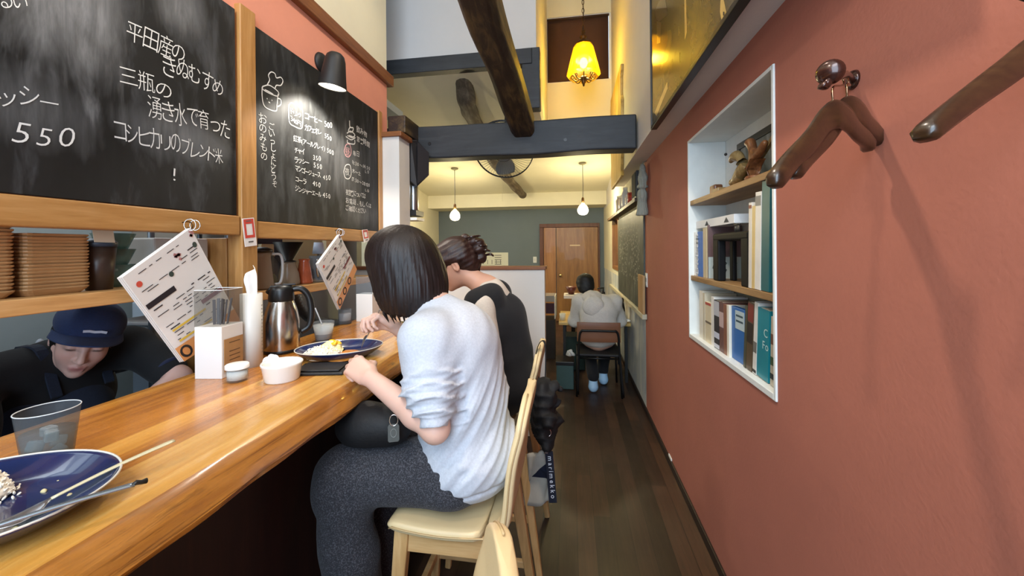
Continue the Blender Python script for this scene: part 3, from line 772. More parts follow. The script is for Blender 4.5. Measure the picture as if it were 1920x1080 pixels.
make('pull_cord', MB().tube([P(942, 352, Y=5.2), P(942, 378, Y=5.2)], 0.002, 5).tube([P(942, 352, Y=5.2), (P(942, 352, Y=5.2).x, 5.2, zc(5.2))], 0.001, 5), simple('#c9c2a4', 0.5), fn)

sd = P(875, 301, Y=4.75); zz = zc(4.75)
d_ = thing('smoke_detector', 'small white round detector on the cream ceiling left of the fan', 'smoke detector', (sd.x, 4.75, zz))
make('housing', MB().lathe([(0, 0), (0.06, 0), (0.062, -0.012), (0.05, -0.03), (0, -0.034)], (sd.x, 4.75, zz), 28), M_WPLASTIC, d_, smooth=True)
make('sensor', MB().lathe([(0, -0.033), (0.025, -0.033), (0.022, -0.045), (0, -0.048)], (sd.x, 4.75, zz), 20), simple('#cfcfc4', 0.4), d_, smooth=True)

# loudspeaker behind the pillar
sp = thing('loudspeaker', 'black wedge-shaped loudspeaker mounted behind the white pillar', 'loudspeaker', (-1.2, 2.95, 1.9))
A = [P(769, 262, Y=2.80), P(782, 262, Y=2.82), P(804, 287, Y=2.93), P(804, 329, Y=2.93), P(782, 350, Y=2.82), P(769, 340, Y=2.80)]
m = MB().prism(A, (0, 0, 0), (-0.10, 0.14, 0)); make('cabinet', m, simple('#1c191b', 0.55), sp, bevel=0.006)
m = MB().prism([A[1] + Vector((0.004, -0.004, -0.02)), A[2] + Vector((0.0, -0.006, 0.0)), A[3] + Vector((0.0, -0.006, 0.0)), A[4] + Vector((0.004, -0.004, 0.02))], (0, 0, 0), (0.005, -0.004, 0)); make('grille', m, simple('#29262a', 0.8, 0, 0.1, 200, 0.4, 300), sp)
make('wall_bracket', MB().box((-1.32, 2.79, 2.0), (-1.22, 2.86, 2.05)), M_BLACK, sp)
# steel pipe and small dark cabinet under it
pq = P(776, 375, Y=2.86)
tag(make('steel_canister', MB().lathe([(0, 0), (0.038, 0), (0.04, 0.01), (0.04, 0.2), (0.034, 0.215), (0, 0.22)], (pq.x - 0.02, 2.9, P(776, 395, Y=2.86).z), 24), M_STEEL, smooth=True), 'shiny steel canister below the loudspeaker behind the pillar', 'canister')
cb = thing('wall_shelf', 'small dark shelf with white edge behind the white pillar', 'shelf', (-1.25, 2.9, 1.66))
zq = P(776, 396, Y=2.86).z
make('top_board', MB().box((-1.36, 2.79, zq - 0.04), (-1.165, 2.945, zq)), M_BLACK, cb, bevel=0.002)
make('white_edge', MB().box((-1.36, 2.79, zq - 0.075), (-1.16, 2.945, zq - 0.055)).box((-1.34, 2.8, zq - 0.055), (-1.3, 2.94, zq - 0.04)), M_WPLASTIC, cb)

# big glossy picture on the overhanging wall
def m_painting():
    t = NT('varnished_painting')
    n = t.noise(t.tc((1, 1.2, 2.0)), 2.2, 6, 0.6, 1.2); n2 = t.noise(t.tc((1, 4, 0.7)), 2.0, 4, 0.5, 2.0)
    c = t.ramp(n, [(0.3, '#1c1706'), (0.5, '#3f340f'), (0.68, '#61511a')])
    k = t.ramp(n2, [(0.58, 0.0), (0.66, 1.0)]); c = t.mix(k, c, '#262010')
    t.color(c); t.rough(0.6); t.b.inputs['Specular IOR Level'].default_value = 0.15; t.b.inputs['Coat Weight'].default_value = 0.8; t.b.inputs['Coat Roughness'].default_value = 0.13
    t.bump(n, 0.12, 0.01); return t.m
pz0 = P(1222, 244, X=XU - 0.03); py1 = pz0.y; y0 = 0.75; zb = pz0.z; zt2 = zb + 1.15
pc = thing('framed_picture', 'large glossy dark gold picture in a thin black frame on the overhanging wall', 'picture', (XU - 0.02, (y0 + py1) / 2, zb))
fw = 0.022
m = MB(); X0, X1 = XU - 0.036, XU - 0.001
m.box((X0, y0, zb), (X1, py1, zb + fw)).box((X0, y0, zt2 - fw), (X1, py1, zt2)).box((X0, y0, zb + fw), (X1, y0 + fw, zt2 - fw)).box((X0, py1 - 0.008, zb + fw), (X1, py1, zt2 - fw))
make('frame', m, simple('#100c0a', 0.4), pc, bevel=0.003)
cv = make('canvas', MB().box((XU - 0.030, y0 + fw, zb + fw), (XU - 0.004, py1 - 0.008, zt2 - fw)), m_painting(), pc)
m = MB(); XQ = XU - 0.0305
def shape(pts): m.add([P(px, py, X=XQ) for px, py in pts], [tuple(range(len(pts)))])
for pts_, col_ in (([(1351, 0), (1356, -6), (1362, 24), (1353, 41), (1350, 22)], '#b99c52'), ([(1227, 212), (1240, 180), (1251, 153), (1252, 166), (1240, 195), (1231, 218)], '#b99c52'), ([(1283, -10), (1286, -12), (1288, 60), (1284, 75)], '#a88c48'), ([(1228, 20), (1245, -20), (1252, 28), (1236, 40), (1230, 36)], '#3a2f16'), ([(1231, 40), (1240, 42), (1238, 80), (1232, 82)], '#3a2f16')):
    m = MB(); shape(pts_); make('painted_shape', m, simple(col_, 0.3, 0, 0.15, 20, coat=0.8), cv, fix=False)
make('pale_mark', MB().add([P(1355.5, 22, X=XQ - 0.001), P(1358, 22, X=XQ - 0.001), P(1358, 29, X=XQ - 0.001), P(1355.5, 29, X=XQ - 0.001)], [(0, 1, 2, 3)]), M_BLACK, cv, fix=False)

# split log panel hung on the overhanging wall past the beam
a_, b_ = P(1147, 300, X=XU - 0.02), P(1166, 300, X=XU - 0.02)
m = MB(); rs = []
for i in range(20):
    z = P(1150, 352, X=XU - 0.02).z + i / 19 * 1.05; w0 = 0.03 * math.sin(i * 0.9) + 0.015 * math.sin(i * 2.3)
    rs.append([(XU - 0.028, b_.y + w0, z), (XU - 0.03, a_.y + w0 * 0.4, z), (XU, a_.y + w0 * 0.4, z), (XU, b_.y + w0, z)])
m.loft(rs)
tag(make('wood_slab', m, wood('pale_slab', '#a5823c', '#c9a75c', '#ddc184', 'Z', 0.6, 0.6, 0, 1.3, 0.3), bevel=0.006), 'pale live-edged wood slab hung upright on the wall behind the beam', 'wood slab')

# ---- right wall of the back area: green chalkboard, plank, shelf, switches
XC = XR - 0.014
g0, g1 = P(1158, 400, X=XC), P(1206, 400, X=XC)
zt_ = P(1206, 385, X=XC).z; zb_ = P(1206, 585, X=XC).z
gb = thing('chalkboard', 'grey-green chalkboard full of smudged chalk notes on the right wall past the red plaster', 'chalkboard', (XR, (g0.y + g1.y) / 2, zb_))
make('board_panel', MB().box((XC, g1.y, zb_), (XR, min(g0.y, 5.33), zt_)), M_CH3, gb)
rn = random.Random(5); mb = MB()
for c_ in range(16):
    y = g1.y + 0.25 + c_ * 0.10; z = zt_ - 0.12
    if y > 5.2: break
    while z > zb_ + 0.25:
        h = rn.uniform(0.02, 0.05)
        if rn.random() < 0.7:
            for _ in range(3):
                p = Vector((XC - 0.001, y + rn.uniform(-0.03, 0.03), z - rn.uniform(0, h))); q = p + Vector((0, rn.uniform(-0.03, 0.03), rn.uniform(-0.03, 0.01)))
                mb.stroke([p, q], 0.010, (-1, 0, 0))
        z -= h + 0.02
make('chalk_writing', mb, simple('#b9bbb0', 0.9), gb, fix=False)['kind'] = 'stuff'
make('lower_rail', MB().box((XR - 0.04, g1.y - 0.06, zb_ - 0.05), (XR, 6.3, zb_ - 0.005)), simple('#c2bba2', 0.6, 0, 0.08), gb, bevel=0.004)
pk0, pk1 = P(1199, 520, X=XC - 0.006), P(1209, 590, X=XC - 0.006)
tag(make('wood_plank', MB().box((XC - 0.0215, pk1.y, pk1.z), (XC - 0.0015, pk0.y, P(1204, 515, X=XC).z)), wood('raw_plank', '#8d6a40', '#b08a5a', '#c8a678', 'Z', 0.8, 0.6), bevel=0.003), 'short raw wood plank leaning against the near edge of the green chalkboard', 'plank')
def plate(name, c, cat, label, hw, hh, X, keys):
    p = thing(name, label, cat, c)
    make('cover_plate', MB().box((X - 0.008, c.y - hw, c.z - hh), (X, c.y + hw, c.z + hh)), M_WPLASTIC, p, bevel=0.003)
    for dz in keys: make('rocker' if cat == 'light switch' else 'socket_insert', MB().box((X - 0.011, c.y - hw * 0.45, c.z + dz - hh * 0.22), (X - 0.007, c.y + hw * 0.45, c.z + dz + hh * 0.22)), simple('#d6d5cc', 0.4), p, bevel=0.001)
plate('light_switch', P(1213, 525, X=XR), 'light switch', 'white light switch on the far end of the red wall', 0.036, 0.06, XR, (0.03, -0.03))
plate('wall_socket', P(1258, 872, X=XR), 'power socket', 'white power socket low on the red wall near the floor', 0.036, 0.06, XR, (0.028, -0.028))
q = P(1003, 487, Y=YE)
p_ = thing('light_switch', 'white light switch on the grey end wall left of the door', 'light switch', q)
make('cover_plate', MB().box((q.x - 0.035, YE - 0.008, q.z - 0.06), (q.x + 0.035, YE, q.z + 0.06)), M_WPLASTIC, p_, bevel=0.003)
make('rocker', MB().box((q.x - 0.015, YE - 0.011, q.z - 0.03), (q.x + 0.015, YE - 0.007, q.z + 0.03)), simple('#d6d5cc', 0.4), p_)
a_, b_ = P(868, 474, Y=YE), P(953, 498, Y=YE)
n_ = thing('wall_notice', 'wide white paper notice on the grey end wall behind the low partition', 'notice', ((a_.x + b_.x) / 2, YE, b_.z))
make('sheet', MB().box((a_.x, YE - 0.003, b_.z - 0.02), (b_.x, YE, a_.z)), simple('#d9d8c4', 0.7), n_)
mb = MB()
for k in range(7):
    x = a_.x + 0.25 + k * 0.09; mb.stroke([(x, YE - 0.0035, b_.z + 0.03), (x, YE - 0.0035, b_.z + 0.12)], 0.01, (0, -1, 0))
for k in range(5): mb.stroke([(b_.x - 0.28, YE - 0.0035, b_.z + 0.03 + k * 0.045), (b_.x - 0.14, YE - 0.0035, b_.z + 0.03 + k * 0.045)], 0.012, (0, -1, 0))
make('printed_line', mb, simple('#4a4a44', 0.8), n_, fix=False)

# shelf with odds and ends over the green chalkboard
s0 = P(1197, 362, X=0.47); s1 = P(1141, 402, X=0.50)
zs = 1.98
def ps(px, py): return P(px, py, X=0.578)
shp = ps(1197, 368); far = ps(1141, 402)
zs = shp.z
sf = tag(make('wall_shelf', MB().box((0.56, max(shp.y, 3.5), zs - 0.035), (XR, far.y, zs)).box((0.60, shp.y + 0.2, zs - 0.11), (XR, shp.y + 0.23, zs - 0.035)).box((0.60, far.y - 0.3, zs - 0.11), (XR, far.y - 0.27, zs - 0.035)), wood('dark_shelf', '#33261a', '#4a3826', '#5c4832', 'Y', 0.8, 0.6), bevel=0.003), 'dark wooden wall shelf holding a black speaker and jars above the green chalkboard', 'shelf')
bs = thing('bookshelf_speaker', 'black box speaker at the near end of the dark wall shelf', 'loudspeaker', (0.605, shp.y + 0.19, zs))
make('cabinet', MB().box((0.572, shp.y + 0.08, zs), (0.64, shp.y + 0.30, zs + 0.24)), simple('#202830', 0.5), bs, bevel=0.006)
make('grille', MB().box((0.567, shp.y + 0.095, zs + 0.015), (0.572, shp.y + 0.285, zs + 0.225)), simple('#161b20', 0.9), bs)
tin = thing('tin', 'small red tin on the dark wall shelf behind the speaker', 'tin', (0.60, shp.y + 0.5, zs))
make('tin_body', MB().lathe([(0, 0), (0.04, 0), (0.04, 0.08), (0, 0.08)], (0.60, shp.y + 0.5, zs), 24), simple('#b03a2c', 0.4), tin, smooth=True)
make('lid', MB().lathe([(0.042, 0.078), (0.042, 0.1), (0, 0.105)], (0.60, shp.y + 0.5, zs), 24), simple('#a23125', 0.4), tin, smooth=True)
for k, (dx, dy, r, h, c, lb) in enumerate(((0.0, 0.72, 0.035, 0.11, '#e8e4d6', 'white jar beside the red tin on the dark wall shelf'), (0.0, 0.95, 0.04, 0.22, '#d7d5d2', 'tall pale bottle in the middle of the dark wall shelf'), (0.0, 1.2, 0.04, 0.17, '#d8cfc6', 'pale wrapped pot past the tall bottle on the dark wall shelf'), (0.0, 1.5, 0.042, 0.2, '#cbbfb4', 'beige canister at the far end of the dark wall shelf'))):
    o = thing('jar', lb, 'jar', (0.60 + dx, shp.y + dy, zs), group='pale jars on the wall shelf')
    make('jar_body', MB().lathe([(0, 0), (r * 0.95, 0), (r, h * 0.1), (r, h * 0.7), (r * 0.6, h * 0.85), (r * 0.6, h * 0.9), (0, h * 0.9)], (0.60 + dx, shp.y + dy, zs), 20), simple(c, 0.4), o, smooth=True)
    make('lid', MB().lathe([(0, h), (r * 0.66, h), (r * 0.66, h * 0.88), (0, h * 0.88)], (0.60 + dx, shp.y + dy, zs), 20), simple('#efece0', 0.5), o, smooth=True)

# potted plant on the sill of the opening
pp = P(1146, 522, X=0.70); rn = random.Random(11)
pt = thing('potted_plant', 'small green plant in a brown pot on the sill of the wood-framed opening', 'plant', (0.72, 5.62, 1.18))
make('pot', MB().lathe([(0, 0), (0.045, 0), (0.06, 0.09), (0.064, 0.095), (0.055, 0.095), (0.05, 0.08), (0, 0.08)], (0.72, 5.62, 1.18), 20), simple('#6e4a32', 0.7), pt, smooth=True)
mb = MB()
for k in range(26):
    a = rn.uniform(0, 2 * PI); t_ = rn.uniform(0.2, 1.0); L = rn.uniform(0.08, 0.17); b0 = Vector((0.72, 5.62, 1.265))
    d = Vector((math.cos(a) * t_, math.sin(a) * t_, 1.1)).normalized(); side = d.cross(Vector((0, 0, 1))).normalized() * 0.018
    mid = b0 + d * L * 0.55; tip = b0 + d * L + Vector((0, 0, -0.03 * t_))
    mb.add([b0, mid - side, tip, mid + side], [(0, 1, 2, 3)])
make('foliage', mb, simple('#3f6a2c', 0.5, 0, 0.2, 30), pt, fix=False)
# ================================================================== ON THE COUNTER AND ITS SHELVES
UP = Vector((0, 0, 1))
G_THIN = thin_clear('clear_acrylic', '#dde1e5', 0.90, 0.06)
G_SMOKE = thin_clear('smoked_glass', '#b9a68e', 0.5, 0.06)
G_TEAL = thin_clear('teal_glass', '#9dbab4', 0.6, 0.06)
M_BLUEPL = simple('#16224a', 0.14, 0, 0.25, 12, coat=0.6, name='cobalt_glaze')
M_WHITEGL = simple('#eceae4', 0.16, coat=0.5, name='white_glaze')
M_TISSUE = simple('#f4f2ee', 0.9, name='tissue')
M_KRAFT = simple('#a87d4e', 0.8, 0, 0.08, 20, name='kraft_card')

def quad_map(A, B, C, D_):
    """(u, v) on the page: u from B (left) to A (right) along the top edge, v downwards to C"""
    return lambda u, v: (B * (1 - u) + A * u) * (1 - v) + (C * (1 - u) + D_ * u) * v

def menu(A, B, C, D_, label, hookpx):
    mt = thing('hanging_menu', label, 'menu', A, group='laminated menus hanging from the pine rail')
    pg = quad_map(A, B, C, D_); n = (B - A).cross(C - B).normalized()
    if n.x < 0: n = -n
    back = -n * 0.016
    m = MB()
    for k in range(3):
        o = -n * 0.005 * k + (C - B).normalized() * 0.0 + Vector((0, -0.002 * k, -0.001 * k))
        q = [A + o, B + o, C + o, D_ + o]; m.prism(q, (0, 0, 0), -n * 0.0035)
    make('laminated_pages', m, simple('#e9e5df', 0.25, coat=0.4), mt, bevel=0.0006, seg=1)
    e = n * 0.0012
    def rect(u0, v0, u1, v1, mb): mb.add([pg(u0, v0) + e, pg(u1, v0) + e, pg(u1, v1) + e, pg(u0, v1) + e], [(0, 1, 2, 3)])
    make('heading_bar', (lambda q: (rect(0.02, 0.315, 0.42, 0.365, q), q)[1])(MB()), simple('#231c22', 0.5), mt, fix=False)
    make('heading_bar', (lambda q: (rect(0.62, 0.575, 0.98, 0.615, q), q)[1])(MB()), simple('#7a2f3a', 0.5), mt, fix=False)
    make('orange_panel', (lambda q: (rect(0.0, 0.83, 1.0, 1.0, q), q)[1])(MB()), simple('#dd9a5c', 0.4), mt, fix=False)
    q = MB()
    for u, v, r in ((0.10, 0.13, 0.035), ): q.add([pg(u + r * math.cos(t), v + r * 0.75 * math.sin(t)) + e for t in [2 * PI * k / 20 for k in range(20)]], [tuple(range(20))])
    make('red_dot', q, simple('#d0503e', 0.5), mt, fix=False)
    q = MB()
    for u, v, r in ((0.47, 0.22, 0.032), (0.93, 0.13, 0.032)): q.add([pg(u + r * math.cos(t), v + r * 0.75 * math.sin(t)) + e for t in [2 * PI * k / 20 for k in range(20)]], [tuple(range(20))])
    make('dark_badge', q, simple('#39463f', 0.5), mt, fix=False)
    q = MB(); rn = random.Random(2)
    for cu, cv in ((0.60, 0.10), (0.66, 0.13), (0.99, 0.0), (0.95, 0.03)):
        for k in range(4):
            a = rn.uniform(0, 6.28); p = Vector((cu + 0.02 * math.cos(a), cv + 0.02 * math.sin(a)))
            if p.x > 0.99 or p.y < 0.005: continue
            pts = [pg(p.x, p.y) + e, pg(min(0.995, p.x + 0.03), p.y + 0.02) + e]; q.stroke(pts, 0.009, n)
    make('leaf_ornament', q, simple('#b77f7a', 0.6), mt, fix=False)
    q = MB()
    for v in (0.055, 0.135, 0.165, 0.20, 0.225, 0.40, 0.43, 0.47, 0.50, 0.53, 0.565, 0.60, 0.64, 0.69, 0.73, 0.77):
        u = rn.uniform(0.04, 0.16)
        while u < 0.93:
            L = rn.uniform(0.04, 0.16); L = min(L, 0.96 - u)
            if rn.random() < 0.62: q.stroke([pg(u, v) + e, pg(u + L, v) + e], 0.0042 if v in (0.135, 0.40, 0.64) else 0.0026, n)
            u += L + rn.uniform(0.02, 0.09)
    make('printed_text', q, simple('#3c3638', 0.6), mt, fix=False)['kind'] = 'stuff'
    q = MB()
    for v in (0.665, 0.79): q.stroke([pg(0.1, v) + e * 1.3, pg(0.62, v) + e * 1.3], 0.007, n)
    make('marker_line', q, simple('#e3c046', 0.6), mt, fix=False)
    q = MB()
    for u0 in (0.10, 0.36, 0.62):
        q.stroke([pg(u0 + 0.065 * math.cos(t), 0.915 + 0.055 * math.sin(t)) + e * 1.4 for t in [2 * PI * k / 16 for k in range(17)]], 0.008, n)
    make('outline_lettering', q, simple('#2a2624', 0.6), mt, fix=False)
    h = Vector(hookpx); q = MB()
    for r, dy in ((0.016, -0.006), (0.014, 0.012)):
        c = (A * 0.75 + h * 0.25) + Vector((0.004, dy, 0.006))
        q.tube([c + Vector((r * math.cos(t) * 0.9, r * 0.5 * math.cos(t), r * 1.25 * math.sin(t))) for t in [2 * PI * k / 20 for k in range(21)]], 0.0016, 6, cap=False)
    make('metal_ring', q, M_CHROME, mt, smooth=True)
    make('screw_hook', MB().tube(bez([h + Vector((-0.03, 0, 0.006)), h + Vector((-0.005, 0, 0.008)), h + Vector((0.012, 0, -0.004)), h + Vector((0.004, 0, -0.018)), h + Vector((-0.008, 0, -0.012))], 16), 0.002, 8), M_BRASS, mt, smooth=True)
XM = -1.29
menu(P(358, 427, X=XM), P(229, 520, X=XM), P(345, 678, X=XM), P(453, 606, X=XM), 'larger nearer menu hanging askew left of the pine post', P(356, 420, X=XM - 0.01))
menu(P(637, 439, X=XM), P(597, 494, X=XM), P(637, 580, X=XM), P(669, 505, X=XM), 'smaller farther menu hanging askew over the curry plate', P(637, 434, X=XM - 0.01))

# red-bordered payment cards hanging from the rail (codes left blank)
def paycard(pts, label, X):
    a = [P(px, py, X=X) for px, py in pts]
    o = thing('payment_card', label, 'card', (a[2] + a[3]) / 2, group='red bordered payment cards on the pine frame')
    make('card', MB().prism(a, (0, 0, 0), (-0.002, 0, 0)), simple('#f0ebe6', 0.4), o)
    pg = lambda u, v: (a[0] * (1 - u) + a[1] * u) * (1 - v) + (a[3] * (1 - u) + a[2] * u) * v
    e = NX * 0.0008; m = MB()
    def rc(u0, v0, u1, v1): m.add([pg(u0, v0) + e, pg(u1, v0) + e, pg(u1, v1) + e, pg(u0, v1) + e], [(0, 1, 2, 3)])
    rc(0.08, 0.03, 0.92, 0.2); rc(0.08, 0.2, 0.24, 0.70); rc(0.76, 0.2, 0.92, 0.70); rc(0.24, 0.60, 0.76, 0.70)
    make('red_border', m, simple('#d4483c', 0.5), o, fix=False)
    make('printed_line', MB().stroke([pg(0.3, 0.84) + e, pg(0.72, 0.84) + e], 0.006, NX), simple('#6a6460', 0.6), o, fix=False); make('printed_line', MB().stroke([pg(0.25, 0.1) + e * 2, pg(0.7, 0.1) + e * 2], 0.004, NX), simple('#6a6460', 0.6), o, fix=False)
paycard([(454, 410), (476, 408), (482, 460), (460, 463)], 'nearer red bordered white payment card hung on the pine post', FX1 + 0.012)
paycard([(679, 431), (689, 430), (693, 452), (683, 455)], 'farther red bordered payment card at the end of the pine rail beside the bobbed head', FX1 + 0.008)

# shelves behind the pass-through
Z1, Z2 = 1.333, 1.268
tag(make('shelf_board', MB().box((-1.64, -0.3, Z1 - 0.042), (-1.37, 1.10, Z1)), M_SHELF, bevel=0.003), 'left pine shelf under the big chalkboard holding the stacked trays', 'shelf')
tag(make('shelf_board', MB().box((-1.64, 1.475, Z2 - 0.042), (-1.37, 2.58, Z2)), M_SHELF, bevel=0.003), 'right pine shelf under the drinks chalkboard holding coffee jugs', 'shelf')
tag(make('shelf_upright', MB().box((-1.62, 1.395, CZ - 0.2), (-1.41, 1.470, 1.504)), M_FRAMEZ, bevel=0.003), 'pine upright behind the post between the two shelves', 'upright')

# two stacks of square wooden trays: each tray a thing
M_TRAY = wood('tray_wood', '#7d5a36', '#a27a4e', '#bd9566', 'Y', 1.5, 0.55)
def tray_mesh():
    def ring(h, z, r=0.016):
        out = []
        for cx, cy, a0 in ((1, 1, 0), (-1, 1, 1), (-1, -1, 2), (1, -1, 3)):
            for k in range(4):
                a = (a0 + k / 3) * PI / 2; out.append(Vector((cx * (h - r) + r * math.cos(a), cy * (h - r) + r * math.sin(a), z)))
        return out
    return MB().loft([ring(0.058, 0.0), ring(0.060, 0.0), ring(0.0725, 0.0165), ring(0.0725, 0.0205), ring(0.069, 0.0205), ring(0.057, 0.004)])
def tray_stack(x, y, n, pitch, where, grp, rot0=0.0):
    global TRAY
    for k in range(n):
        lab = ('topmost' if k == n - 1 else 'bottom' if k == 0 else None)
        if TRAY is None:
            t = thing('wooden_tray', '', 'tray', (x, y, Z1)); make('tray_body', tray_mesh(), M_TRAY, t, bevel=0.0008, seg=1, local=True); TRAY = t
        else: t = dup(TRAY, (x, y, Z1))
        t.location = (x + random.uniform(-0.0012, 0.0012), y + random.uniform(-0.0012, 0.0012), Z1 + 0.0002 + k * pitch); t.rotation_euler = (0, 0, rot0 + random.uniform(-0.01, 0.01))
        t['group'] = grp
        t['label'] = f'{lab} square wooden tray of the {where} stack on the left pine shelf' if lab else f'square wooden tray inside the {where} stack, neither top nor bottom one'
TRAY = None
tray_stack(-1.485, 0.872, 17, 0.0093, 'full right-hand', 'square trays in the right-hand stack', 0.0)
tray_stack(-1.485, 0.715, 20, 0.0093, 'cut-off left-hand', 'square trays in the left-hand stack', 0.0)

# brown tumbler with a price card clipped to it, chrome pot, card, glasses
def lathe_thing(name, label, cat, c, parts, group=None):
    o = thing(name, label, cat, c, group=group)
    for nm, prof, mt in parts: make(nm, MB().lathe(prof, c, 32), mt, o, smooth=True)
    return o
c = Vector((-1.455, 0.99, Z1))
tb = lathe_thing('tumbler', 'tall brown tumbler with a blank card beside the tray stack', 'tumbler', c, [('cup_body', [(0, 0.0), (0.030, 0.0), (0.040, 0.135), (0.037, 0.135), (0.028, 0.005), (0, 0.005)], simple('#3b2c24', 0.35, 0, 0.1)), ('lid', [(0, 0.158), (0.03, 0.158), (0.042, 0.148), (0.042, 0.134), (0, 0.134)], simple('#2c3a4c', 0.4))])
a = [P(173, 430, X=-1.405), P(212, 430, X=-1.405), P(216, 455, X=-1.405), P(177, 454, X=-1.405)]
make('price_card', MB().prism(a, (0, 0, 0), (-0.0012, 0, 0)), simple('#cfc8b2', 0.7), tb)
lathe_thing('shaker', 'small chrome-topped shaker standing behind the tray stack', 'shaker', Vector((-1.60, 0.83, Z1)), [('shaker_body', [(0, 0), (0.022, 0), (0.022, 0.15), (0, 0.15)], simple('#8a6d50', 0.4)), ('cap', [(0.023, 0.15), (0.024, 0.17), (0.02, 0.215), (0, 0.218)], M_CHROME)])
for k, (y, z0) in enumerate(((1.06, 0),)):
    pass
tg = None
for k in range(3):
    c = Vector((-1.52, 1.075, Z1 + k * 0.052))
    nm = ('bottom', 'middle', 'top')[k]
    lathe_thing('glass_bowl', f'{nm} one of three nested teal glass bowls behind the near menu', 'bowl', c, [('bowl_body', [(0, 0), (0.025, 0), (0.055, 0.075), (0.052, 0.075), (0.022, 0.004), (0, 0.004)], G_TEAL)], 'nested teal glass bowls')
bx = thing('storage_box', 'pale storage box with two round holes under the rail behind the near menu', 'box', (-1.54, 1.27, 1.36))
tag(make('shelf_bracket', MB().box((-1.62, 1.105, Z1 - 0.03), (-1.47, 1.39, Z1)), M_SHELF, bevel=0.002), 'narrow pine ledge under the pale storage box', 'ledge')
make('box_body', MB().box((-1.60, 1.17, Z1), (-1.48, 1.38, 1.50)), simple('#c2c4c0', 0.5), bx, bevel=0.006)
for dy in (1.28, 1.325): make('hole', MB().lathe([(0, 0), (0.008, 0), (0.008, 0.002), (0, 0.002)], (-1.481, dy, 1.475), 14, RX), M_BLACK, bx)

# right shelf: coffee gear
def shelfpt(px, X=-1.46): p = P(px, 520, X=X); return Vector((X, p.y, Z2))
# handled server at the near end
c = shelfpt(477, -1.44); c.y += 0.045
sv = lathe_thing('coffee_server', 'clear handled coffee server at the near end of the right pine shelf', 'jug', c, [('glass_body', [(0.0, 0.002), (0.048, 0.002), (0.05, 0.01), (0.036, 0.15), (0.040, 0.175), (0.038, 0.175), (0.034, 0.15), (0.047, 0.012), (0, 0.006)], G_SMOKE), ('lid', [(0, 0.20), (0.02, 0.198), (0.044, 0.188), (0.044, 0.174), (0, 0.174)], M_BLACK), ('coffee', [(0, 0.008), (0.046, 0.012), (0.040, 0.07), (0, 0.07)], simple('#2a140a', 0.15))])
make('handle', MB().tube(bez([c + Vector((0.02, 0.035, 0.165)), c + Vector((0.035, 0.075, 0.16)), c + Vector((0.038, 0.085, 0.10)), c + Vector((0.035, 0.075, 0.03)), c + Vector((0.03, 0.045, 0.02))], 20), 0.006, 10), thin_clear('clear_handle', '#e8eaea', 0.45), sv, smooth=True)
c = shelfpt(502, -1.55)
lathe_thing('glass_jar', 'round-shouldered glass jar with yellow contents on the right pine shelf', 'jar', c, [('glass_body', [(0, 0.001), (0.055, 0.001), (0.06, 0.02), (0.06, 0.08), (0.045, 0.125), (0.03, 0.145), (0.03, 0.155), (0.028, 0.155), (0.028, 0.145), (0.043, 0.123), (0.057, 0.08), (0.057, 0.02), (0, 0.006)], G_THIN), ('lid', [(0, 0.175), (0.032, 0.172), (0.033, 0.152), (0, 0.152)], M_STEEL), ('contents', [(0, 0.004), (0.05, 0.008), (0.052, 0.03), (0.03, 0.06), (0, 0.065)], simple('#d6c26a', 0.6, 0, 0.3, 40))])
c = shelfpt(541, -1.47)
dp = lathe_thing('coffee_dripper', 'black cone dripper sitting on a smoked glass server', 'dripper', c, [('cone', [(0.012, 0.135), (0.020, 0.137), (0.068, 0.225), (0.072, 0.226), (0.024, 0.132), (0.035, 0.128), (0.04, 0.122), (0.012, 0.122)], simple('#15120f', 0.4)), ('server', [(0, 0.002), (0.052, 0.002), (0.056, 0.012), (0.05, 0.06), (0.034, 0.11), (0.036, 0.122), (0.033, 0.122), (0.031, 0.11), (0.047, 0.06), (0.052, 0.012), (0, 0.006)], G_SMOKE), ('coffee', [(0, 0.007), (0.05, 0.012), (0.046, 0.05), (0, 0.05)], simple('#3a1c10', 0.2))])
c = shelfpt(571, -1.45)
lathe_thing('glass_vase', 'copper-red glass carafe in the middle of the right pine shelf', 'carafe', c, [('glass_body', [(0, 0.001), (0.042, 0.001), (0.044, 0.01), (0.026, 0.12), (0.03, 0.135), (0.027, 0.135), (0.023, 0.12), (0.04, 0.012), (0, 0.006)], simple('#a8502f', 0.15, 0, 0.2, 30, coat=0.6))])
c = shelfpt(596, -1.44)
jg = lathe_thing('glass_pitcher', 'clear glass pitcher behind the far hanging menu', 'pitcher', c, [('glass_body', [(0, 0.001), (0.042, 0.001), (0.046, 0.012), (0.042, 0.11), (0.046, 0.15), (0.044, 0.15), (0.04, 0.11), (0.043, 0.014), (0, 0.007)], G_THIN)])
make('handle', MB().tube(bez([c + Vector((0.03, -0.035, 0.13)), c + Vector((0.045, -0.065, 0.125)), c + Vector((0.045, -0.07, 0.07)), c + Vector((0.03, -0.04, 0.03))], 16), 0.005, 8), M_CHROME, jg, smooth=True)
c = shelfpt(592, -1.53)
sc_ = lathe_thing('paper_cup', 'pale blue paper cup tucked upside down at the back of the right pine shelf', 'cup', c + Vector((0, 0.03, 0)), [('cup_body', [(0, 0.23), (0.026, 0.23), (0.036, 0.16), (0.034, 0.16), (0, 0.16)], simple('#c3d3e6', 0.6)), ('post', [(0, 0.16), (0.008, 0.16), (0.008, 0.0), (0, 0.0)], M_STEEL)])
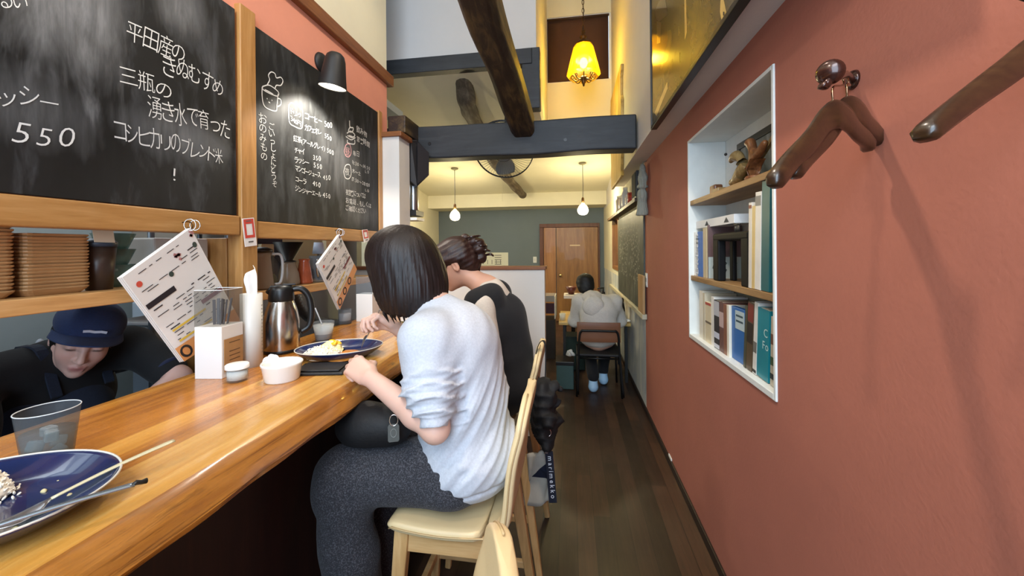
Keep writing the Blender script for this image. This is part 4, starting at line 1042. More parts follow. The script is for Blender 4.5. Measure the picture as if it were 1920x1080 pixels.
for (pa, pb_, x, col, lab) in (((482, 438), (530, 458), -1.6, '#1a1d38', 'navy box at the back of the right pine shelf'), ((490, 459), (514, 472), -1.58, '#d9d3ad', 'cream card box at the back of the right pine shelf'), ((612, 448), (628, 470), -1.58, '#ddd4b0', 'cream box behind the far hanging menu')):
    a, b = P(*pa, X=x), P(*pb_, X=x)
    o = thing('carton', lab, 'box', (x, (a.y + b.y) / 2, Z2)); make('box_body', MB().box((x - 0.03, a.y, Z2), (x, b.y, a.z)), simple(col, 0.6), o, bevel=0.002)
    make('lid_flap', MB().box((x - 0.03, a.y, a.z), (x + 0.002, b.y, a.z + 0.004)), simple(col, 0.5), o)

# ---------------------------------------------------------------- on the worktop
# acrylic napkin and cutlery holder: white box below, clear top
a = Vector((-1.245, 1.12, CZ)); hd = thing('napkin_holder', 'white box holder with clear acrylic top and kraft card beside the jar', 'napkin holder', (-1.20, 1.18, CZ))
A_, B_, C_ = P(365, 711, Z=CZ), P(416, 711, Z=CZ), P(452, 692, Z=CZ)
ex = (B_ - A_); ey = Vector((-ex.y, ex.x, 0)).normalized() * 0.10; B_ = A_ + ex
zt1 = CZ + 0.175; zt2_ = CZ + 0.298
m = MB().prism([A_, B_, B_ + ey, A_ + ey], (0, 0, 0), (0, 0, 0.175)); make('white_box', m, simple('#e4e0dc', 0.6), hd, bevel=0.002)
o3 = ex.normalized() * 0.003; o4 = ey.normalized() * 0.003
m = MB()
for p, q in ((A_, B_), (B_, B_ + ey), (B_ + ey, A_ + ey), (A_ + ey, A_)):
    m.add([p + UP * 0.1755, q + UP * 0.1755, q + UP * 0.2975, p + UP * 0.2975], [(0, 1, 2, 3)])
make('clear_top', m, thin_clear('holder_acrylic', '#dcdad6', 0.94, 0.05), hd)
m = MB(); rim = []
for p, q in ((A_, B_), (B_, B_ + ey), (B_ + ey, A_ + ey), (A_ + ey, A_)): m.tube([p + Vector((0, 0, 0.298)), q + Vector((0, 0, 0.298))], 0.0012, 6)
make('acrylic_edge', m, simple('#e9ecec', 0.2), hd)
nn = ex.normalized() * 0.0015
kp = lambda u, v: B_ + ey * u + Vector((0, 0, v)) + nn
make('kraft_card', MB().prism([kp(0.08, 0.02), kp(0.95, 0.02), kp(0.95, 0.13), kp(0.08, 0.13)], (0, 0, 0), nn), M_KRAFT, hd)
for v in (0.115, 0.085, 0.07, 0.055): make('printed_line', MB().stroke([kp(0.3, v) + nn * 1.2, kp(0.8, v) + nn * 1.2], 0.003, nn), simple('#5e4126', 0.8), hd, fix=False)
# dark toothpick sticks bundled inside the clear top
sk = thing('cutlery_bundle', 'dark grey sticks standing in the clear top of the white holder', 'cutlery', A_ + ex * 0.6 + ey * 0.5 + Vector((0, 0, 0.175)))
for k in range(6):
    b = A_ + ex * (0.40 + 0.07 * k) + ey * (0.4 + 0.08 * (k % 3)) + Vector((0, 0, 0.176))
    make('stick', MB().beam(b, b + Vector((0.004 * (k - 2), 0.006, 0.085 + 0.004 * (k % 2))), 0.009, 0.005), simple('#4b4a50', 0.5), sk, bevel=0.001)
# tall clear napkin tower behind it
b = Vector((-1.185, 1.275, CZ)); H = 0.27; r = 0.036
tw = thing('napkin_tower', 'tall slim translucent tower with a napkin poking out behind the white holder', 'napkin holder', b)
make('tower_body', MB().lathe([(0, 0.0), (r, 0.0), (r, H), (r - 0.002, H), (r - 0.002, 0.003), (0, 0.003)], b, 28), thin_clear('frosted_plastic', '#f2efe8', 0.35, 0.3), tw, smooth=True)
make('napkin_roll', MB().lathe([(0, 0.004), (r - 0.005, 0.004), (r - 0.005, H - 0.012), (0, H - 0.012)], b, 24), M_TISSUE, tw, smooth=True)
def nap(u, v):
    w = 0.030 * (0.55 + 0.75 * v) * (1 - max(0, v - 0.75) * 1.9)
    return b + Vector((0.0 + (u - 0.5) * w * 1.0, 0.012 * math.cos(u * 7 + v * 2) + (u - 0.5) * w * 0.9, H - 0.03 + v * 0.118 + 0.018 * v * (u - 0.5) * 2))
make('napkin', MB().grid(nap, 8, 10), M_TISSUE, tw, smooth=True, solid=0.001)
m = MB()
for k in range(14):
    aa = 0.15 + 0.02 * (k % 3); rr_ = r + 0.0006; z0 = 0.05 + k * 0.0135
    m.stroke([b + Vector((rr_ * math.cos(t), rr_ * math.sin(t), z0)) for t in (aa, aa + 0.12, aa + 0.22)], 0.004, (1, 0.2, 0))
make('printed_text', m, simple('#9b9890', 0.7), tw, fix=False)

# small lidded glass jar
c = P(445, 714, Z=CZ); c.z = CZ
lathe_thing('sugar_jar', 'small lidded glass jar of white sugar in front of the napkin tower', 'jar', c, [('glass_body', [(0, 0.001), (0.028, 0.001), (0.032, 0.006), (0.032, 0.036), (0.03, 0.042), (0.028, 0.042), (0.029, 0.036), (0.029, 0.007), (0, 0.005)], thin_clear('jar_glass', '#f2f4f4', 0.95, 0.04)), ('sugar', [(0, 0.006), (0.0285, 0.008), (0.0285, 0.034), (0, 0.038)], simple('#f0eee8', 0.9, 0, 0.06, 200, 0.4, 300)), ('lid', [(0.034, 0.043), (0.034, 0.054), (0.031, 0.057), (0, 0.058), (0, 0.043)], simple('#f1efea', 0.3))])
# ramekin with tissue
c = Vector((-0.955, 1.15, CZ))
rk = lathe_thing('ramekin', 'white ceramic ramekin next to the sugar jar', 'ramekin', c, [('bowl', [(0, 0.0), (0.050, 0.0), (0.052, 0.004), (0.060, 0.05), (0.063, 0.056), (0.061, 0.060), (0.056, 0.058), (0.052, 0.05), (0.046, 0.008), (0, 0.006)], M_WHITEGL)])
ts = Vector((c.x - 0.082, c.y + 0.052, CZ + 0.020)); rn = random.Random(4); m = MB()
def crum(u, v):
    a = u * 2 * PI; q = PI * v
    r_ = 0.021 * (1 + 0.35 * math.sin(3 * a + 4 * v) * math.sin(q) + 0.2 * math.sin(7 * a + 9 * v))
    return ts + Vector((r_ * math.sin(q) * math.cos(a) * 1.2, r_ * math.sin(q) * math.sin(a), r_ * math.cos(q) * 1.35 + 0.014))
tag(make('crumpled_tissue', m.grid(crum, 22, 14), M_TISSUE), 'crumpled white tissue sticking up behind the white ramekin', 'tissue')

# thermal carafe
c = Vector((-1.225, 1.475, CZ))
cf = lathe_thing('thermal_carafe', 'brushed steel thermal carafe with black lid and black handle', 'carafe', c, [
    ('steel_body', [(0, 0.0), (0.066, 0.0), (0.068, 0.006), (0.0685, 0.08), (0.068, 0.13), (0.060, 0.175), (0.048, 0.212), (0.044, 0.222), (0, 0.222)], simple('#b9b2aa', 0.22, 1.0, 0.05, 3)),
    ('base_band', [(0.067, 0.0), (0.0705, 0.002), (0.0705, 0.012), (0.068, 0.014)], M_BLACK),
    ('lid', [(0.046, 0.212), (0.050, 0.222), (0.047, 0.262), (0.040, 0.278), (0.02, 0.284), (0, 0.284)], simple('#111112', 0.35))])
hx = Vector((0.82, 0.57, 0)).normalized()
make('handle', MB().tube(bez([c + hx * 0.036 + UP * 0.262, c + hx * 0.075 + UP * 0.262, c + hx * 0.104 + UP * 0.225, c + hx * 0.113 + UP * 0.16, c + hx * 0.104 + UP * 0.10, c + hx * 0.072 + UP * 0.075], 28), [0.012 + 0.002 * math.sin(k / 28 * PI) for k in range(29)], 14), simple('#131314', 0.35), cf, smooth=True)
make('spout', MB().lathe([(0, 0), (0.02, 0.0), (0.014, 0.03), (0, 0.03)], c - hx * 0.04 + UP * 0.25, 16, Matrix.Rotation(0.6, 3, 'Y')), simple('#111112', 0.35), cf, smooth=True)
make('lid_lever', MB().obox(c + hx * 0.03 + UP * 0.284, (0.05, 0.024, 0.008), Matrix.Rotation(math.atan2(hx.y, hx.x), 3, 'Z')), simple('#1c1c1d', 0.3), cf, bevel=0.003)

# black tray (bill folder)
q = [P(546, 706, Z=CZ), P(642, 704, Z=CZ), P(664, 684, Z=CZ), P(572, 686, Z=CZ)]
bt = thing('bill_tray', 'flat black leather tray on the counter in front of the curry plate', 'tray', sum(q, Vector()) / 4)
m = MB().prism(q, (0, 0, 0), (0, 0, 0.010)); make('tray_body', m, simple('#0e0d0e', 0.45, 0, 0.2), bt, bevel=0.003)
cc = sum(q, Vector()) / 4; q2 = [cc + (p - cc) * 0.82 + UP * 0.0102 for p in q]
make('flap', MB().prism(q2, (0, 0, 0), (0, 0, 0.006)), simple('#141213', 0.4), bt, bevel=0.002)

# oval blue plates with a pale rim
def plate_at(c, rx, ry, rot, label):
    o = thing('oval_plate', label, 'plate', c, rot, group='blue oval plates with pale rims')
    M4 = None
    prof = [(0, 0.006), (0.55, 0.007), (0.78, 0.018), (0.94, 0.036), (0.985, 0.0405), (1.0, 0.040), (0.97, 0.034), (0.80, 0.012), (0.62, 0.002), (0.55, 0.0), (0, 0.0)]
    ml = MB(); sub = MB().lathe([(r, z) for r, z in prof], seg=64)
    ml.add([(v[0] * rx, v[1] * ry, v[2]) for v in sub.v], sub.f)
    make('plate_body', ml, M_BLUEPL, o, smooth=True, local=True)
    t = MB().tube([(rx * 0.99 * math.cos(a), ry * 0.99 * math.sin(a), 0.0405) for a in [2 * PI * k / 72 for k in range(73)]], 0.0019, 8, cap=False)
    make('pale_rim', t, simple('#d9d3c6', 0.25, coat=0.4), o, smooth=True, local=True)
    return o
fp = Vector((-0.945, 0.47, CZ)); plate_at(fp, 0.185, 0.15, 0.25, 'nearly empty blue oval plate at the near left corner of the counter')
cp = Vector((-0.925, 1.43, CZ)); plate_at(cp, 0.165, 0.125, 0.45, 'blue oval plate of curry in front of the diner in the grey sweatshirt')

def blob(name, c, rx, ry, rz, mat, parent, seed, amp=0.18, freq=3.0, seg=36, rings=20):
    rn = random.Random(seed); ph = [(Vector((rn.uniform(-1, 1), rn.uniform(-1, 1), rn.uniform(-1, 1))).normalized() * freq * rn.uniform(0.7, 2.4), rn.uniform(0, 6.28), rn.uniform(0.4, 1)) for _ in range(12)]
    m = MB().sphere((0, 0, 0), 1, seg, rings); out = []
    for v in m.v:
        v = Vector(v); k = 1 + amp * sum(a * math.sin(d.dot(v) + p) for d, p, a in ph) / 4
        w_ = Vector((v.x * rx * k, v.y * ry * k, v.z * rz * k)); w_.z = max(w_.z, -0.0)
        out.append(w_ + Vector(c))
    m.v = [tuple(v) for v in out]
    return make(name, m, mat, parent, smooth=True)
M_RICE = simple('#f2ebdb', 0.7, 0, 0.03, 160, 0.25, 260, name='cooked_rice')
# curry and egg on the far plate
fd_ = thing('curry_rice', 'mound of rice topped with egg beside orange curry on the far blue plate', 'food', cp + Vector((0, 0, 0.008)))
blob('rice', cp + Vector((-0.045, -0.045, 0.008)), 0.068, 0.06, 0.034, M_RICE, fd_, 1)
blob('scrambled_egg', cp + Vector((-0.035, -0.005, 0.026)), 0.048, 0.042, 0.032, simple('#e9d9a0', 0.5, 0, 0.1, 30, 0.5, 90), fd_, 2, 0.3)
blob('egg_yolk', cp + Vector((-0.028, -0.0, 0.050)), 0.026, 0.024, 0.016, simple('#f0b21c', 0.35), fd_, 3, 0.35)
blob('curry_sauce', cp + Vector((0.025, -0.02, 0.008)), 0.085, 0.07, 0.015, simple('#c07a30', 0.3, 0, 0.25, 40, 0.5, 60), fd_, 4, 0.2)
blob('meat_piece', cp + Vector((0.05, -0.045, 0.016)), 0.03, 0.02, 0.012, simple('#8a4a20', 0.45, 0, 0.2), fd_, 5, 0.3)
blob('green_garnish', cp + Vector((-0.02, -0.07, 0.012)), 0.03, 0.014, 0.008, simple('#4d5b26', 0.6, 0, 0.3, 60), fd_, 6, 0.5)
# left-over rice and scraps on the near plate
lo = thing('rice_leftover', 'clump of left-over white rice at the left edge of the near plate', 'food', fp + Vector((-0.09, 0.0, 0.01)))
g0 = P(8, 905, Z=CZ + 0.03)
def grains(c, rx, ry, rz, n, seed, parent):
    rn = random.Random(seed); m = MB()
    for _ in range(n):
        th, z = rn.uniform(0, 2 * PI), rn.uniform(0.0, 1.0); s = math.sqrt(1 - z * z)
        p = Vector(c) + Vector((rx * s * math.cos(th), ry * s * math.sin(th), rz * z)) * rn.uniform(0.90, 1.06)
        R = Euler((rn.uniform(0, 6), rn.uniform(0, 6), rn.uniform(0, 6))).to_matrix(); m.sphere(p, (0.0042, 0.0019, 0.0019), 7, 5, R)
    make('rice_grains', m, M_RICE, parent, smooth=True)['kind'] = 'stuff'
rc_ = Vector((g0.x - 0.030, g0.y - 0.022, CZ + 0.012))
blob('rice', rc_, 0.048, 0.038, 0.040, M_RICE, lo, 8, 0.16, 3.0); grains(rc_, 0.049, 0.039, 0.042, 420, 3, lo); grains(rc_ + Vector((0, 0, -0.004)), 0.06, 0.048, 0.012, 90, 5, lo)
grains(cp + Vector((-0.045, -0.045, 0.016)), 0.070, 0.062, 0.034, 420, 4, fd_)
rn = random.Random(21)
for k, (px, py) in enumerate(((118, 884), (80, 895), (110, 902), (121, 898), (82, 919), (153, 922), (131, 928), (29, 988))):
    q = P(px, py, Z=CZ + 0.010); d = q - fp; d.z = 0
    if d.length > 0.13: q = P(px, py, Z=CZ + 0.020); 
    tag(blob('rice_crumb', q + Vector((0, 0, -0.003)), 0.006, 0.004, 0.005, simple('#c9bb8c', 0.6), None, 30 + k, 0.2, 2, 10, 6), 'stray rice crumb stuck to the near blue plate', 'crumb', 'rice crumbs on the near plate')

def spoon(name, label, cat, tip, end, zt, ze, col, kind, w=0.0055):
    a, b = P(*tip, Z=zt), P(*end, Z=ze); o = thing(name, label, cat, (a + b) / 2)
    d = (b - a).normalized(); L = (b - a).length; s = d.cross(UP).normalized()
    pts = []; N = 26
    m = MB(); rs = []
    for i in range(N + 1):
        t = i / N; p = a.lerp(b, t)
        if kind == 'spoon':
            if t < 0.26: wd = 0.019 * math.sqrt(max(0.02, 1 - ((t - 0.13) / 0.135) ** 2)); th = 0.0012; dz = -0.007 * (1 - ((t - 0.13) / 0.13) ** 2)
            else: wd = 0.0038 + w * 0.55 * (t - 0.26) / 0.74; th = 0.0024; dz = 0.003 * math.sin((t - 0.26) / 0.74 * PI)
        else:
            wd = 0.011 if t < 0.2 else 0.0045 + w * 0.5 * (t - 0.2); th = 0.0030; dz = 0.003 * math.sin(t * PI)
        rs.append([p + s * (wd * math.cos(q)) + UP * (th * math.sin(q) + dz) for q in [2 * PI * k / 10 for k in range(10)]])
    m.loft(rs[:8] if kind == 'spoon' else rs[:6]); make('spoon_bowl' if kind == 'spoon' else 'fork_head', m, M_STEEL if kind == 'spoon' else simple('#c4cdd6', 0.2, 1.0), o, smooth=True)
    m = MB(); m.loft(rs[7:] if kind == 'spoon' else rs[5:]); make('handle', m, col, o, smooth=True)
    return o, a, b
spoon('spoon', 'slim spoon with ivory handle lying across the near blue plate', 'spoon', (-20, 990), (326, 826), CZ + 0.018, CZ + 0.048, simple('#d6cba6', 0.35, 0.2), 'spoon', 0.006)
fk, a, b = spoon('fork', 'steel fork with a black tip to its handle resting on the near blue plate', 'fork', (-120, 1025), (252, 908), CZ + 0.050, CZ + 0.046, simple('#a9bccd', 0.2, 0.9), 'fork', 0.006)
a2, b2_ = P(249, 909, Z=CZ + 0.047), P(275, 901, Z=CZ + 0.044)
make('handle_tip', MB().tube([a2, a2.lerp(b2_, 0.25) + UP * 0.002, a2.lerp(b2_, 0.6), b2_], [0.0028, 0.004, 0.0035, 0.0045], 10), simple('#17130f', 0.5), fk, smooth=True)

# glass of iced water by the near plate
c = Vector((-1.055, 0.63, CZ)); 
iw = lathe_thing('water_glass', 'clear tumbler of iced water behind the near blue plate', 'glass', c, [('glass_body', [(0, 0.003), (0.031, 0.0), (0.034, 0.004), (0.038, 0.04), (0.042, 0.076), (0.046, 0.112)], thin_clear('tumbler_plastic', '#c4cacf', 0.92, 0.04))])
make('rim', MB().tube([c + Vector((0.0455 * math.cos(t), 0.0455 * math.sin(t), 0.112)) for t in [2 * PI * k / 40 for k in range(41)]], 0.0011, 6, cap=False), thin_clear('rim_plastic', '#eef2f4', 0.4, 0.05), iw, smooth=True)
ii = thing('iced_water', 'ice cubes and water inside the clear tumbler by the near plate', 'water', c + UP * 0.008)
make('water', MB().lathe([(0, 0.0085), (0.0315, 0.009), (0.0385, 0.068), (0, 0.068)], c, 28), thin_clear('water_body', '#dfe6e6', 0.90, 0.03), ii, smooth=True)
for k, (dx, dy, dz) in enumerate(((-0.012, 0.008, 0.062), (0.014, -0.004, 0.06), (0.0, 0.016, 0.04), (-0.01, -0.014, 0.042), (0.012, 0.01, 0.025))):
    make('ice_cube', MB().obox(c + Vector((dx, dy, dz)), (0.022, 0.02, 0.02), Euler((k, k * 1.7, k * 0.6)).to_matrix()), thin_clear('ice', '#eef0ee', 0.72, 0.2), ii, bevel=0.004)

# lassi glass with straw
c = Vector((-1.165, 1.67, CZ))
ls = lathe_thing('lassi_glass', 'glass of white lassi with a straw behind the curry plate', 'glass', c, [('glass_body', [(0, 0.0), (0.033, 0.0), (0.036, 0.004), (0.048, 0.09), (0.0465, 0.0905), (0.034, 0.008), (0, 0.006)], G_THIN), ('lassi', [(0, 0.009), (0.0335, 0.0095), (0.0455, 0.076), (0, 0.079)], simple('#ece7d8', 0.4))])
make('straw', MB().tube([c + Vector((0.01, 0.01, 0.02)), c + Vector((-0.018, -0.035, 0.16))], 0.003, 10), simple('#c9cdd2', 0.3), ls, smooth=True)
# small jar of toothpicks, white stand, olive bottle
c = P(647, 607, Z=CZ); c.z = CZ
lathe_thing('small_glass', 'small clear glass under the tip of the far hanging menu', 'glass', c, [('glass_body', [(0, 0.0), (0.033, 0.0), (0.035, 0.004), (0.036, 0.085), (0.034, 0.085), (0.033, 0.006), (0, 0.005)], G_THIN), ('paper_liner', [(0.031, 0.02), (0.032, 0.06), (0, 0.06), (0, 0.02)], simple('#e3d6cc', 0.8))])
a_, b_ = P(668, 603, Z=CZ), P(694, 603, Z=CZ)
ws_ = thing('napkin_holder', 'plain white holder box between the far menu and the bobbed head', 'napkin holder', (a_ + b_) / 2)
make('white_box', MB().box((a_.x, a_.y, CZ), (b_.x + 0.02, a_.y + 0.09, CZ + 0.165)), simple('#ece8e2', 0.5), ws_, bevel=0.002)
make('clear_top', MB().box((a_.x, a_.y, CZ + 0.166), (b_.x + 0.02, a_.y + 0.003, CZ + 0.27)), G_THIN, ws_)
c = P(762, 612, Z=CZ); c.z = CZ
lathe_thing('sauce_bottle', 'olive sauce bottle with white label between the two diners', 'bottle', c, [('bottle_body', [(0, 0), (0.028, 0), (0.03, 0.006), (0.03, 0.06), (0.022, 0.075), (0.018, 0.082), (0, 0.082)], simple('#5a5a35', 0.25)), ('white_label', [(0.0305, 0.034), (0.0308, 0.036), (0.0308, 0.056), (0.0305, 0.058)], M_PAPER), ('cap', [(0, 0.11), (0.018, 0.108), (0.02, 0.08), (0, 0.08)], M_BLACK)])

# ---------------------------------------------------------------- kitchen behind the pass-through
kt = thing('prep_bench', 'stainless prep bench standing in the kitchen behind the counter', 'bench', (-2.6, 1.4, 0))
make('bench_top', MB().box((-3.0, -0.6, 0.84), (-2.25, 1.95, 0.88)), M_STEEL, kt, bevel=0.004)
for x, y in ((-2.95, -0.5), (-2.3, -0.5), (-2.95, 1.9), (-2.3, 1.9)): make('leg', MB().box((x - 0.02, y - 0.02, 0), (x + 0.02, y + 0.02, 0.84)), M_STEEL, kt)
make('under_shelf', MB().box((-2.95, -0.5, 0.3), (-2.3, 1.9, 0.32)), M_STEEL, kt)
fr_ = thing('fridge', 'pale blue-white kitchen cabinet fridge behind the far menu', 'fridge', (-2.35, 2.55, 0))
make('cabinet', MB().box((-2.7, 2.0, 0.0), (-2.0, 3.15, 1.14)), simple('#c2ccd6', 0.3), fr_, bevel=0.01)
make('dark_gap', MB().box((-2.69, 2.01, 1.14), (-2.02, 3.14, 1.30)), simple('#2b1d14', 0.5), fr_)
make('upper_door', MB().box((-2.7, 2.0, 1.30), (-2.0, 3.15, 1.9)), simple('#9a8f82', 0.5), fr_, bevel=0.01)
make('handle', MB().tube([(-1.985, 2.2, 0.8), (-1.96, 2.2, 0.82), (-1.96, 2.2, 1.02), (-1.985, 2.2, 1.04)], 0.01, 10), M_STEEL, fr_, smooth=True)
hs = bez([P(548, 540, X=-1.68), P(562, 575, X=-1.70), P(585, 598, X=-1.72), P(625, 606, X=-1.74), P(668, 606, X=-1.76), P(700, 606, X=-1.8)], 90)
tag(make('duct_hose', MB().tube(hs, [0.03 + 0.003 * math.sin(k * 2.2) for k in range(91)], 16), simple('#9aa0a2', 0.35, 0.6), smooth=True), 'grey corrugated duct hose curving under the right pine shelf', 'hose')
tag(make('steel_pipe', MB().tube([(-1.75, 1.75, 0.0), (-1.75, 1.75, 2.59)], 0.022, 14), M_STEEL, smooth=True), 'upright steel pipe behind the thermal carafe', 'pipe')
rk_ = thing('wire_rack', 'grey steel rack of pale tubs seen past the near menu in the kitchen', 'rack', (-2.0, 1.55, 0))
for x, y in ((-2.15, 1.45), (-1.85, 1.45), (-2.15, 1.95), (-1.85, 1.95)): make('upright', MB().tube([(x, y, 0), (x, y, 1.75)], 0.012, 10), simple('#5b6670', 0.4, 0.5), rk_, smooth=True)
for z in (0.98, 1.32, 1.62): make('rack_shelf', MB().box((-2.17, 1.43, z), (-1.83, 1.97, z + 0.015)), simple('#8b959c', 0.35, 0.7), rk_)
make('brace', MB().beam((-1.84, 1.45, 0.98), (-1.84, 1.95, 1.32), 0.012, 0.012), simple('#5b6670', 0.4, 0.5), rk_)
for k, (y, z, w_, h, c_, lb) in enumerate(((1.56, 0.997, 0.2, 0.12, '#bcd0d6', 'low pale blue tub on the lower level of the kitchen rack'), (1.81, 0.997, 0.24, 0.2, '#d5dde0', 'tall white tub on the lower level of the kitchen rack'), (1.57, 1.337, 0.22, 0.16, '#9fb9c4', 'blue-grey tub on the middle level of the kitchen rack'), (1.81, 1.337, 0.2, 0.13, '#cfd9dc', 'pale tub on the middle level of the kitchen rack'))):
    t_ = thing('storage_tub', lb, 'tub', (-2.0, y, z), group='tubs on the kitchen rack')
    make('tub_body', MB().prism([(-2.1, y - w_ / 2, z), (-1.88, y - w_ / 2, z), (-1.88, y + w_ / 2, z), (-2.1, y + w_ / 2, z)], (0, 0, 0), (0, 0, h)), simple(c_, 0.4), t_, bevel=0.012)
    make('lid', MB().box((-2.11, y - w_ / 2 - 0.005, z + h), (-1.87, y + w_ / 2 + 0.005, z + h + 0.015)), simple('#e2e8ea', 0.4), t_, bevel=0.004)
hc = thing('range_hood', 'grey steel hood over the kitchen behind the stacked trays', 'hood', (-2.4, 0.6, 1.55))
make('hood_body', MB().prism([(-2.9, -0.8, 1.62), (-2.0, -0.8, 1.62), (-2.0, -0.8, 1.72), (-2.4, -0.8, 2.1), (-2.9, -0.8, 2.1)], (0, 0, 0), (0, 2.0, 0)), simple('#9ba2a6', 0.35, 0.6, 0.05), hc, bevel=0.004)
make('hood_lip', MB().box((-2.0, -0.8, 1.60), (-1.985, 1.2, 1.66)), M_STEEL, hc)
# ================================================================== NICHE, BOOKS, HANGERS
SH1, SH2 = 1.70, 1.295     # tops of the two niche boards
NB = NZ0 + 0.022
M_NSH = wood('niche_board', '#7a5a33', '#97744a', '#b08d5c', 'Y', 1.0, 0.5)
for z, lb in ((SH1, 'upper wooden board in the wall niche carrying the carved figures'), (SH2, 'lower wooden board in the wall niche carrying magazines and the lantern')):
    tag(make('niche_shelf', MB().box((XR + 0.002, NY0 + 0.0145, z - 0.026), (0.8295, NY1 - 0.0145, z)), M_NSH, bevel=0.002), lb, 'shelf')

def book(y0, th, h, depth, z, col, label, lean=0.0, front=0.0, text=None, tcol='#e8e4d8', cat='book', group=None, pages=True, spine=None):
    """a book standing on z, spine towards the room (-X); y0 is its far side, it leans towards +Y by lean"""
    o = thing('book' if cat == 'book' else 'magazine', label, cat, (XR + 0.02 + front, y0, z), 0, group)
    o.rotation_euler = (lean, 0, 0)
    x0, x1 = 0.0, depth; t = 0.0022 if th > 0.012 else 0.0012
    cov = MB(); cov.box((x0, -th, 0), (x0 + t, 0, h)).box((x0 + t, -th, 0), (x1, -th + t, h)).box((x0 + t, -t, 0), (x1, 0, h))
    mt = simple(col, 0.4, 0, 0.06, 15, coat=0.15)
    make('cover', cov, mt, o, local=True, bevel=0.0006, seg=1)
    make('pages', MB().box((x0 + t, -th + t, 0.002), (x1 - 0.003, -t, h - 0.003)), simple('#e2dcc8', 0.85), o, local=True)
    if spine:
        for (a, b, c) in spine: make('spine_band', MB().box((x0 - 0.0006, -th + 0.0005, h * a), (x0, -0.0005, h * b)), simple(c, 0.5), o, local=True)
    if text:
        m = MB(); write(m, text, (x0 - 0.0006, -th / 2 + th * 0.32, h * 0.07), (x0 - 0.0006, -th / 2 + th * 0.32, h * 0.93), th * 0.62, (0, 1, 0), (-1, 0, 0), 0.004, 0.0, 0.0006, fit=False)
        make('spine_lettering', m, simple(tcol, 0.5), o, local=True, fix=False)
    return o
GB, GM = 'books on the bottom of the niche', 'magazines on the lower niche board'
# bottom row, far end first
R = lambda px: P(px, 620, X=XR + 0.02).y
yb = lambda px: P(px, 640, X=XR + 0.02).y
specs = [(1312, 1318, 0.245, '#e7e2d2', 'pale cream book at the far end of the bottom row', None), (1318, 1322, 0.24, '#cfc6ae', 'thin beige book second from the far end of the bottom row', None), (1323, 1334, 0.20, '#dccfae', 'cream book with a small red top label in the bottom row', [(0.93, 0.99, '#b0483a'), (0.48, 0.53, '#6a5c4c')]),
         (1334, 1339, 0.235, '#e9e6df', 'white thin book beside the black and white magazine', None), (1339, 1349, 0.225, '#23222a', 'black magazine with pale patches on its spine in the bottom row', [(0.68, 0.98, '#b9bcc4'), (0.22, 0.34, '#c9cede'), (0.02, 0.1, '#cfd2dc')]), (1349, 1357, 0.225, '#6d4a44', 'dull purple-brown book in the bottom row', [(0.5, 0.8, '#c2a9a6')]),
         (1357, 1363, 0.22, '#8a5a44', 'thin rust-brown book left of the white one by the blue book', None), (1363, 1367, 0.222, '#e6e0cf', 'thin white book touching the big blue book', None)]
for a, b, h, c, lb, sp in specs:
    y0, y1 = yb(a), yb(b); book(y0, max(0.005, (y0 - y1) * 0.97), h, 0.15, NB, c, lb, group=GB, spine=sp)
# blue book standing with its cover turned to the room
y0, y1 = yb(1367), yb(1392)
o = thing('book', 'bright blue book with a white label facing the room', 'book', (XR + 0.04, (y0 + y1) / 2, NB), 0, GB)
make('cover', MB().box((XR + 0.03, y1, NB), (XR + 0.05, y0, NB + 0.222)), simple('#2467b0', 0.4), o, bevel=0.003)
make('white_label', MB().box((XR + 0.0288, y1 + 0.004, NB + 0.135), (XR + 0.03, y0 - 0.042, NB + 0.21)), simple('#b9cdd2', 0.5), o)
for z in (0.19, 0.168): make('printed_line', MB().stroke([(XR + 0.0283, y0 - 0.05, NB + z), (XR + 0.0283, y1 + 0.015, NB + z)], 0.008, (-1, 0, 0)), simple('#35505c', 0.6), o, fix=False)
# leaning ones near the near end
specs = [(1393, 1397, 0.245, '#4b4a36', 0.10, 'dark olive magazine leaning over at the right of the blue book', None, None), (1398, 1409, 0.26, '#5b4a34', 0.10, 'brown book with dark red top leaning in the bottom row', [(0.72, 0.98, '#7a2f26'), (0.40, 0.7, '#2a211b')], None),
         (1410, 1417, 0.268, '#dcdcd6', 0.09, 'white book with small dark spine marks leaning on the teal book', [(0.30, 0.45, '#6f6e68'), (0.02, 0.06, '#22211f')], None), (1418, 1441, 0.25, '#0f8494', 0.06, 'thick teal book with pale lettering at the near end of the bottom row', None, None), (1443, 1450, 0.235, '#b9b3a2', 0.05, 'pale patterned booklet at the nearest end of the bottom row', [(0.3, 0.42, '#3c5236'), (0.6, 0.75, '#6a4a3a'), (0.1, 0.18, '#1d2a2c')], None)]
for a, b, h, c, ln, lb, sp, tx in specs:
    y0, y1 = yb(a), yb(b); t_ = max(0.004, y0 - y1)
    q = book(y0 - 0.0, t_ * 0.93, h, 0.14, NB + 0.002 + t_ * math.sin(ln), c, lb, lean=ln, group=GB, spine=sp)
    if c == '#0f8494':
        m = MB(); write(m, 'C', (-0.0008, -t_ * 0.55, h * 0.62), (-0.0008, -t_ * 0.86, h * 0.62), 0.030, (0, 0, 1), (-1, 0, 0), 0.0, 0, 0.0006, fit=False); write(m, 'Fo', (-0.0008, -t_ * 0.45, h * 0.44), (-0.0008, -t_ * 0.95, h * 0.44), 0.030, (0, 0, 1), (-1, 0, 0), 0.0, 0, 0.0006, fit=False)
        make('spine_lettering', m, simple('#bfe0e0', 0.5), q, local=True, fix=False)
tag(make('paper_stack', MB().box((0.818, NY0 + 0.25, NB), (0.8295, NY1 - 0.1, NB + 0.27)), simple('#8d948f', 0.8), bevel=0.003), 'grey folder standing behind the bottom row of books', 'folder')

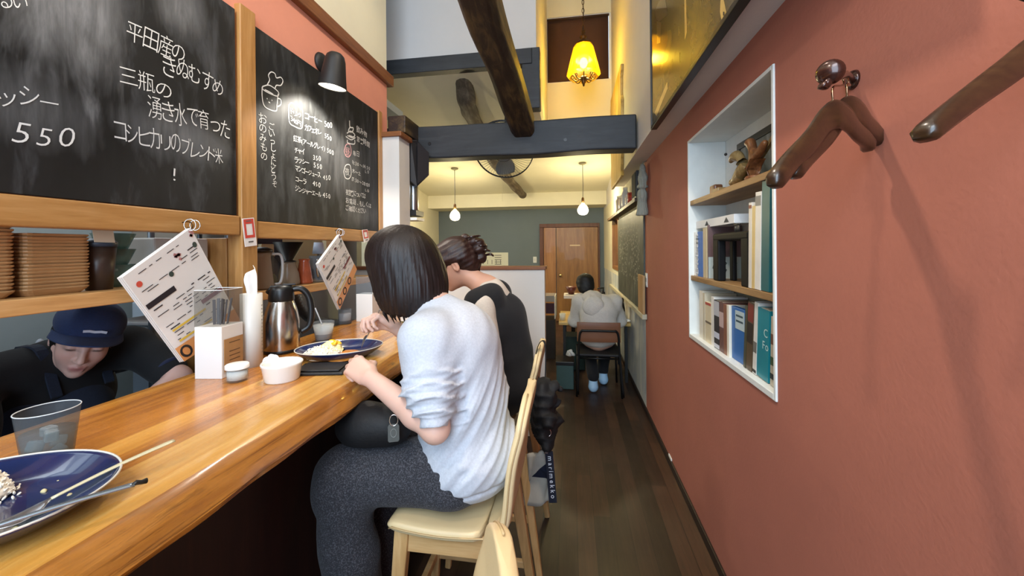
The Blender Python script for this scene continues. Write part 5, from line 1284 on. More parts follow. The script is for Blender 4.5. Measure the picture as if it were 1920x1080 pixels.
# middle row
ym = lambda px: P(px, 470, X=XR + 0.02).y
specs = [(1299, 1304, 0.235, '#e6e4dc', 'thin white magazine at the far end of the lower board', None, None), (1305, 1308, 0.22, '#b9b6ac', 'thin grey magazine between white ones on the lower board', None, None), (1308, 1318, 0.235, '#2c6cc4', 'blue book with a name running up its spine on the lower board', None, 'Erik Bruun'), (1318, 1325, 0.25, '#cdbf9c', 'cream book beside the blue named one on the lower board', None, None)]
for a, b, h, c, lb, sp, tx in specs:
    y0, y1 = ym(a), ym(b); book(y0, max(0.004, (y0 - y1) * 0.97), h, 0.15, SH2, c, lb, group=GM, text=tx, tcol='#e4ecf6')
specs = [(1409, 1415, 0.315, '#e2ddd2', 0.03, 'white magazine leaning left of the yellow one on the lower board', [(0.93, 0.97, '#8a4a3a')]), (1415, 1421, 0.30, '#d9be7e', 0.035, 'straw-yellow magazine leaning on the lower board', None), (1421, 1432, 0.345, '#ebe8e0', 0.04, 'tall white magazine leaning beside the teal one', [(0.86, 0.96, '#8d8c88')]), (1433, 1449, 0.375, '#155f66', 0.04, 'tall dark teal book at the near end of the lower board', None)]
for a, b, h, c, ln, lb, sp in specs:
    y0, y1 = ym(a), ym(b); t_ = y0 - y1
    book(y0, t_ * 0.95, h, 0.13, SH2 + 0.001 + t_ * math.sin(ln), c, lb, lean=ln, group=GM, spine=sp, front=-0.012)
# dusky picture book, its wide cover turned to the near side
y0 = ym(1325.6)
pr = thing('picture_book', 'dusky purple picture book with a pale drawn lower panel behind the black lantern', 'book', (0.74, y0 - 0.006, SH2))
make('cover', MB().box((XR + 0.022, y0 - 0.012, SH2), (0.822, y0, SH2 + 0.262)), simple('#6a5252', 0.5, 0, 0.06), pr, bevel=0.001)
make('lower_panel', MB().box((XR + 0.022, y0 - 0.0128, SH2), (0.822, y0 - 0.012, SH2 + 0.105)), simple('#b4c0bc', 0.5, 0, 0.06, 30), pr)
for k in range(3):
    xx = XR + 0.05 + k * 0.045
    make('drawing', MB().stroke([(xx + 0.008 * math.sin(t * 2), y0 - 0.0135, SH2 + 0.03 + 0.011 * t) for t in range(6)], 0.010, (0, -1, 0)), simple('#4b585a', 0.7), pr, fix=False)
wb = thing('paper_house', 'white card model with two dark triangles lying on top of the far magazines', 'card model', (0.70, ym(1325), SH2 + 0.25))
ya, yz_ = ym(1302), ym(1372)
make('card_body', MB().box((XR + 0.03, yz_, SH2 + 0.253), (XR + 0.13, ya, SH2 + 0.292)), simple('#e6eaec', 0.6), wb, bevel=0.001)
for px in (1322, 1358):
    yy = ym(px); make('dark_triangle', MB().add([(XR + 0.029, yy - 0.028, SH2 + 0.262), (XR + 0.029, yy + 0.028, SH2 + 0.262), (XR + 0.029, yy, SH2 + 0.285)], [(0, 1, 2)]), simple('#2a3440', 0.6), wb, fix=False)
# black lantern: arched frame, feet, small handle bars
ya, yb_ = ym(1346), ym(1401); lz = SH2
ln = thing('lantern', 'black arched lantern frame standing on the lower niche board', 'lantern', (0.69, (ya + yb_) / 2, lz))
M_LB = simple('#08080a', 0.6, spec=0.25)
xa, xb = XR + 0.016, XR + 0.085
for y_, nm in ((ya, 'leg'), (yb_, 'leg')):
    make(nm, MB().beam((xa + 0.01, y_, lz), (xa + 0.01, y_, lz + 0.19), 0.066, 0.034, (1, 0, 0)), M_LB, ln, bevel=0.006)
    make(nm, MB().beam((xb, y_ + 0.0, lz), (xb, y_, lz + 0.19), 0.040, 0.018, (1, 0, 0)), M_LB, ln, bevel=0.005)
make('top', MB().box((xa - 0.008, yb_ - 0.034, lz + 0.180), (xb + 0.012, ya + 0.034, lz + 0.215)), M_LB, ln, bevel=0.010, seg=3)
m = MB(); yc = (ya + yb_) / 2 - 0.02
for k in range(4): m.tube([(xa + 0.02, yc + 0.02 - k * 0.013, lz + 0.215), (xa + 0.02, yc + 0.02 - k * 0.013, lz + 0.247)], 0.0025, 6)
m.tube([(xa + 0.02, yc + 0.026, lz + 0.247), (xa + 0.02, yc - 0.026, lz + 0.247)], 0.004, 8)
make('handle', m, simple('#3a3632', 0.4), ln, smooth=True)

# carved wooden figures and dark frame on the upper board
M_CARV = wood('carved_wood', '#4a2a18', '#7a4c2c', '#a87448', 'Z', 1.6, 0.35, 0.2)
M_CARV2 = wood('pale_carved_wood', '#6b5434', '#8d7448', '#ae9462', 'Z', 1.6, 0.4, 0.2)
def skin_fig(name, pts, edges, mat, parent, subd=2):
    """one continuous surface grown on a skeleton of (point, radius)"""
    me = bpy.data.meshes.new(name); me.from_pydata([tuple(p) for p, r in pts], edges, [])
    o = bpy.data.objects.new(name, me); COL.objects.link(o); me.materials.append(mat)
    md = o.modifiers.new('skin', 'SKIN'); sub = o.modifiers.new('sub', 'SUBSURF'); sub.levels = sub.render_levels = subd
    lay = me.skin_vertices[0].data if len(me.skin_vertices) else None
    if lay is None:
        bm = bmesh.new(); bm.from_mesh(me); bm.verts.layers.skin.verify(); bm.to_mesh(me); bm.free(); lay = me.skin_vertices[0].data
    for i, (p, r) in enumerate(pts): lay[i].radius = (r * 0.82, r * 0.82)
    lay[0].use_root = True; md.use_smooth_shade = True
    o.parent = parent
    if parent is not None: o.matrix_parent_inverse = world_of(parent).inverted()
    return o
def fy(px): return P(px, 330, X=0.70).y
y_ = fy(1390); b0 = Vector((0.70, y_, SH1))
fg = thing('carved_figure', 'carved wooden bird-headed figure reclining in the middle of the upper board', 'figurine', b0)
V = Vector
skin_fig('figure_body', [(b0 + V((0, 0.02, 0.035)), 0.030), (b0 + V((0, 0.05, 0.03)), 0.026), (b0 + V((-0.01, 0.085, 0.025)), 0.018), (b0 + V((0, -0.02, 0.055)), 0.032), (b0 + V((0, -0.045, 0.075)), 0.026), (b0 + V((-0.01, -0.03, 0.10)), 0.018), (b0 + V((-0.015, 0.0, 0.13)), 0.034), (b0 + V((-0.02, 0.035, 0.125)), 0.022), (b0 + V((-0.02, 0.058, 0.11)), 0.008)], [(0, 1), (1, 2), (0, 3), (3, 4), (3, 5), (5, 6), (6, 7), (7, 8)], M_CARV2, fg)
make('eye', MB().sphere(b0 + V((-0.052, 0.02, 0.138)), 0.006), M_BLACK, fg, smooth=True)
y_ = fy(1422); b0 = Vector((0.695, y_, SH1))
fg = thing('carved_figure', 'reddish carved wooden figure sitting nearest on the upper board', 'figurine', b0)
skin_fig('figure_body', [(b0 + V((0, 0, 0.04)), 0.034), (b0 + V((0, 0.03, 0.09)), 0.028), (b0 + V((0, 0.035, 0.125)), 0.018), (b0 + V((0, 0.045, 0.16)), 0.030), (b0 + V((-0.01, 0.075, 0.155)), 0.012), (b0 + V((0, -0.03, 0.10)), 0.022), (b0 + V((0, -0.07, 0.13)), 0.014), (b0 + V((0, 0.05, 0.03)), 0.02)], [(0, 1), (1, 2), (2, 3), (3, 4), (1, 5), (5, 6), (0, 7)], M_CARV, fg)
make('stand', MB().lathe([(0, 0), (0.04, 0), (0.042, 0.008), (0.036, 0.016), (0, 0.016)], b0, 20), M_CARV, fg, smooth=True)
y_ = fy(1347); b0 = Vector((0.69, y_, SH1))
fg = thing('carved_box', 'small reddish carved block at the far end of the upper board', 'ornament', b0)
make('block', MB().box((0.67, y_ - 0.03, SH1), (0.71, y_ + 0.035, SH1 + 0.045)), M_CARV, fg, bevel=0.008, seg=3)
make('slab', MB().box((0.66, y_ - 0.10, SH1), (0.70, y_ - 0.032, SH1 + 0.02)), M_CARV2, fg, bevel=0.005)
st = thing('incense_stick', 'flat pale stick leaning behind the carved figures', 'stick', (0.72, fy(1420), SH1))
make('stick_body', MB().beam((0.735, fy(1375), SH1 + 0.005), (0.735, fy(1448), SH1 + 0.18), 0.012, 0.016), M_CARV2, st)
fr = thing('framed_photo', 'dark frame with pale picture leaning at the near end of the upper board', 'photo', (0.79, 1.5, SH1))
x = 0.785; ya, yb_ = P(1381, 300, X=x).y, NY0 + 0.02; h = 0.235; t = 0.03
m = MB(); m.box((x, yb_, SH1), (x + 0.018, ya, SH1 + t)).box((x, yb_, SH1 + h - t), (x + 0.018, ya, SH1 + h)).box((x, yb_, SH1 + t), (x + 0.018, yb_ + t, SH1 + h - t)).box((x, ya - t, SH1 + t), (x + 0.018, ya, SH1 + h - t))
make('frame', m, simple('#151312', 0.4), fr, bevel=0.003)
make('picture', MB().box((x + 0.006, yb_ + t, SH1 + t), (x + 0.012, ya - t, SH1 + h - t)), m_patchy('old_photo', '#38403e', '#69706c', '#a9b3b4'), fr)

# ---- coat hooks and wooden hangers
M_HANG = wood('hanger_wood', '#1d110a', '#33200f', '#473018', 'X', 0.9, 0.33, 0.3)
M_HOOKB = simple('#3c2018', 0.25, 0.4, 0.2, 20, coat=0.5)
M_WIRE = simple('#9a7a5e', 0.18, 1.0)
hk0 = P(1600, 150, X=XR); hk1 = P(1558, 136, D=0.70)
hk = thing('coat_hook', 'dark bronze coat hook with knobbed end holding two hangers', 'hook', (XR, hk0.y, hk0.z))
make('wall_plate', MB().lathe([(0, 0), (0.022, 0), (0.020, -0.006), (0, -0.008)], (XR, hk0.y, hk0.z), 24, RX), M_HOOKB, hk, smooth=True)
make('arm', MB().tube(bez([Vector((XR, hk0.y, hk0.z)), hk0.lerp(hk1, 0.35) + V((0, 0, 0.006)), hk0.lerp(hk1, 0.75) + V((0, 0, -0.004)), hk1], 16), [0.009, 0.0085] + [0.007] * 11 + [0.009, 0.010, 0.011, 0.012], 12), M_HOOKB, hk, smooth=True)
d = (hk1 - hk0).normalized()
make('knob', MB().lathe([(0, -0.012), (0.012, -0.01), (0.020, -0.002), (0.022, 0.006), (0.016, 0.014), (0, 0.017)], hk1, 24, d.to_track_quat('Z', 'Y').to_matrix()), M_HOOKB, hk, smooth=True)
make('lower_prong', MB().tube(bez([hk0.lerp(hk1, 0.85), hk1 + V((-0.002, 0, -0.012)), hk1 + V((-0.012, -0.004, -0.026)), hk1 + V((-0.02, -0.006, -0.022))], 12), [0.007] * 10 + [0.008, 0.009, 0.006], 10), M_HOOKB, hk, smooth=True)
mb_b = MB().tube([Vector((XR, hk0.y - 0.012, hk0.z - 0.035)), Vector((XR - 0.03, hk0.y - 0.014, hk0.z - 0.03))], 0.006, 8)

def hanger(spine, label, hook=None, apex_h=0.052, w=0.012, endw=0.026):
    """spine: points of the wooden bow from one tip to the other"""
    o = thing('coat_hanger', label, 'hanger', spine[len(spine) // 2], 0, 'brown wooden coat hangers')
    pts = bez(spine, 48); rs = []; N = 48
    flat = (spine[-1] - spine[0]); flat.z = 0; side = flat.normalized().cross(UP)
    for i, p in enumerate(pts):
        t = abs(i / N - 0.5) * 2; dd = (pts[min(i + 1, N)] - pts[max(i - 1, 0)]).normalized(); u = side.cross(dd).normalized()
        if u.z < 0: u = -u
        hh = apex_h * (1 - 0.42 * t ** 1.3); ww = w + (endw - w) * max(0, (t - 0.45) / 0.55) ** 1.5
        if t > 0.93: k = math.sqrt(max(0.02, 1 - ((t - 0.93) / 0.07) ** 2)); hh *= k; ww *= (0.5 + 0.5 * k)
        off = u * (-hh * 0.0)
        rs.append([p + side * (ww / 2 * sg * c_) + u * (hh / 2 * s_) for sg, c_, s_ in ((1, 1, -0.6), (1, 1, 0.5), (1, 0.6, 0.9), (1, 0, 1), (-1, 0.6, 0.9), (-1, 1, 0.5), (-1, 1, -0.6), (-1, 0.6, -0.95), (1, 0, -1), (1, 0.6, -0.95))])
    make('wooden_bow', MB().loft(rs), M_HANG, o, smooth=True)
    if hook:
        make('wire_hook', MB().tube(bez(hook, 40), 0.0019, 10), M_WIRE, o, smooth=True)
    return o
def bow(dx):
    T = lambda px, py, D: P(px, py, D=D) + Vector(dx)
    return [T(1447, 346, 0.60), T(1478, 308, 0.625), T(1520, 264, 0.655), T(1548, 226, 0.68), T(1570, 214, 0.69), T(1590, 224, 0.71), T(1606, 244, 0.735), T(1622, 260, 0.765), T(1630, 276, 0.785)]
off2 = P(1596, 205, D=0.725) - P(1570, 214, D=0.69)
ap = P(1562, 196, D=0.69); hp = hk0.lerp(hk1, 0.62)
def wire(ap, hp): return [ap, ap + V((0, 0, 0.03)), ap.lerp(hp, 0.55) + V((0.006, 0.0, 0.004)), hp + V((0.012, 0.010, -0.012)), hp + V((0.010, 0.012, 0.004)), hp + V((0.002, 0.0, 0.0125)), hp + V((-0.010, -0.012, 0.004)), hp + V((-0.012, -0.013, -0.006))]
hanger(bow((0, 0, 0)), 'front brown wooden hanger on the bronze hook, its long arm reaching over the niche edge', wire(ap, hp))
hanger([p + off2 * 1.0 for p in bow((0, 0, 0))], 'second brown wooden hanger just behind the front one on the bronze hook', wire(ap + off2, hk0.lerp(hk1, 0.36)))
T = lambda px, py, D: P(px, py, D=D)
hanger([T(1726, 258, 0.42), T(1770, 222, 0.425), T(1830, 176, 0.435), T(1890, 132, 0.445), T(1945, 90, 0.455), T(1985, 78, 0.465), T(2025, 100, 0.475), T(2060, 140, 0.485), T(2085, 180, 0.495)], 'third brown wooden hanger cut off by the right edge, showing only one arm', [T(1978, 60, 0.46), T(1979, 30, 0.46), T(1992, 0, 0.465), T(2006, -18, 0.47), T(2018, -8, 0.475), T(2015, 4, 0.475)], apex_h=0.036)
h2 = T(2008, -6, 0.47)
hk2 = thing('coat_hook', 'bronze coat hook outside the right edge carrying the third hanger', 'hook', (XR, h2.y, h2.z))
make('arm', MB().tube([Vector((XR, h2.y, h2.z)), Vector((h2.x - 0.02, h2.y, h2.z - 0.006)), Vector((h2.x - 0.05, h2.y, h2.z + 0.01))], 0.007, 10), M_HOOKB, hk2, smooth=True)
make('wall_plate', MB().lathe([(0, 0), (0.022, 0), (0.020, -0.006), (0, -0.008)], (XR, h2.y, h2.z), 24, RX), M_HOOKB, hk2, smooth=True)
# ================================================================== COUNTER CHAIRS
M_CREAMLEATHER = simple('#dcc496', 0.45, 0, 0.04, 6, 0.08, 160, name='cream_upholstery')
M_PIPING = simple('#b89d70', 0.5, name='cream_piping')
M_OAK = wood('pale_oak', '#a9804c', '#c59c66', '#d6b27e', 'Z', 1.0, 0.45)
M_OAKX = wood('pale_oak_rail', '#a9804c', '#c59c66', '#d6b27e', 'X', 1.0, 0.45)
def shell_rings(path, th):
    """path of (x, z, half width); closed section with rounded rim"""
    rs = []; n = len(path)
    for i, (x, z, hw) in enumerate(path):
        a, b = path[max(i - 1, 0)], path[min(i + 1, n - 1)]; d = Vector((b[0] - a[0], 0, b[1] - a[1])).normalized(); nn = Vector((-d.z, 0, d.x))   # inner normal
        c = Vector((x, 0, z)); ring = []
        for yy, k in ((-1, 0.0), (-0.985, 0.75), (-0.95, 1.0), (-0.5, 0.82), (0, 0.72), (0.5, 0.82), (0.95, 1.0), (0.985, 0.75), (1, 0.0), (0.985, -0.75), (0.95, -1), (0.4, -1), (-0.4, -1), (-0.95, -1), (-0.985, -0.75)):
            ring.append(c + Vector((0, yy * hw, 0)) + nn * (k * th / 2))
        rs.append(ring)
    return rs
def seat_path():
    p = [(-0.165, 0.612, 0.185), (-0.162, 0.624, 0.196), (-0.150, 0.633, 0.203)]
    for i in range(1, 9): t = i / 8; p.append((-0.150 + t * 0.28, 0.633 - 0.012 * math.sin(t * PI * 0.9), 0.205))
    return p
def back_path():
    p = [(0.125, 0.627, 0.205), (0.155, 0.631, 0.206), (0.176, 0.645, 0.207), (0.189, 0.672, 0.206), (0.195, 0.72, 0.204), (0.200, 0.78, 0.200), (0.208, 0.835, 0.196), (0.218, 0.875, 0.190), (0.228, 0.91, 0.182)]
    for i in range(1, 9):
        t = i / 8; p.append((0.228 + 0.014 * t, 0.91 + 0.085 * t, 0.182 - 0.11 * t ** 2.4))
    return p
def counter_chair(loc, label, rotz=0.0):
    t = thing('counter_chair', label, 'chair', loc, rotz, 'cream upholstered counter chairs')
    make('seat', MB().loft(shell_rings(seat_path(), 0.034)), M_CREAMLEATHER, t, smooth=True, local=True, subd=1)
    make('backrest', MB().loft(shell_rings(back_path(), 0.032)), M_CREAMLEATHER, t, smooth=True, local=True, subd=1)
    m = MB(); sp = seat_path()[1:] + back_path()[1:]
    for sg in (-1, 1): m.tube([(x, sg * (hw + 0.0005), z) for x, z, hw in sp], 0.0028, 6)
    make('piping', m, M_PIPING, t, smooth=True, local=True)
    # plywood back shell behind the upholstery
    bp = back_path()[2:-1]; m = MB()
    for i in range(len(bp)): pass
    m.loft([[Vector((x + 0.006 + o_, yy * (hw - 0.022), z - o_ * 0.2)) for o_, yy in ((0, -1), (0, 1), (0.008, 1), (0.008, -1))] for x, z, hw in bp])
    make('plywood_shell', m, M_OAK, t, local=True, smooth=False)
    m = MB()
    for sg in (-1, 1): m.box((-0.135, sg * 0.165 - 0.011, 0.544), (0.15, sg * 0.165 + 0.011, 0.612))
    m.box((-0.150, -0.154, 0.544), (-0.128, 0.154, 0.612)); m.box((0.14, -0.154, 0.544), (0.162, 0.154, 0.612))
    make('seat_frame', m, M_OAKX, t, local=True, bevel=0.003)
    for sx, sy in ((-1, -1), (-1, 1), (1, -1), (1, 1)):
        top = Vector((-0.130 if sx < 0 else 0.155, sy * 0.165, 0.608)); bot = Vector((-0.175 if sx < 0 else 0.245, sy * 0.20, 0.0))
        make('leg', MB().beam(bot, top, 0.022, 0.026, (1, 0, 0), 0.036, 0.046), M_OAK, t, local=True, bevel=0.005)
    f = 0.25
    make('footrest', MB().beam((-0.158, -0.183, f), (-0.158, 0.183, f), 0.022, 0.03), M_OAKX, t, local=True, bevel=0.004)
    for sg in (-1, 1): make('stretcher', MB().beam((-0.156, sg * 0.186, f), (0.208, sg * 0.186, f), 0.02, 0.026), M_OAKX, t, local=True, bevel=0.004)
    return t
ch1 = counter_chair((-0.378, 1.265, 0), 'cream counter chair the diner in the grey sweatshirt sits on')
ch2 = dup(ch1, (-0.385, 1.88, 0), -0.02, 'cream counter chair under the diner in black, bag hanging on its back')
ch0 = dup(ch1, (-0.322, 0.466, 0), 0.28, 'empty cream counter chair at the bottom edge, only its back showing')
# ================================================================== PEOPLE (surfaces grown from rounded volumes)
class Body:
    """smooth union of tapered limbs and ellipsoids on a grid, turned into one continuous skin"""
    def __init__(s): s.p = []
    def cap(s, a, b, r1, r2=None, k=0.02): s.p.append(('c', np.array(a, float), np.array(b, float), r1, r1 if r2 is None else r2, k, 1)); return s
    def chain(s, pts, rs, k=0.02):
        for i in range(len(pts) - 1): s.cap(pts[i], pts[i + 1], rs[i], rs[i + 1], k)
        return s
    def ell(s, c, r, R=None, k=0.02, sgn=1): s.p.append(('e', np.array(c, float), np.array(r, float), np.eye(3) if R is None else np.array(R, float), None, k, sgn)); return s
    def tor(s, c, ax, R, r, k=0.01): s.p.append(('t', np.array(c, float), np.array(Vector(ax).normalized(), float), R, r, k, 1)); return s
    def plane(s, pt, n, k=0.006): s.p.append(('h', np.array(pt, float), np.array(Vector(n).normalized(), float), None, None, k, 0)); return s
    def field(s, res):
        lo = np.full(3, 9e9); hi = -lo
        def box(q):
            if q[0] == 'c': r = max(q[3], q[4]); return np.minimum(q[1], q[2]) - r, np.maximum(q[1], q[2]) + r
            if q[0] == 'e': e = np.abs(q[3]) @ q[2]; return q[1] - e, q[1] + e
            if q[0] == 't': return q[1] - q[3] - q[4], q[1] + q[3] + q[4]
        for q in s.p:
            if q[0] != 'h' and q[6] > 0: a, b = box(q); lo = np.minimum(lo, a); hi = np.maximum(hi, b)
        lo -= 4 * res; hi += 4 * res; n = np.ceil((hi - lo) / res).astype(int) + 1
        f = np.full(n, 0.2, np.float32)
        for q in s.p:
            if q[0] == 'h':
                ax = [((lo[i] + np.arange(n[i]) * res) - q[1][i]) * q[2][i] for i in range(3)]
                d = (ax[0][:, None, None] + ax[1][None, :, None] + ax[2][None, None, :]).astype(np.float32)
                k = q[5]; h = np.clip(0.5 - 0.5 * (f - d) / k, 0, 1); f = f * (1 - h) + d * h + k * h * (1 - h); continue
            a, b = box(q); m = q[5] + 4 * res
            i0 = np.maximum(np.floor((a - m - lo) / res).astype(int), 0); i1 = np.minimum(np.ceil((b + m - lo) / res).astype(int) + 1, n)
            if (i1 <= i0).any(): continue
            g = [(lo[i] + np.arange(i0[i], i1[i]) * res).astype(np.float32) for i in range(3)]
            X, Y, Z = g[0][:, None, None], g[1][None, :, None], g[2][None, None, :]
            if q[0] == 'c':
                ab = q[2] - q[1]; L = max(float(ab @ ab), 1e-9); px, py, pz = X - q[1][0], Y - q[1][1], Z - q[1][2]
                t = np.clip((px * ab[0] + py * ab[1] + pz * ab[2]) / L, 0, 1)
                d = np.sqrt((px - t * ab[0]) ** 2 + (py - t * ab[1]) ** 2 + (pz - t * ab[2]) ** 2) - (q[3] + (q[4] - q[3]) * t)
            elif q[0] == 'e':
                R = q[3]; px, py, pz = X - q[1][0], Y - q[1][1], Z - q[1][2]
                l = [(px * R[0][i] + py * R[1][i] + pz * R[2][i]) / q[2][i] for i in range(3)]
                k0 = np.sqrt(l[0] ** 2 + l[1] ** 2 + l[2] ** 2); k1 = np.sqrt((l[0] / q[2][0]) ** 2 + (l[1] / q[2][1]) ** 2 + (l[2] / q[2][2]) ** 2) + 1e-9
                d = k0 * (k0 - 1) / k1
            else:
                px, py, pz = X - q[1][0], Y - q[1][1], Z - q[1][2]; u = q[2]
                hgt = px * u[0] + py * u[1] + pz * u[2]; rad = np.sqrt(np.maximum(px ** 2 + py ** 2 + pz ** 2 - hgt ** 2, 0)) - q[3]
                d = np.sqrt(hgt ** 2 + rad ** 2) - q[4]
            sl = tuple(slice(i0[i], i1[i]) for i in range(3)); o = f[sl]; k = q[5]
            if q[6] > 0: h = np.clip(0.5 + 0.5 * (o - d) / k, 0, 1); f[sl] = o * (1 - h) + d * h - k * h * (1 - h)
            else: d = -d; h = np.clip(0.5 - 0.5 * (o - d) / k, 0, 1); f[sl] = o * (1 - h) + d * h + k * h * (1 - h)
        return f, lo
    def mesh(s, res):
        f, lo = s.field(res); n = f.shape; ins = f < 0
        c = [ins[a:n[0] - 1 + a, b:n[1] - 1 + b, e:n[2] - 1 + e] for a in (0, 1) for b in (0, 1) for e in (0, 1)]
        cnt = sum(x.astype(np.int8) for x in c); act = (cnt > 0) & (cnt < 8); idx = np.argwhere(act)
        ids = np.full(act.shape, -1, np.int32); ids[act] = np.arange(len(idx))
        offs = [(a, b, e) for a in (0, 1) for b in (0, 1) for e in (0, 1)]
        vals = np.stack([f[idx[:, 0] + o[0], idx[:, 1] + o[1], idx[:, 2] + o[2]] for o in offs], 1)
        acc = np.zeros((len(idx), 3)); w = np.zeros(len(idx))
        for i, a in enumerate(offs):
            for j, b in enumerate(offs):
                if j > i and sum(abs(a[q] - b[q]) for q in range(3)) == 1:
                    va, vb = vals[:, i], vals[:, j]; m = (va < 0) != (vb < 0); t = np.where(m, va / np.where(m, va - vb, 1), 0)
                    acc += m[:, None] * (np.array(a) + t[:, None] * (np.array(b) - np.array(a))); w += m
        V = lo + (idx + acc / w[:, None]) * res; F = []
        for ax in range(3):
            u, v = (ax + 1) % 3, (ax + 2) % 3
            s0 = [slice(None)] * 3; s1 = [slice(None)] * 3; s0[ax] = slice(0, n[ax] - 1); s1[ax] = slice(1, n[ax])
            A, B = ins[tuple(s0)], ins[tuple(s1)]; e = np.argwhere(A != B); e = e[(e[:, u] > 0) & (e[:, v] > 0) & (e[:, u] < n[u] - 1) & (e[:, v] < n[v] - 1)]
            fl = A[e[:, 0], e[:, 1], e[:, 2]]; q = []
            for du, dv in ((-1, -1), (0, -1), (0, 0), (-1, 0)):
                p = e.copy(); p[:, u] += du; p[:, v] += dv; q.append(ids[p[:, 0], p[:, 1], p[:, 2]])
            q = np.stack(q, 1); q[~fl] = q[~fl][:, ::-1]; F.append(q)
        return V, np.concatenate(F)

def vnormals(V, F):
    fn = np.cross(V[F[:, 2]] - V[F[:, 0]], V[F[:, 3]] - V[F[:, 1]]); N = np.zeros_like(V)
    for i in range(4): np.add.at(N, F[:, i], fn)
    return N / (np.linalg.norm(N, axis=1, keepdims=True) + 1e-12)
def relax(V, F, it=2, lam=0.5):
    for _ in range(it):
        A = np.zeros_like(V); c = np.zeros(len(V))
        for i in range(4):
            j = (i + 1) % 4; np.add.at(A, F[:, i], V[F[:, j]]); np.add.at(c, F[:, i], 1); np.add.at(A, F[:, j], V[F[:, i]]); np.add.at(c, F[:, j], 1)
        V = V + lam * (A / c[:, None] - V)
    return V
def waves(V, seed, n, fr, amp, stretch=(1, 1, 1)):
    r = np.random.RandomState(seed); o = np.zeros(len(V)); S = np.array(stretch); W = V + 0.02 * np.sin(V[:, [1, 2, 0]] * 17 + seed)
    for _ in range(n):
        d = r.normal(size=3) * S; d /= np.linalg.norm(d); o += np.sin(W @ d * fr * r.uniform(0.6, 1.5) + r.uniform(0, 6.28))
    return o * amp / math.sqrt(n)
def ridge(x): return 1 - 2 * np.abs(np.sin(x)) ** 0.7
def smst(x, a, b): t = np.clip((x - a) / (b - a), 0, 1); return t * t * (3 - 2 * t)
def folds(V, lst):
    o = np.zeros(len(V))
    for a, b, amp, wd in lst:
        a, b = np.array(a), np.array(b); ab = b - a; t = np.clip(((V - a) @ ab) / (ab @ ab), 0, 1); d = np.linalg.norm(V - a - t[:, None] * ab, axis=1)
        o += amp * np.exp(-(d / wd) ** 2) * np.sin(np.pi * np.clip(t, 0.06, 0.94)) ** 0.5
    return o
def body_obj(name, B, res, mat, parent, disp=None, rel=1, color=None, relax_after=0):
    V, F = B.mesh(res); V = relax(V, F, rel)
    if disp is not None: V = V + vnormals(V, F) * disp(V)[:, None]
    if relax_after: V = relax(V, F, relax_after)
    inv = np.array(world_of(parent).inverted()) if parent is not None else np.eye(4)
    L = V @ inv[:3, :3].T + inv[:3, 3]
    me = bpy.data.meshes.new(name); me.vertices.add(len(L)); me.vertices.foreach_set('co', L.astype(np.float32).ravel())
    me.loops.add(len(F) * 4); me.loops.foreach_set('vertex_index', F.astype(np.int32).ravel())
    me.polygons.add(len(F)); me.polygons.foreach_set('loop_start', np.arange(0, len(F) * 4, 4, dtype=np.int32))
    me.update(calc_edges=True); me.polygons.foreach_set('use_smooth', np.ones(len(F), bool)); me.materials.append(mat); me.validate()
    if color is not None:
        at = me.attributes.new('skin_tone', 'FLOAT_COLOR', 'POINT'); at.data.foreach_set('color', np.concatenate([color(V), np.ones((len(V), 1))], 1).astype(np.float32).ravel())
    o = bpy.data.objects.new(name, me); COL.objects.link(o)
    if parent is not None: o.parent = parent
    return o

def m_skin():
    t = NT('skin'); a = t.n('Attribute'); a.attribute_name = 'skin_tone'; t.l(a.outputs['Color'], t.b.inputs['Base Color'])
    t.rough(0.5); t.b.inputs['Subsurface Weight'].default_value = 0.12; t.b.inputs['Subsurface Radius'].default_value = (0.012, 0.005, 0.003); t.b.inputs['Subsurface Scale'].default_value = 0.6
    t.bump(t.noise(t.tc(), 220, 3), 0.04, 0.001); return t.m
M_SKIN = m_skin()
def m_hair(name, a, b, c, rough=0.36):
    t = NT(name); n = t.noise(t.tc((90, 90, 5)), 2.5, 4, 0.6); n2 = t.noise(t.tc((18, 18, 2)), 2, 3)
    t.color(t.ramp(t.mix(0.4, n, n2), [(0.3, a), (0.52, b), (0.75, c)])); t.rough(rough); t.bump(n, 0.35, 0.003)
    t.b.inputs['Specular IOR Level'].default_value = 0.45; return t.m
def m_cloth(name, c, var=0.1, scale=140, rough=0.9, fleck=None, bump=0.25):
    t = NT(name); base = lin(c); n = t.noise(t.tc(), scale, 3, 0.7); k = t.noise(t.tc(), 5, 3)
    lo = tuple(v * (1 - var) for v in base[:3]) + (1,); hi = tuple(min(1, v * (1 + var)) for v in base[:3]) + (1,)
    col = t.mix(t.ramp(n, [(0.35, 0.0), (0.65, 1.0)]), lo, hi)
    if fleck: col = t.mix(t.ramp(n, [(0.50, 0.0), (0.62, 1.0)]), col, fleck)
    t.color(col); t.rough(rough); t.b.inputs['Sheen Weight'].default_value = 0.05; t.bump(n, bump, 0.0015); return t.m
M_HAIR1 = m_hair('dark_brown_hair', '#0e0706', '#190d0b', '#291814', 0.5)
M_HAIR2 = m_hair('chestnut_hair', '#190c09', '#2f1812', '#4c2b20', 0.44)
M_HAIR3 = m_hair('black_hair', '#080707', '#100e0d', '#1a1715', 0.6)
M_GREYSWEAT = m_cloth('grey_sweatshirt', '#bfc3cb', 0.07, 150)
M_MELANGE = m_cloth('dark_melange_knit', '#29292e', 0.3, 260, 0.95, '#505056', 0.5)
M_BLACKDRESS = m_cloth('black_dress', '#0c0c10', 0.2, 120)
M_CREAMBLOUSE = m_cloth('cream_blouse', '#cfc3b4', 0.05, 160)
M_NAVY = m_cloth('navy_cotton', '#1a2c52', 0.12, 200)
M_BLACKTEE = m_cloth('black_tshirt', '#121214', 0.15, 160)
M_DENIM = m_cloth('dark_denim_apron', '#1b2436', 0.2, 240)
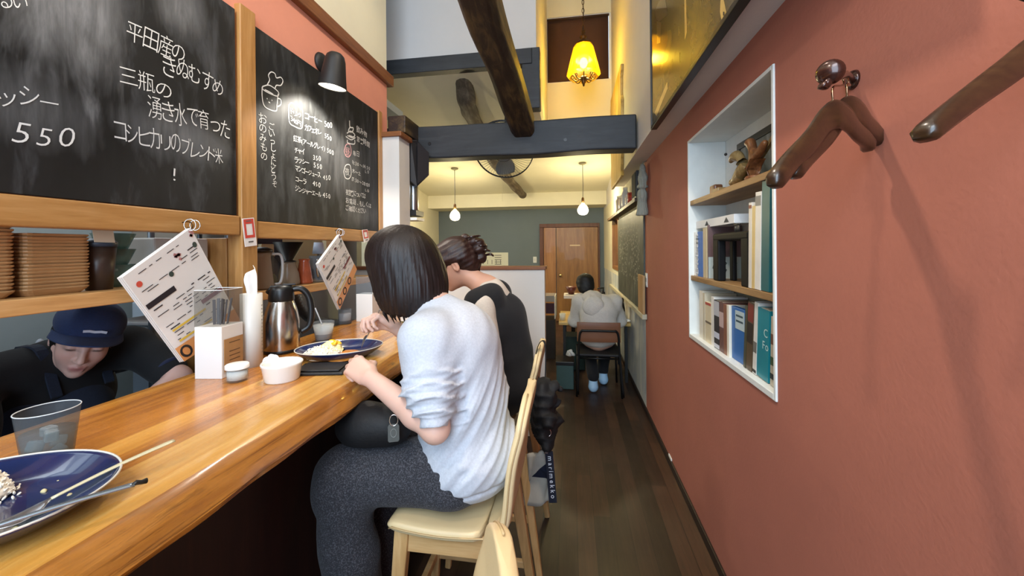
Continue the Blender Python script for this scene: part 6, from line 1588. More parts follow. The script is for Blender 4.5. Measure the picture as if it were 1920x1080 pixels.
M_HOODIE = m_cloth('pale_grey_hoodie', '#cbc5bc', 0.08, 120)
M_BLACKPANTS = m_cloth('black_trousers', '#131316', 0.15, 150)

def head(B, c, R, s=1.0):
    """R: columns forward, left, up"""
    c = np.array(c, float); R = np.array(R, float)
    q = lambda x, y, z: c + R @ (np.array((x, y, z)) * s)
    e = lambda x, y, z, r, k=0.02, g=1: B.ell(q(x, y, z), np.array(r) * s, R, k, g)
    e(-0.008, 0, 0.032, (0.094, 0.074, 0.082)); e(0.030, 0, -0.030, (0.060, 0.058, 0.080), 0.03); e(0.048, 0, -0.072, (0.036, 0.036, 0.036), 0.025)
    e(0.076, 0, -0.096, (0.016, 0.018, 0.015), 0.02); e(0.060, 0.032, -0.030, (0.026, 0.024, 0.026), 0.025); e(0.060, -0.032, -0.030, (0.026, 0.024, 0.026), 0.025)
    e(0.070, 0, 0.028, (0.024, 0.05, 0.018), 0.02)
    for y in (-1, 1):
        e(0.096, y * 0.030, 0.002, (0.012, 0.016, 0.009), 0.012, -1); e(0.079, y * 0.031, 0.000, (0.012, 0.0145, 0.010), 0.006)
        e(-0.004, y * 0.074, -0.012, (0.017, 0.008, 0.029), 0.005); e(0.002, y * 0.080, -0.010, (0.008, 0.006, 0.016), 0.004, -1)
    B.cap(q(0.090, 0, 0.006), q(0.112, 0, -0.034), 0.007 * s, 0.0105 * s, 0.014); e(0.100, 0.011, -0.038, (0.009, 0.007, 0.006), 0.008); e(0.100, -0.011, -0.038, (0.009, 0.007, 0.006), 0.008)
    B.cap(q(0.090, -0.016, -0.066), q(0.0945, 0, -0.063), 0.0045 * s, 0.006 * s, 0.006); B.cap(q(0.090, 0.016, -0.066), q(0.0945, 0, -0.063), 0.0045 * s, 0.006 * s, 0.006)
    B.cap(q(0.088, -0.012, -0.075), q(0.088, 0.012, -0.075), 0.0065 * s, 0.0065 * s, 0.006)
def skin_color(c, R, s=1.0, base='#d8a890', lips='#b0605a'):
    b0, lp, br, bl = [np.array(lin(x)[:3]) for x in (base, lips, '#241712', '#d08a78')]
    c = np.array(c, float); R = np.array(R, float)
    def fn(V):
        L = ((V - c) @ R) / s; col = np.tile(b0, (len(V), 1)) * (1 + 0.05 * np.sin(V @ np.array((41., 29, 53))))[:, None]
        def mixc(m, k): return col * (1 - m[:, None]) + k * m[:, None]
        g = lambda x, y, z, a, b, d: np.exp(-(((L[:, 0] - x) / a) ** 2 + ((L[:, 1] - y) / b) ** 2 + ((L[:, 2] - z) / d) ** 2))
        for y in (-1, 1):
            col = mixc(0.35 * g(0.075, y * 0.04, -0.035, 0.03, 0.022, 0.02), bl)
            col = mixc(np.clip(1.6 * g(0.092, y * 0.032, 0.024, 0.03, 0.019, 0.0042), 0, 0.85), br)
            col = mixc(np.clip(1.5 * g(0.092, y * 0.031, -0.004, 0.02, 0.014, 0.0028), 0, 0.9), br)
        col = mixc(np.clip(1.5 * g(0.092, 0, -0.069, 0.02, 0.019, 0.0085), 0, 0.8), lp)
        return np.clip(col, 0, 1)
    return fn
def frame(fwd, up=(0, 0, 1), roll=0.0):
    f = Vector(fwd).normalized(); l = Vector(up).cross(f).normalized(); u = f.cross(l)
    if roll: q = Matrix.Rotation(roll, 3, f); l = q @ l; u = q @ u
    return Matrix((f, l, u)).transposed()
def hand(B, w, d, n, thumb, curl, s=1.0, spread=0.10, tcurl=0.5):
    """w wrist, d towards the knuckles, n back of the hand, thumb +1/-1 side along d x n"""
    w, d, n = Vector(w), Vector(d).normalized(), Vector(n); n = (n - d * n.dot(d)).normalized(); sd = d.cross(n) * thumb
    P_ = lambda a, b, c: w + (d * a + sd * b + n * c) * s
    A = lambda v: np.array(v)
    kn = [(0.088, 0.026, 0.0), (0.092, 0.008, 0.003), (0.088, -0.010, 0.002), (0.080, -0.027, -0.002)]
    for a, b, c in kn: B.cap(A(P_(0.004, b * 0.5, 0)), A(P_(a, b, c)), 0.0150 * s, 0.0112 * s, 0.010)
    B.cap(A(P_(0.02, 0.02, -0.008)), A(P_(0.055, 0.024, -0.008)), 0.016 * s, 0.013 * s, 0.012); B.cap(A(P_(0.02, -0.02, -0.007)), A(P_(0.055, -0.022, -0.007)), 0.013 * s, 0.012 * s, 0.012)
    Ls = [(0.040, 0.024, 0.020), (0.044, 0.028, 0.021), (0.041, 0.026, 0.020), (0.032, 0.020, 0.018)]
    for i, ((a, b, c), L) in enumerate(zip(kn, Ls)):
        p = P_(a, b, c); sp = spread * (1.5 - i) / 1.5; ang = 0; cu = curl[i] if isinstance(curl[0], (tuple, list)) else curl
        for j in range(3):
            ang += cu[j]; dd = (d * math.cos(ang) - n * math.sin(ang)); dd = (dd + sd * sp * math.cos(ang) * 0.9).normalized()
            q = p + dd * L[j] * s; r = (0.0094, 0.0086, 0.0078, 0.0070)[j], (0.0094, 0.0086, 0.0078, 0.0070)[j + 1]; f_ = 0.88 if i == 3 else 1
            B.cap(A(p), A(q), r[0] * s * f_, r[1] * s * f_, 0.004); p = q
    p = P_(0.028, 0.026, -0.008); t1 = (d * 0.75 + sd * 0.62 - n * 0.45 * (0.5 + tcurl)).normalized(); q = p + t1 * 0.038 * s; B.cap(A(p), A(q), 0.0135 * s, 0.0108 * s, 0.01)
    t2 = (d * 0.95 + sd * (0.30 - 0.55 * tcurl) - n * (0.25 + 0.6 * tcurl)).normalized(); r = q + t2 * 0.030 * s; B.cap(A(q), A(r), 0.0105 * s, 0.0092 * s, 0.005)
    t3 = (d * 0.9 + sd * (0.1 - 0.7 * tcurl) - n * (0.3 + 0.6 * tcurl)).normalized(); e_ = r + t3 * 0.024 * s; B.cap(A(r), A(e_), 0.0092 * s, 0.0072 * s, 0.004)
A3 = lambda *v: np.array(v, float)

# ------------------------------------------------------------------ diner in the grey sweatshirt
p1 = thing('person', 'person with dark bobbed hair in a light grey sweatshirt eating curry at the counter', 'person', (-0.38, 1.25, 0.66))
hc1 = A3(-0.575, 1.262, 1.392); R1 = frame((-0.93, 0.18, -0.42))
nk = A3(-0.465, 1.25, 1.265); pel = A3(-0.36, 1.25, 0.755); che = A3(-0.405, 1.25, 1.11)
shN, shF = A3(-0.432, 1.09, 1.185), A3(-0.455, 1.41, 1.185)
elN = A3(-0.380, 1.035, 0.945); wrN = A3(-0.622, 1.115, 1.052)
elF = A3(-0.53, 1.50, 1.02); wrF = A3(-0.665, 1.375, 1.158)
knN, knF = A3(-0.715, 1.12, 0.735), A3(-0.75, 1.37, 0.735); anN, anF = A3(-0.70, 1.12, 0.26), A3(-0.745, 1.37, 0.26)
B = Body(); head(B, hc1, R1)
B.cap(hc1 + A3(0.035, 0, -0.05), nk, 0.050, 0.055, 0.03); B.ell(che, (0.10, 0.15, 0.16), None, 0.05); B.cap(che, pel, 0.11, 0.12, 0.05); B.ell(pel, (0.12, 0.16, 0.10), None, 0.05)
B.cap(nk + A3(0, 0, -0.02), shN, 0.045, 0.05, 0.04); B.cap(nk + A3(0, 0, -0.02), shF, 0.045, 0.05, 0.04)
for sh_, el_, wr_ in ((shN, elN, wrN), (shF, elF, wrF)):
    B.cap(sh_, el_, 0.047, 0.038, 0.03); m_ = el_ + (wr_ - el_) * 0.28; B.cap(el_, m_, 0.036, 0.0385, 0.02); B.cap(m_, wr_, 0.0385, 0.0255, 0.02)
for hp, kn_, an_ in ((pel + A3(0, -0.09, 0), knN, anN), (pel + A3(0, 0.09, 0), knF, anF)):
    B.cap(hp, kn_, 0.08, 0.058, 0.04); B.cap(kn_, an_, 0.055, 0.036, 0.03); B.cap(an_, an_ + A3(-0.02, 0, -0.055), 0.034, 0.03, 0.02); B.cap(an_ + A3(0.02, 0, -0.06), an_ + A3(-0.15, 0, -0.07), 0.034, 0.026, 0.02)
dN = Vector((-0.80, 0.36, 0.32)); hand(B, wrN, dN, (0.12, -0.62, 0.78), 1, ((0.55, 1.15, 0.7), (0.65, 1.2, 0.7), (0.75, 1.2, 0.7), (0.8, 1.15, 0.7)), 0.98, 0.06, 0.5)
dF = Vector((-0.55, -0.35, 0.42)); hand(B, wrF, dF, (0.15, 0.55, 0.80), 1, ((0.75, 1.05, 0.5), (0.95, 1.1, 0.6), (1.1, 1.2, 0.6), (1.2, 1.2, 0.6)), 0.92, 0.08, 0.9)
body_obj('body', B, 0.0038, M_SKIN, p1, color=skin_color(hc1, R1, 1, '#dbb09c'), rel=1)
# bobbed hair
B = Body(); hx = Matrix.Rotation(0.22, 3, 'Y')
B.ell(hc1 + A3(-0.004, 0, 0.032), (0.126, 0.112, 0.112), hx, 0.02); B.ell(hc1 + A3(0.020, 0.0, -0.06), (0.122, 0.112, 0.14), hx, 0.05); B.ell(hc1 + A3(0.055, 0, -0.10), (0.088, 0.102, 0.12), hx, 0.05)
B.ell(hc1 + A3(-0.125, 0.03, -0.075), (0.055, 0.058, 0.10), hx, 0.02, -1)
B.plane(hc1 + A3(0.02, 0, -0.160), (-0.10, 0.0, -1), 0.014); B.plane(hc1 + A3(-0.085, 0, -0.10), (-0.86, 0, -0.42), 0.03)
def hd1(V):
    L = V - (hc1 + A3(0.02, 0, 0)); a = np.arctan2(L[:, 1], L[:, 0]); low = np.clip((0.05 - L[:, 2]) / 0.2, 0, 1)
    return (0.0013 * np.sin(a * 23 + 3 * np.sin(L[:, 2] * 18)) + 0.0010 * np.sin(a * 61 + L[:, 2] * 20) + 0.0008 * np.sin(a * 97)) * (0.3 + low)
hair = body_obj('hair', B, 0.0042, M_HAIR1, p1, hd1, 1)
m = MB(); rn = random.Random(12)
for k in range(110):
    a = rn.uniform(0, 2 * PI); r0 = rn.uniform(0.088, 0.112)
    if math.cos(a) < -0.55 and abs(math.sin(a)) < 0.6: continue
    c0 = Vector(hc1) + Vector((0.035 + r0 * 0.95 * math.cos(a), r0 * 0.95 * math.sin(a), -0.115)); ln_ = rn.uniform(0.045, 0.072)
    m.tube([c0, c0 + Vector((-0.006 * math.cos(a), -0.008 * math.sin(a), -ln_ * 0.6)), c0 + Vector((-0.020 * math.cos(a) + rn.uniform(-0.004, 0.004), -0.022 * math.sin(a), -ln_))], [0.006, 0.0045, 0.0008], 5)
make('hair_tips', m, M_HAIR1, p1, smooth=True)['kind'] = 'stuff'
# sweatshirt
B = Body()
B.ell(A3(-0.385, 1.25, 1.10), (0.150, 0.185, 0.175), None, 0.06); B.ell(A3(-0.365, 1.25, 0.95), (0.158, 0.178, 0.17), None, 0.06); B.ell(A3(-0.335, 1.245, 0.785), (0.165, 0.190, 0.145), None, 0.06)
B.cap(nk + A3(0.015, 0, -0.055), A3(-0.42, 1.10, 1.165), 0.074, 0.070, 0.05); B.cap(nk + A3(0.015, 0, -0.055), A3(-0.43, 1.40, 1.160), 0.074, 0.068, 0.05); B.ell(nk + A3(-0.005, 0, -0.012), (0.066, 0.070, 0.042), None, 0.03)
mid = shN + (elN - shN) * 0.5
B.cap(shN, mid, 0.075, 0.070, 0.05); B.cap(mid, elN + A3(-0.004, 0, 0.062), 0.070, 0.058, 0.03)
ud = (elN - shN) / np.linalg.norm(elN - shN)
for t, Rr, rr_, tl in ((0.60, 0.062, 0.020, -0.2), (0.80, 0.052, 0.017, -0.5)):
    B.tor(shN + (elN - shN) * t + A3(-0.008, 0, 0.004), Vector(ud) + Vector((tl, 0.1, 0)), Rr, rr_, 0.022)
B.cap(shF, elF, 0.072, 0.062, 0.03); B.cap(elF, elF + (wrF - elF) * 0.25, 0.055, 0.05, 0.02)
B.plane(A3(-0.34, 1.245, 0.664), (0.22, 0.0, -1), 0.02)
B.plane(A3(-0.50, 1.25, 0.74), (-0.55, -0.35, -0.8), 0.03) if False else None
fl = [(P(840, 765, D=1.06), P(772, 885, D=1.08), 0.012, 0.017), (P(868, 700, D=1.07), P(800, 850, D=1.07), 0.010, 0.02), (P(905, 740, D=1.13), P(835, 870, D=1.07), 0.012, 0.022), (P(925, 800, D=1.15), P(850, 905, D=1.09), -0.009, 0.018), (P(830, 880, D=1.07), P(905, 885, D=1.10), 0.011, 0.018), (P(850, 905, D=1.08), P(915, 865, D=1.12), -0.009, 0.014),
      (P(785, 870, D=1.06), P(850, 895, D=1.07), -0.011, 0.013), (P(770, 880, D=1.07), P(830, 870, D=1.06), 0.010, 0.014), (P(880, 680, D=1.10), P(865, 760, D=1.07), 0.011, 0.016), (P(905, 650, D=1.12), P(890, 800, D=1.1), -0.008, 0.016), (P(795, 590, D=1.06), P(790, 690, D=1.02), -0.007, 0.010), (P(815, 640, D=1.04), P(868, 720, D=1.05), -0.010, 0.018), (P(835, 690, D=1.03), P(870, 740, D=1.05), 0.012, 0.012)]
def sweat_disp(V):
    q = V - shN; s_ = q @ ud; rad = np.linalg.norm(q - s_[:, None] * ud, axis=1); L = np.linalg.norm(elN - shN)
    th = np.arctan2(q[:, 0], -q[:, 1]); m = smst(s_, 0.30 * L, 0.48 * L) * (1 - smst(rad, 0.085, 0.105)) * (1 - smst(s_, 0.97 * L, 1.1 * L))
    sl = 0.0075 * ridge((s_ + 0.014 * np.sin(1.5 * th + 1.0) + 0.006 * np.sin(4 * th)) * math.pi / 0.036) + 0.003 * ridge((s_ - 0.012 * np.sin(2 * th)) * math.pi / 0.019 + th)
    dg = np.array(P(905, 690, D=1.1) - P(775, 890, D=1.06)); dg /= np.linalg.norm(dg); pr = np.cross(dg, np.array((0.25, -0.95, 0.15))); pr /= np.linalg.norm(pr)
    u = (V - che) @ pr + 0.02 * np.sin((V - che) @ dg * 9) + 0.012 * np.sin(V[:, 1] * 21)
    mt = (1 - m) * smst(1.12 - V[:, 2], 0, 0.12) * smst(V[:, 2], 0.69, 0.78)
    to = 0.0062 * ridge(u * math.pi / 0.062) * (0.5 + 0.5 * np.sin((V - che) @ dg * 14 + u * 30)) + 0.0022 * ridge(u * math.pi / 0.03 + 1.3)
    hem = -0.006 * np.exp(-((V[:, 2] - 0.722 - 0.16 * (V[:, 0] + 0.34)) / 0.007) ** 2)
    return sl * m + to * mt + 0.7 * folds(V, fl) * (1 - m) + waves(V, 9, 6, 60, 0.0012) + hem * (1 - m)
sw = body_obj('sweatshirt', B, 0.0046, M_GREYSWEAT, p1, sweat_disp, 1, relax_after=1)
# trousers
B = Body()
B.ell(pel + A3(0.0, 0, -0.02), (0.150, 0.185, 0.085), None, 0.05)
for hp, kn_, an_ in ((pel + A3(-0.04, -0.085, -0.005), knN, anN), (pel + A3(-0.04, 0.085, -0.005), knF, anF)):
    B.cap(hp, kn_, 0.098, 0.085, 0.05); B.cap(kn_, an_ + A3(0.02, 0, 0.02), 0.083, 0.088, 0.05)
B.plane(A3(0, 0, 0.19), (0, 0, -1), 0.01); B.plane(A3(0, 0, 0.672), (0.0, 0, -1), 0.01) if False else None
body_obj('trousers', B, 0.0062, M_MELANGE, p1, lambda V: waves(V, 5, 7, 30, 0.0045, (0.6, 1, 1)) + waves(V, 6, 5, 70, 0.0015), 1)
for an_ in (anN, anF):
    B = Body(); B.cap(an_ + A3(0.03, 0, -0.065), an_ + A3(-0.14, 0, -0.072), 0.043, 0.034, 0.02); B.cap(an_ + A3(0.0, 0, -0.05), an_ + A3(0, 0, -0.02), 0.042, 0.04, 0.02); B.plane(an_ + A3(0, 0, -0.1), (0, 0, -1), 0.004)
    body_obj('shoe', B, 0.006, simple('#1a1a1c', 0.5), p1)
# dark strap over the shoulder
st = bez([P(812, 553, D=1.36), P(840, 564, D=1.365), P(868, 584, D=1.37), P(893, 612, D=1.36)], 16)
m = MB(); m.loft([[p + V((0, 0, 0.0)) + o for o in (V((-0.006, -0.012, 0.0)), V((0.010, -0.004, 0.006)), V((0.010, 0.004, 0.016)), V((-0.006, -0.006, 0.010)))] for p in st])
make('strap', m, simple('#17171a', 0.7), p1, smooth=True)
# spoon held in the far hand
a, b = Vector((-0.700, 1.335, 1.232)), Vector((-0.815, 1.405, 1.066)); o = thing('spoon', 'spoon held upright over the curry plate by the eating diner', 'spoon', b)
m = MB(); d_ = (b - a).normalized(); s_ = d_.cross(V((1, 0.4, 0))).normalized(); n_ = s_.cross(d_)
def rg(t): 
    wd = 0.004 if t < 0.7 else 0.019 * math.sqrt(max(0.03, 1 - ((t - 0.85) / 0.152) ** 2)); th = 0.002 if t < 0.7 else 0.0014
    c = a.lerp(b, t) - n_ * (0.006 * max(0, 1 - ((t - 0.85) / 0.15) ** 2) if t > 0.7 else 0)
    return [c + s_ * wd * math.cos(q) + n_ * th * math.sin(q) for q in [2 * PI * k / 10 for k in range(10)]]
make('handle', MB().loft([rg(k / 30) for k in range(22)]), M_STEEL, o, smooth=True); make('spoon_bowl', MB().loft([rg(0.70 + 0.30 * k / 14) for k in range(15)]), M_STEEL, o, smooth=True)
# black bag on the lap with a tag
bg = thing('shoulder_bag', 'black shoulder bag on the lap of the diner in the grey sweatshirt', 'bag', (-0.64, 1.10, 0.84))
B = Body(); B.ell(A3(-0.640, 1.14, 0.895), (0.105, 0.075, 0.062), None, 0.03); B.ell(A3(-0.585, 1.12, 0.90), (0.09, 0.06, 0.062), None, 0.03); B.ell(A3(-0.69, 1.16, 0.875), (0.06, 0.06, 0.04), None, 0.03)
body_obj('bag_body', B, 0.006, simple('#0b0a0c', 0.7, 0, 0.2, 30, 0.3, 120), bg, lambda V: waves(V, 31, 6, 45, 0.004))
c = P(738, 812, D=1.105); rr_ = P(738, 788, D=1.105)
make('key_ring', MB().tube([rr_ + V((0.011 * math.cos(t), 0.004 * math.cos(t), 0.016 * math.sin(t))) for t in [2 * PI * k / 20 for k in range(21)]], 0.0017, 6, cap=False), M_CHROME, bg, smooth=True)
w0 = ray(738, 812).normalized(); sx_ = V((0.93, 0.36, 0)).normalized()
m = MB(); pts = [c + sx_ * (0.016 * x) + UP * (0.026 * z) for x, z in ((-1, -0.8), (-0.8, -1), (0.8, -1), (1, -0.8), (1, 0.75), (0.75, 1), (-0.75, 1), (-1, 0.75))]
make('leather_tag', m.prism(pts, (0, 0, 0), w0 * 0.006), simple('#4d4f4c', 0.55, 0, 0.1, 60), bg, bevel=0.001)
m = MB().tube([c + sx_ * (0.008 * math.cos(t)) + UP * (0.012 * math.sin(t)) - w0 * 0.0005 for t in [2 * PI * k / 16 for k in range(17)]], 0.0009, 5)
make('embossed_mark', m, simple('#7d7f7a', 0.5), bg)

# ------------------------------------------------------------------ diner in black with pinned-up hair
p2 = thing('person', 'person with chestnut hair clipped up, black pinafore over cream blouse, at the counter', 'person', (-0.36, 1.86, 0.66))
hc2 = A3(-0.563, 1.83, 1.378); R2 = frame((-0.86, -0.16, -0.48))
nk2 = A3(-0.405, 1.84, 1.255); pel2 = A3(-0.335, 1.87, 0.755); che2 = A3(-0.355, 1.86, 1.09)
s2N, s2F = A3(-0.40, 1.69, 1.20), A3(-0.42, 2.00, 1.205); e2N, w2N = A3(-0.365, 1.655, 0.985), A3(-0.68, 1.72, 1.075); e2F, w2F = A3(-0.46, 2.05, 0.99), A3(-0.70, 1.94, 1.08)
k2N, k2F = A3(-0.75, 1.76, 0.75), A3(-0.75, 1.98, 0.75); a2N, a2F = A3(-0.745, 1.76, 0.26), A3(-0.745, 1.98, 0.26)
B = Body(); head(B, hc2, R2)
B.cap(hc2 + A3(0.045, 0.005, -0.045), nk2, 0.048, 0.052, 0.03); B.ell(che2, (0.10, 0.145, 0.16), None, 0.05); B.cap(che2, pel2, 0.11, 0.12, 0.05); B.ell(pel2, (0.12, 0.16, 0.10), None, 0.05)
B.cap(nk2, s2N + A3(0.005, 0, -0.02), 0.05, 0.036, 0.04); B.cap(nk2, s2F + A3(0.005, 0, -0.02), 0.05, 0.036, 0.04)
for sh_, el_, wr_ in ((s2N, e2N, w2N), (s2F, e2F, w2F)): B.cap(sh_ + A3(0.005, 0, -0.02), el_, 0.036, 0.036, 0.03); B.cap(el_, wr_, 0.036, 0.025, 0.02)
hand(B, w2N, (-1, 0.1, 0.02), (0, -0.2, 1), 1, (0.25, 0.4, 0.3), 0.95); hand(B, w2F, (-1, -0.15, 0.02), (0, 0.2, 1), -1, (0.3, 0.5, 0.4), 0.95)
for hp, kn_, an_ in ((pel2 + A3(0, -0.09, 0), k2N, a2N), (pel2 + A3(0, 0.09, 0), k2F, a2F)):
    B.cap(hp, kn_, 0.08, 0.056, 0.04); B.cap(kn_, an_, 0.055, 0.036, 0.03); B.cap(an_ + A3(0.02, 0, -0.06), an_ + A3(-0.15, 0, -0.07), 0.034, 0.026, 0.02); B.cap(an_, an_ + A3(0, 0, -0.06), 0.035, 0.034, 0.02)
body_obj('body', B, 0.0042, M_SKIN, p2, color=skin_color(hc2, R2, 1, '#d5a288'), rel=1)
B = Body(); Rm = np.array(R2)
q2 = lambda x, y, z: hc2 + Rm @ A3(x, y, z)
B.ell(q2(-0.018, 0, 0.042), (0.104, 0.084, 0.086), Rm, 0.02); B.ell(q2(-0.055, 0, -0.005), (0.062, 0.076, 0.072), Rm, 0.03); B.ell(q2(0.035, 0, 0.075), (0.052, 0.068, 0.042), Rm, 0.02); B.cap(q2(-0.07, 0, -0.03), q2(-0.055, 0, -0.085), 0.05, 0.03, 0.03)
for y in (-1, 1): B.cap(q2(0.045, y * 0.068, 0.045), q2(-0.03, y * 0.074, 0.018), 0.016, 0.014, 0.015); B.cap(q2(0.045, y * 0.068, 0.045), q2(0.040, y * 0.070, 0.000), 0.010, 0.004, 0.012)
hair = body_obj('hair', B, 0.004, M_HAIR2, p2, lambda V: 0.0016 * np.sin(((V - hc2) @ Rm)[:, 1] * 170 + 6 * ((V - hc2) @ Rm)[:, 2] * 10) + 0.0009 * np.sin(((V - hc2) @ Rm)[:, 2] * 260), 1)
B = Body()
for x, y, z, r in ((-0.125, 0.0, 0.045, 0.038), (-0.135, 0.0, 0.005, 0.040), (-0.118, 0.0, -0.035, 0.032), (-0.155, 0.012, 0.03, 0.026), (-0.150, -0.022, -0.005, 0.026), (-0.105, -0.01, 0.085, 0.026)): B.ell(q2(x, y, z), (r, r * 1.15, r * 0.85), Rm, 0.012)
body_obj('hair_bun', B, 0.004, M_HAIR2, p2, lambda V: waves(V, 41, 5, 120, 0.004), 1)
m = MB()
for sgn in (-1, 1):
    for k in range(5):
        m.tube(bez([Vector(q2(-0.10 - 0.012 * k, sgn * 0.012, 0.085 - 0.03 * k)), Vector(q2(-0.135 - 0.010 * k, sgn * 0.042, 0.075 - 0.03 * k)), Vector(q2(-0.175 - 0.002 * k, sgn * 0.02, 0.06 - 0.03 * k))], 10), [0.006] * 6 + [0.005] * 4 + [0.002], 8)
make('claw_clip', m, simple('#2a1712', 0.2, 0, 0, coat=0.6), p2, smooth=True)
# blouse: sleeves and collar
B = Body(); B.ell(nk2 + A3(0.005, 0, -0.005), (0.068, 0.074, 0.052), None, 0.03); B.cap(nk2 + A3(0.02, 0, -0.02), s2N + A3(0.01, 0, -0.025), 0.056, 0.046, 0.04); B.cap(nk2 + A3(0.02, 0, -0.02), s2F + A3(0.01, 0, -0.025), 0.056, 0.046, 0.04)
for sh_, el_, wr_ in ((s2N, e2N, w2N), (s2F, e2F, w2F)): B.cap(sh_ + A3(0.004, 0, -0.004), el_, 0.0555, 0.058, 0.03); B.cap(el_, el_ + (wr_ - el_) * 0.75, 0.055, 0.040, 0.02)
B.ell(che2, (0.105, 0.15, 0.16), None, 0.05); B.plane(nk2 + A3(-0.02, 0, 0.028), (-0.35, 0, 1), 0.006)
body_obj('blouse', B, 0.005, M_CREAMBLOUSE, p2, lambda V: waves(V, 13, 6, 60, 0.0025), 1)
# pinafore
B = Body(); B.ell(che2 + A3(0.01, 0, 0.0), (0.128, 0.168, 0.150), None, 0.06); B.ell(A3(-0.335, 1.865, 0.95), (0.150, 0.170, 0.17), None, 0.06); B.ell(A3(-0.32, 1.87, 0.79), (0.165, 0.188, 0.13), None, 0.06)
for y in (-1, 1): B.cap(A3(-0.375, 1.85 + y * 0.075, 1.225), A3(-0.415, 1.85 + y * 0.150, 1.205), 0.060, 0.060, 0.03)
for y in (-1, 1): B.cap(A3(-0.375, 1.855 + y * 0.105, 1.205), A3(-0.36, 1.855 + y * 0.10, 1.06), 0.062, 0.075, 0.03); B.cap(A3(-0.37, 1.855 + y * 0.095, 1.225), A3(-0.425, 1.855 + y * 0.13, 1.195), 0.060, 0.056, 0.03)
for kn_, an_, y in ((k2N, a2N, -1), (k2F, a2F, 1)): B.cap(pel2 + A3(-0.04, y * 0.085, -0.005), kn_, 0.10, 0.092, 0.06); B.cap(kn_, an_ + A3(0.03, 0, 0.1), 0.09, 0.10, 0.06)
B.ell(nk2 + A3(-0.045, 0, 0.03), (0.066, 0.066, 0.085), None, 0.008, -1); B.plane(A3(0, 0, 0.26), (0, 0, -1), 0.01)
body_obj('pinafore', B, 0.006, M_BLACKDRESS, p2, lambda V: waves(V, 15, 7, 34, 0.0045, (1, 1, 0.3)), 1)
for an_ in (a2N, a2F):
    B = Body(); B.cap(an_ + A3(0.03, 0, -0.065), an_ + A3(-0.14, 0, -0.072), 0.043, 0.034, 0.02); B.cap(an_ + A3(0.0, 0, -0.05), an_ + A3(0, 0, -0.02), 0.042, 0.04, 0.02); B.plane(an_ + A3(0, 0, -0.1), (0, 0, -1), 0.004)
    body_obj('shoe', B, 0.006, simple('#1a1a1c', 0.5), p2)

# ------------------------------------------------------------------ cook behind the counter
p3 = thing('person', 'person in a navy cap and black tee with denim apron, bent down behind the counter', 'person', (-1.85, 1.05, 0))
hc3 = np.array(P(160, 632, D=1.34)); R3 = frame((0.72, -0.50, -0.30), roll=-0.26)
nk3 = A3(-1.78, 1.10, 1.075); che3 = A3(-1.88, 1.12, 0.93); pel3 = A3(-2.02, 1.22, 0.80)
s3R, s3L = A3(-1.80, 0.90, 1.055), A3(-1.73, 1.28, 1.075)
e3R, w3R = A3(-1.66, 0.82, 0.86), A3(-1.50, 0.98, 0.86); e3L, w3L = A3(-1.50, 1.27, 0.965), A3(-1.47, 1.08, 0.90)
B = Body(); head(B, hc3, R3)
B.cap(hc3 + np.array(R3) @ A3(-0.03, 0, -0.06), nk3, 0.05, 0.056, 0.03); B.ell(che3, (0.12, 0.16, 0.15), None, 0.05); B.cap(che3, pel3, 0.12, 0.12, 0.05)
B.cap(nk3, s3R, 0.052, 0.052, 0.04); B.cap(nk3, s3L, 0.052, 0.052, 0.04)
for sh_, el_, wr_ in ((s3R, e3R, w3R), (s3L, e3L, w3L)): B.cap(sh_, el_, 0.047, 0.040, 0.03); B.cap(el_, wr_, 0.039, 0.026, 0.02)
hand(B, w3R, (0.5, 0.5, -0.3), (0.3, 0, 1), -1, (0.5, 0.7, 0.5)); hand(B, w3L, (0.1, -0.8, -0.35), (0.3, 0, 1), 1, (0.5, 0.7, 0.5))
for y in (-1, 1):
    h_ = pel3 + A3(0, y * 0.09, -0.02); B.cap(h_, A3(-2.0, 1.22 + y * 0.11, 0.45), 0.08, 0.055, 0.04); B.cap(A3(-2.0, 1.22 + y * 0.11, 0.45), A3(-2.04, 1.22 + y * 0.11, 0.08), 0.052, 0.036, 0.03); B.cap(A3(-2.05, 1.22 + y * 0.11, 0.035), A3(-1.88, 1.20 + y * 0.12, 0.03), 0.034, 0.028, 0.02)
body_obj('body', B, 0.0042, M_SKIN, p3, color=skin_color(hc3, R3, 1, '#cfa596', '#a8605c'), rel=1)
q3 = lambda x, y, z: hc3 + np.array(R3) @ A3(x, y, z)
B = Body(); B.ell(q3(-0.025, 0, 0.012), (0.092, 0.082, 0.080), R3, 0.02); B.cap(q3(-0.07, 0, -0.01), q3(-0.085, 0, -0.07), 0.045, 0.03, 0.03)
for y in (-1, 1): B.cap(q3(0.028, y * 0.072, 0.02), q3(0.026, y * 0.074, -0.035), 0.010, 0.004, 0.012)
body_obj('hair', B, 0.005, M_HAIR3, p3, lambda V: waves(V, 51, 4, 140, 0.002), 1)
B = Body(); B.ell(q3(-0.006, 0, 0.056), (0.108, 0.090, 0.078), R3, 0.02); B.plane(q3(0.0, 0, 0.038), np.array(R3) @ A3(-0.10, 0, -1), 0.006)
cap_ = body_obj('cap', B, 0.0042, M_NAVY, p3, lambda V: waves(V, 61, 5, 40, 0.002), 1)
def brim(u, v):
    a = (u - 0.5) * 2.5; r = 0.090 + 0.082 * v * math.cos(a * 0.62) ** 0.8; y = math.sin(a) * (0.088 + 0.006 * v) ; x = math.cos(a) * (r) * 1.0 + 0.006
    return Vector(q3(x, y, 0.050 + 0.006 * v - 3.0 * y * y * (0.5 + v)))
make('cap_brim', MB().grid(brim, 26, 8), M_NAVY, cap_, smooth=True, solid=0.003)
m = MB(); m.stroke([Vector(q3(0.1045, 0.035 - 0.014 * k, 0.072 + 0.002 * (k % 2))) for k in range(5)], 0.008, R3 @ V((1, 0, 0.4)))
make('cap_lettering', m, simple('#b9c2d0', 0.7), cap_, fix=False)
B = Body()
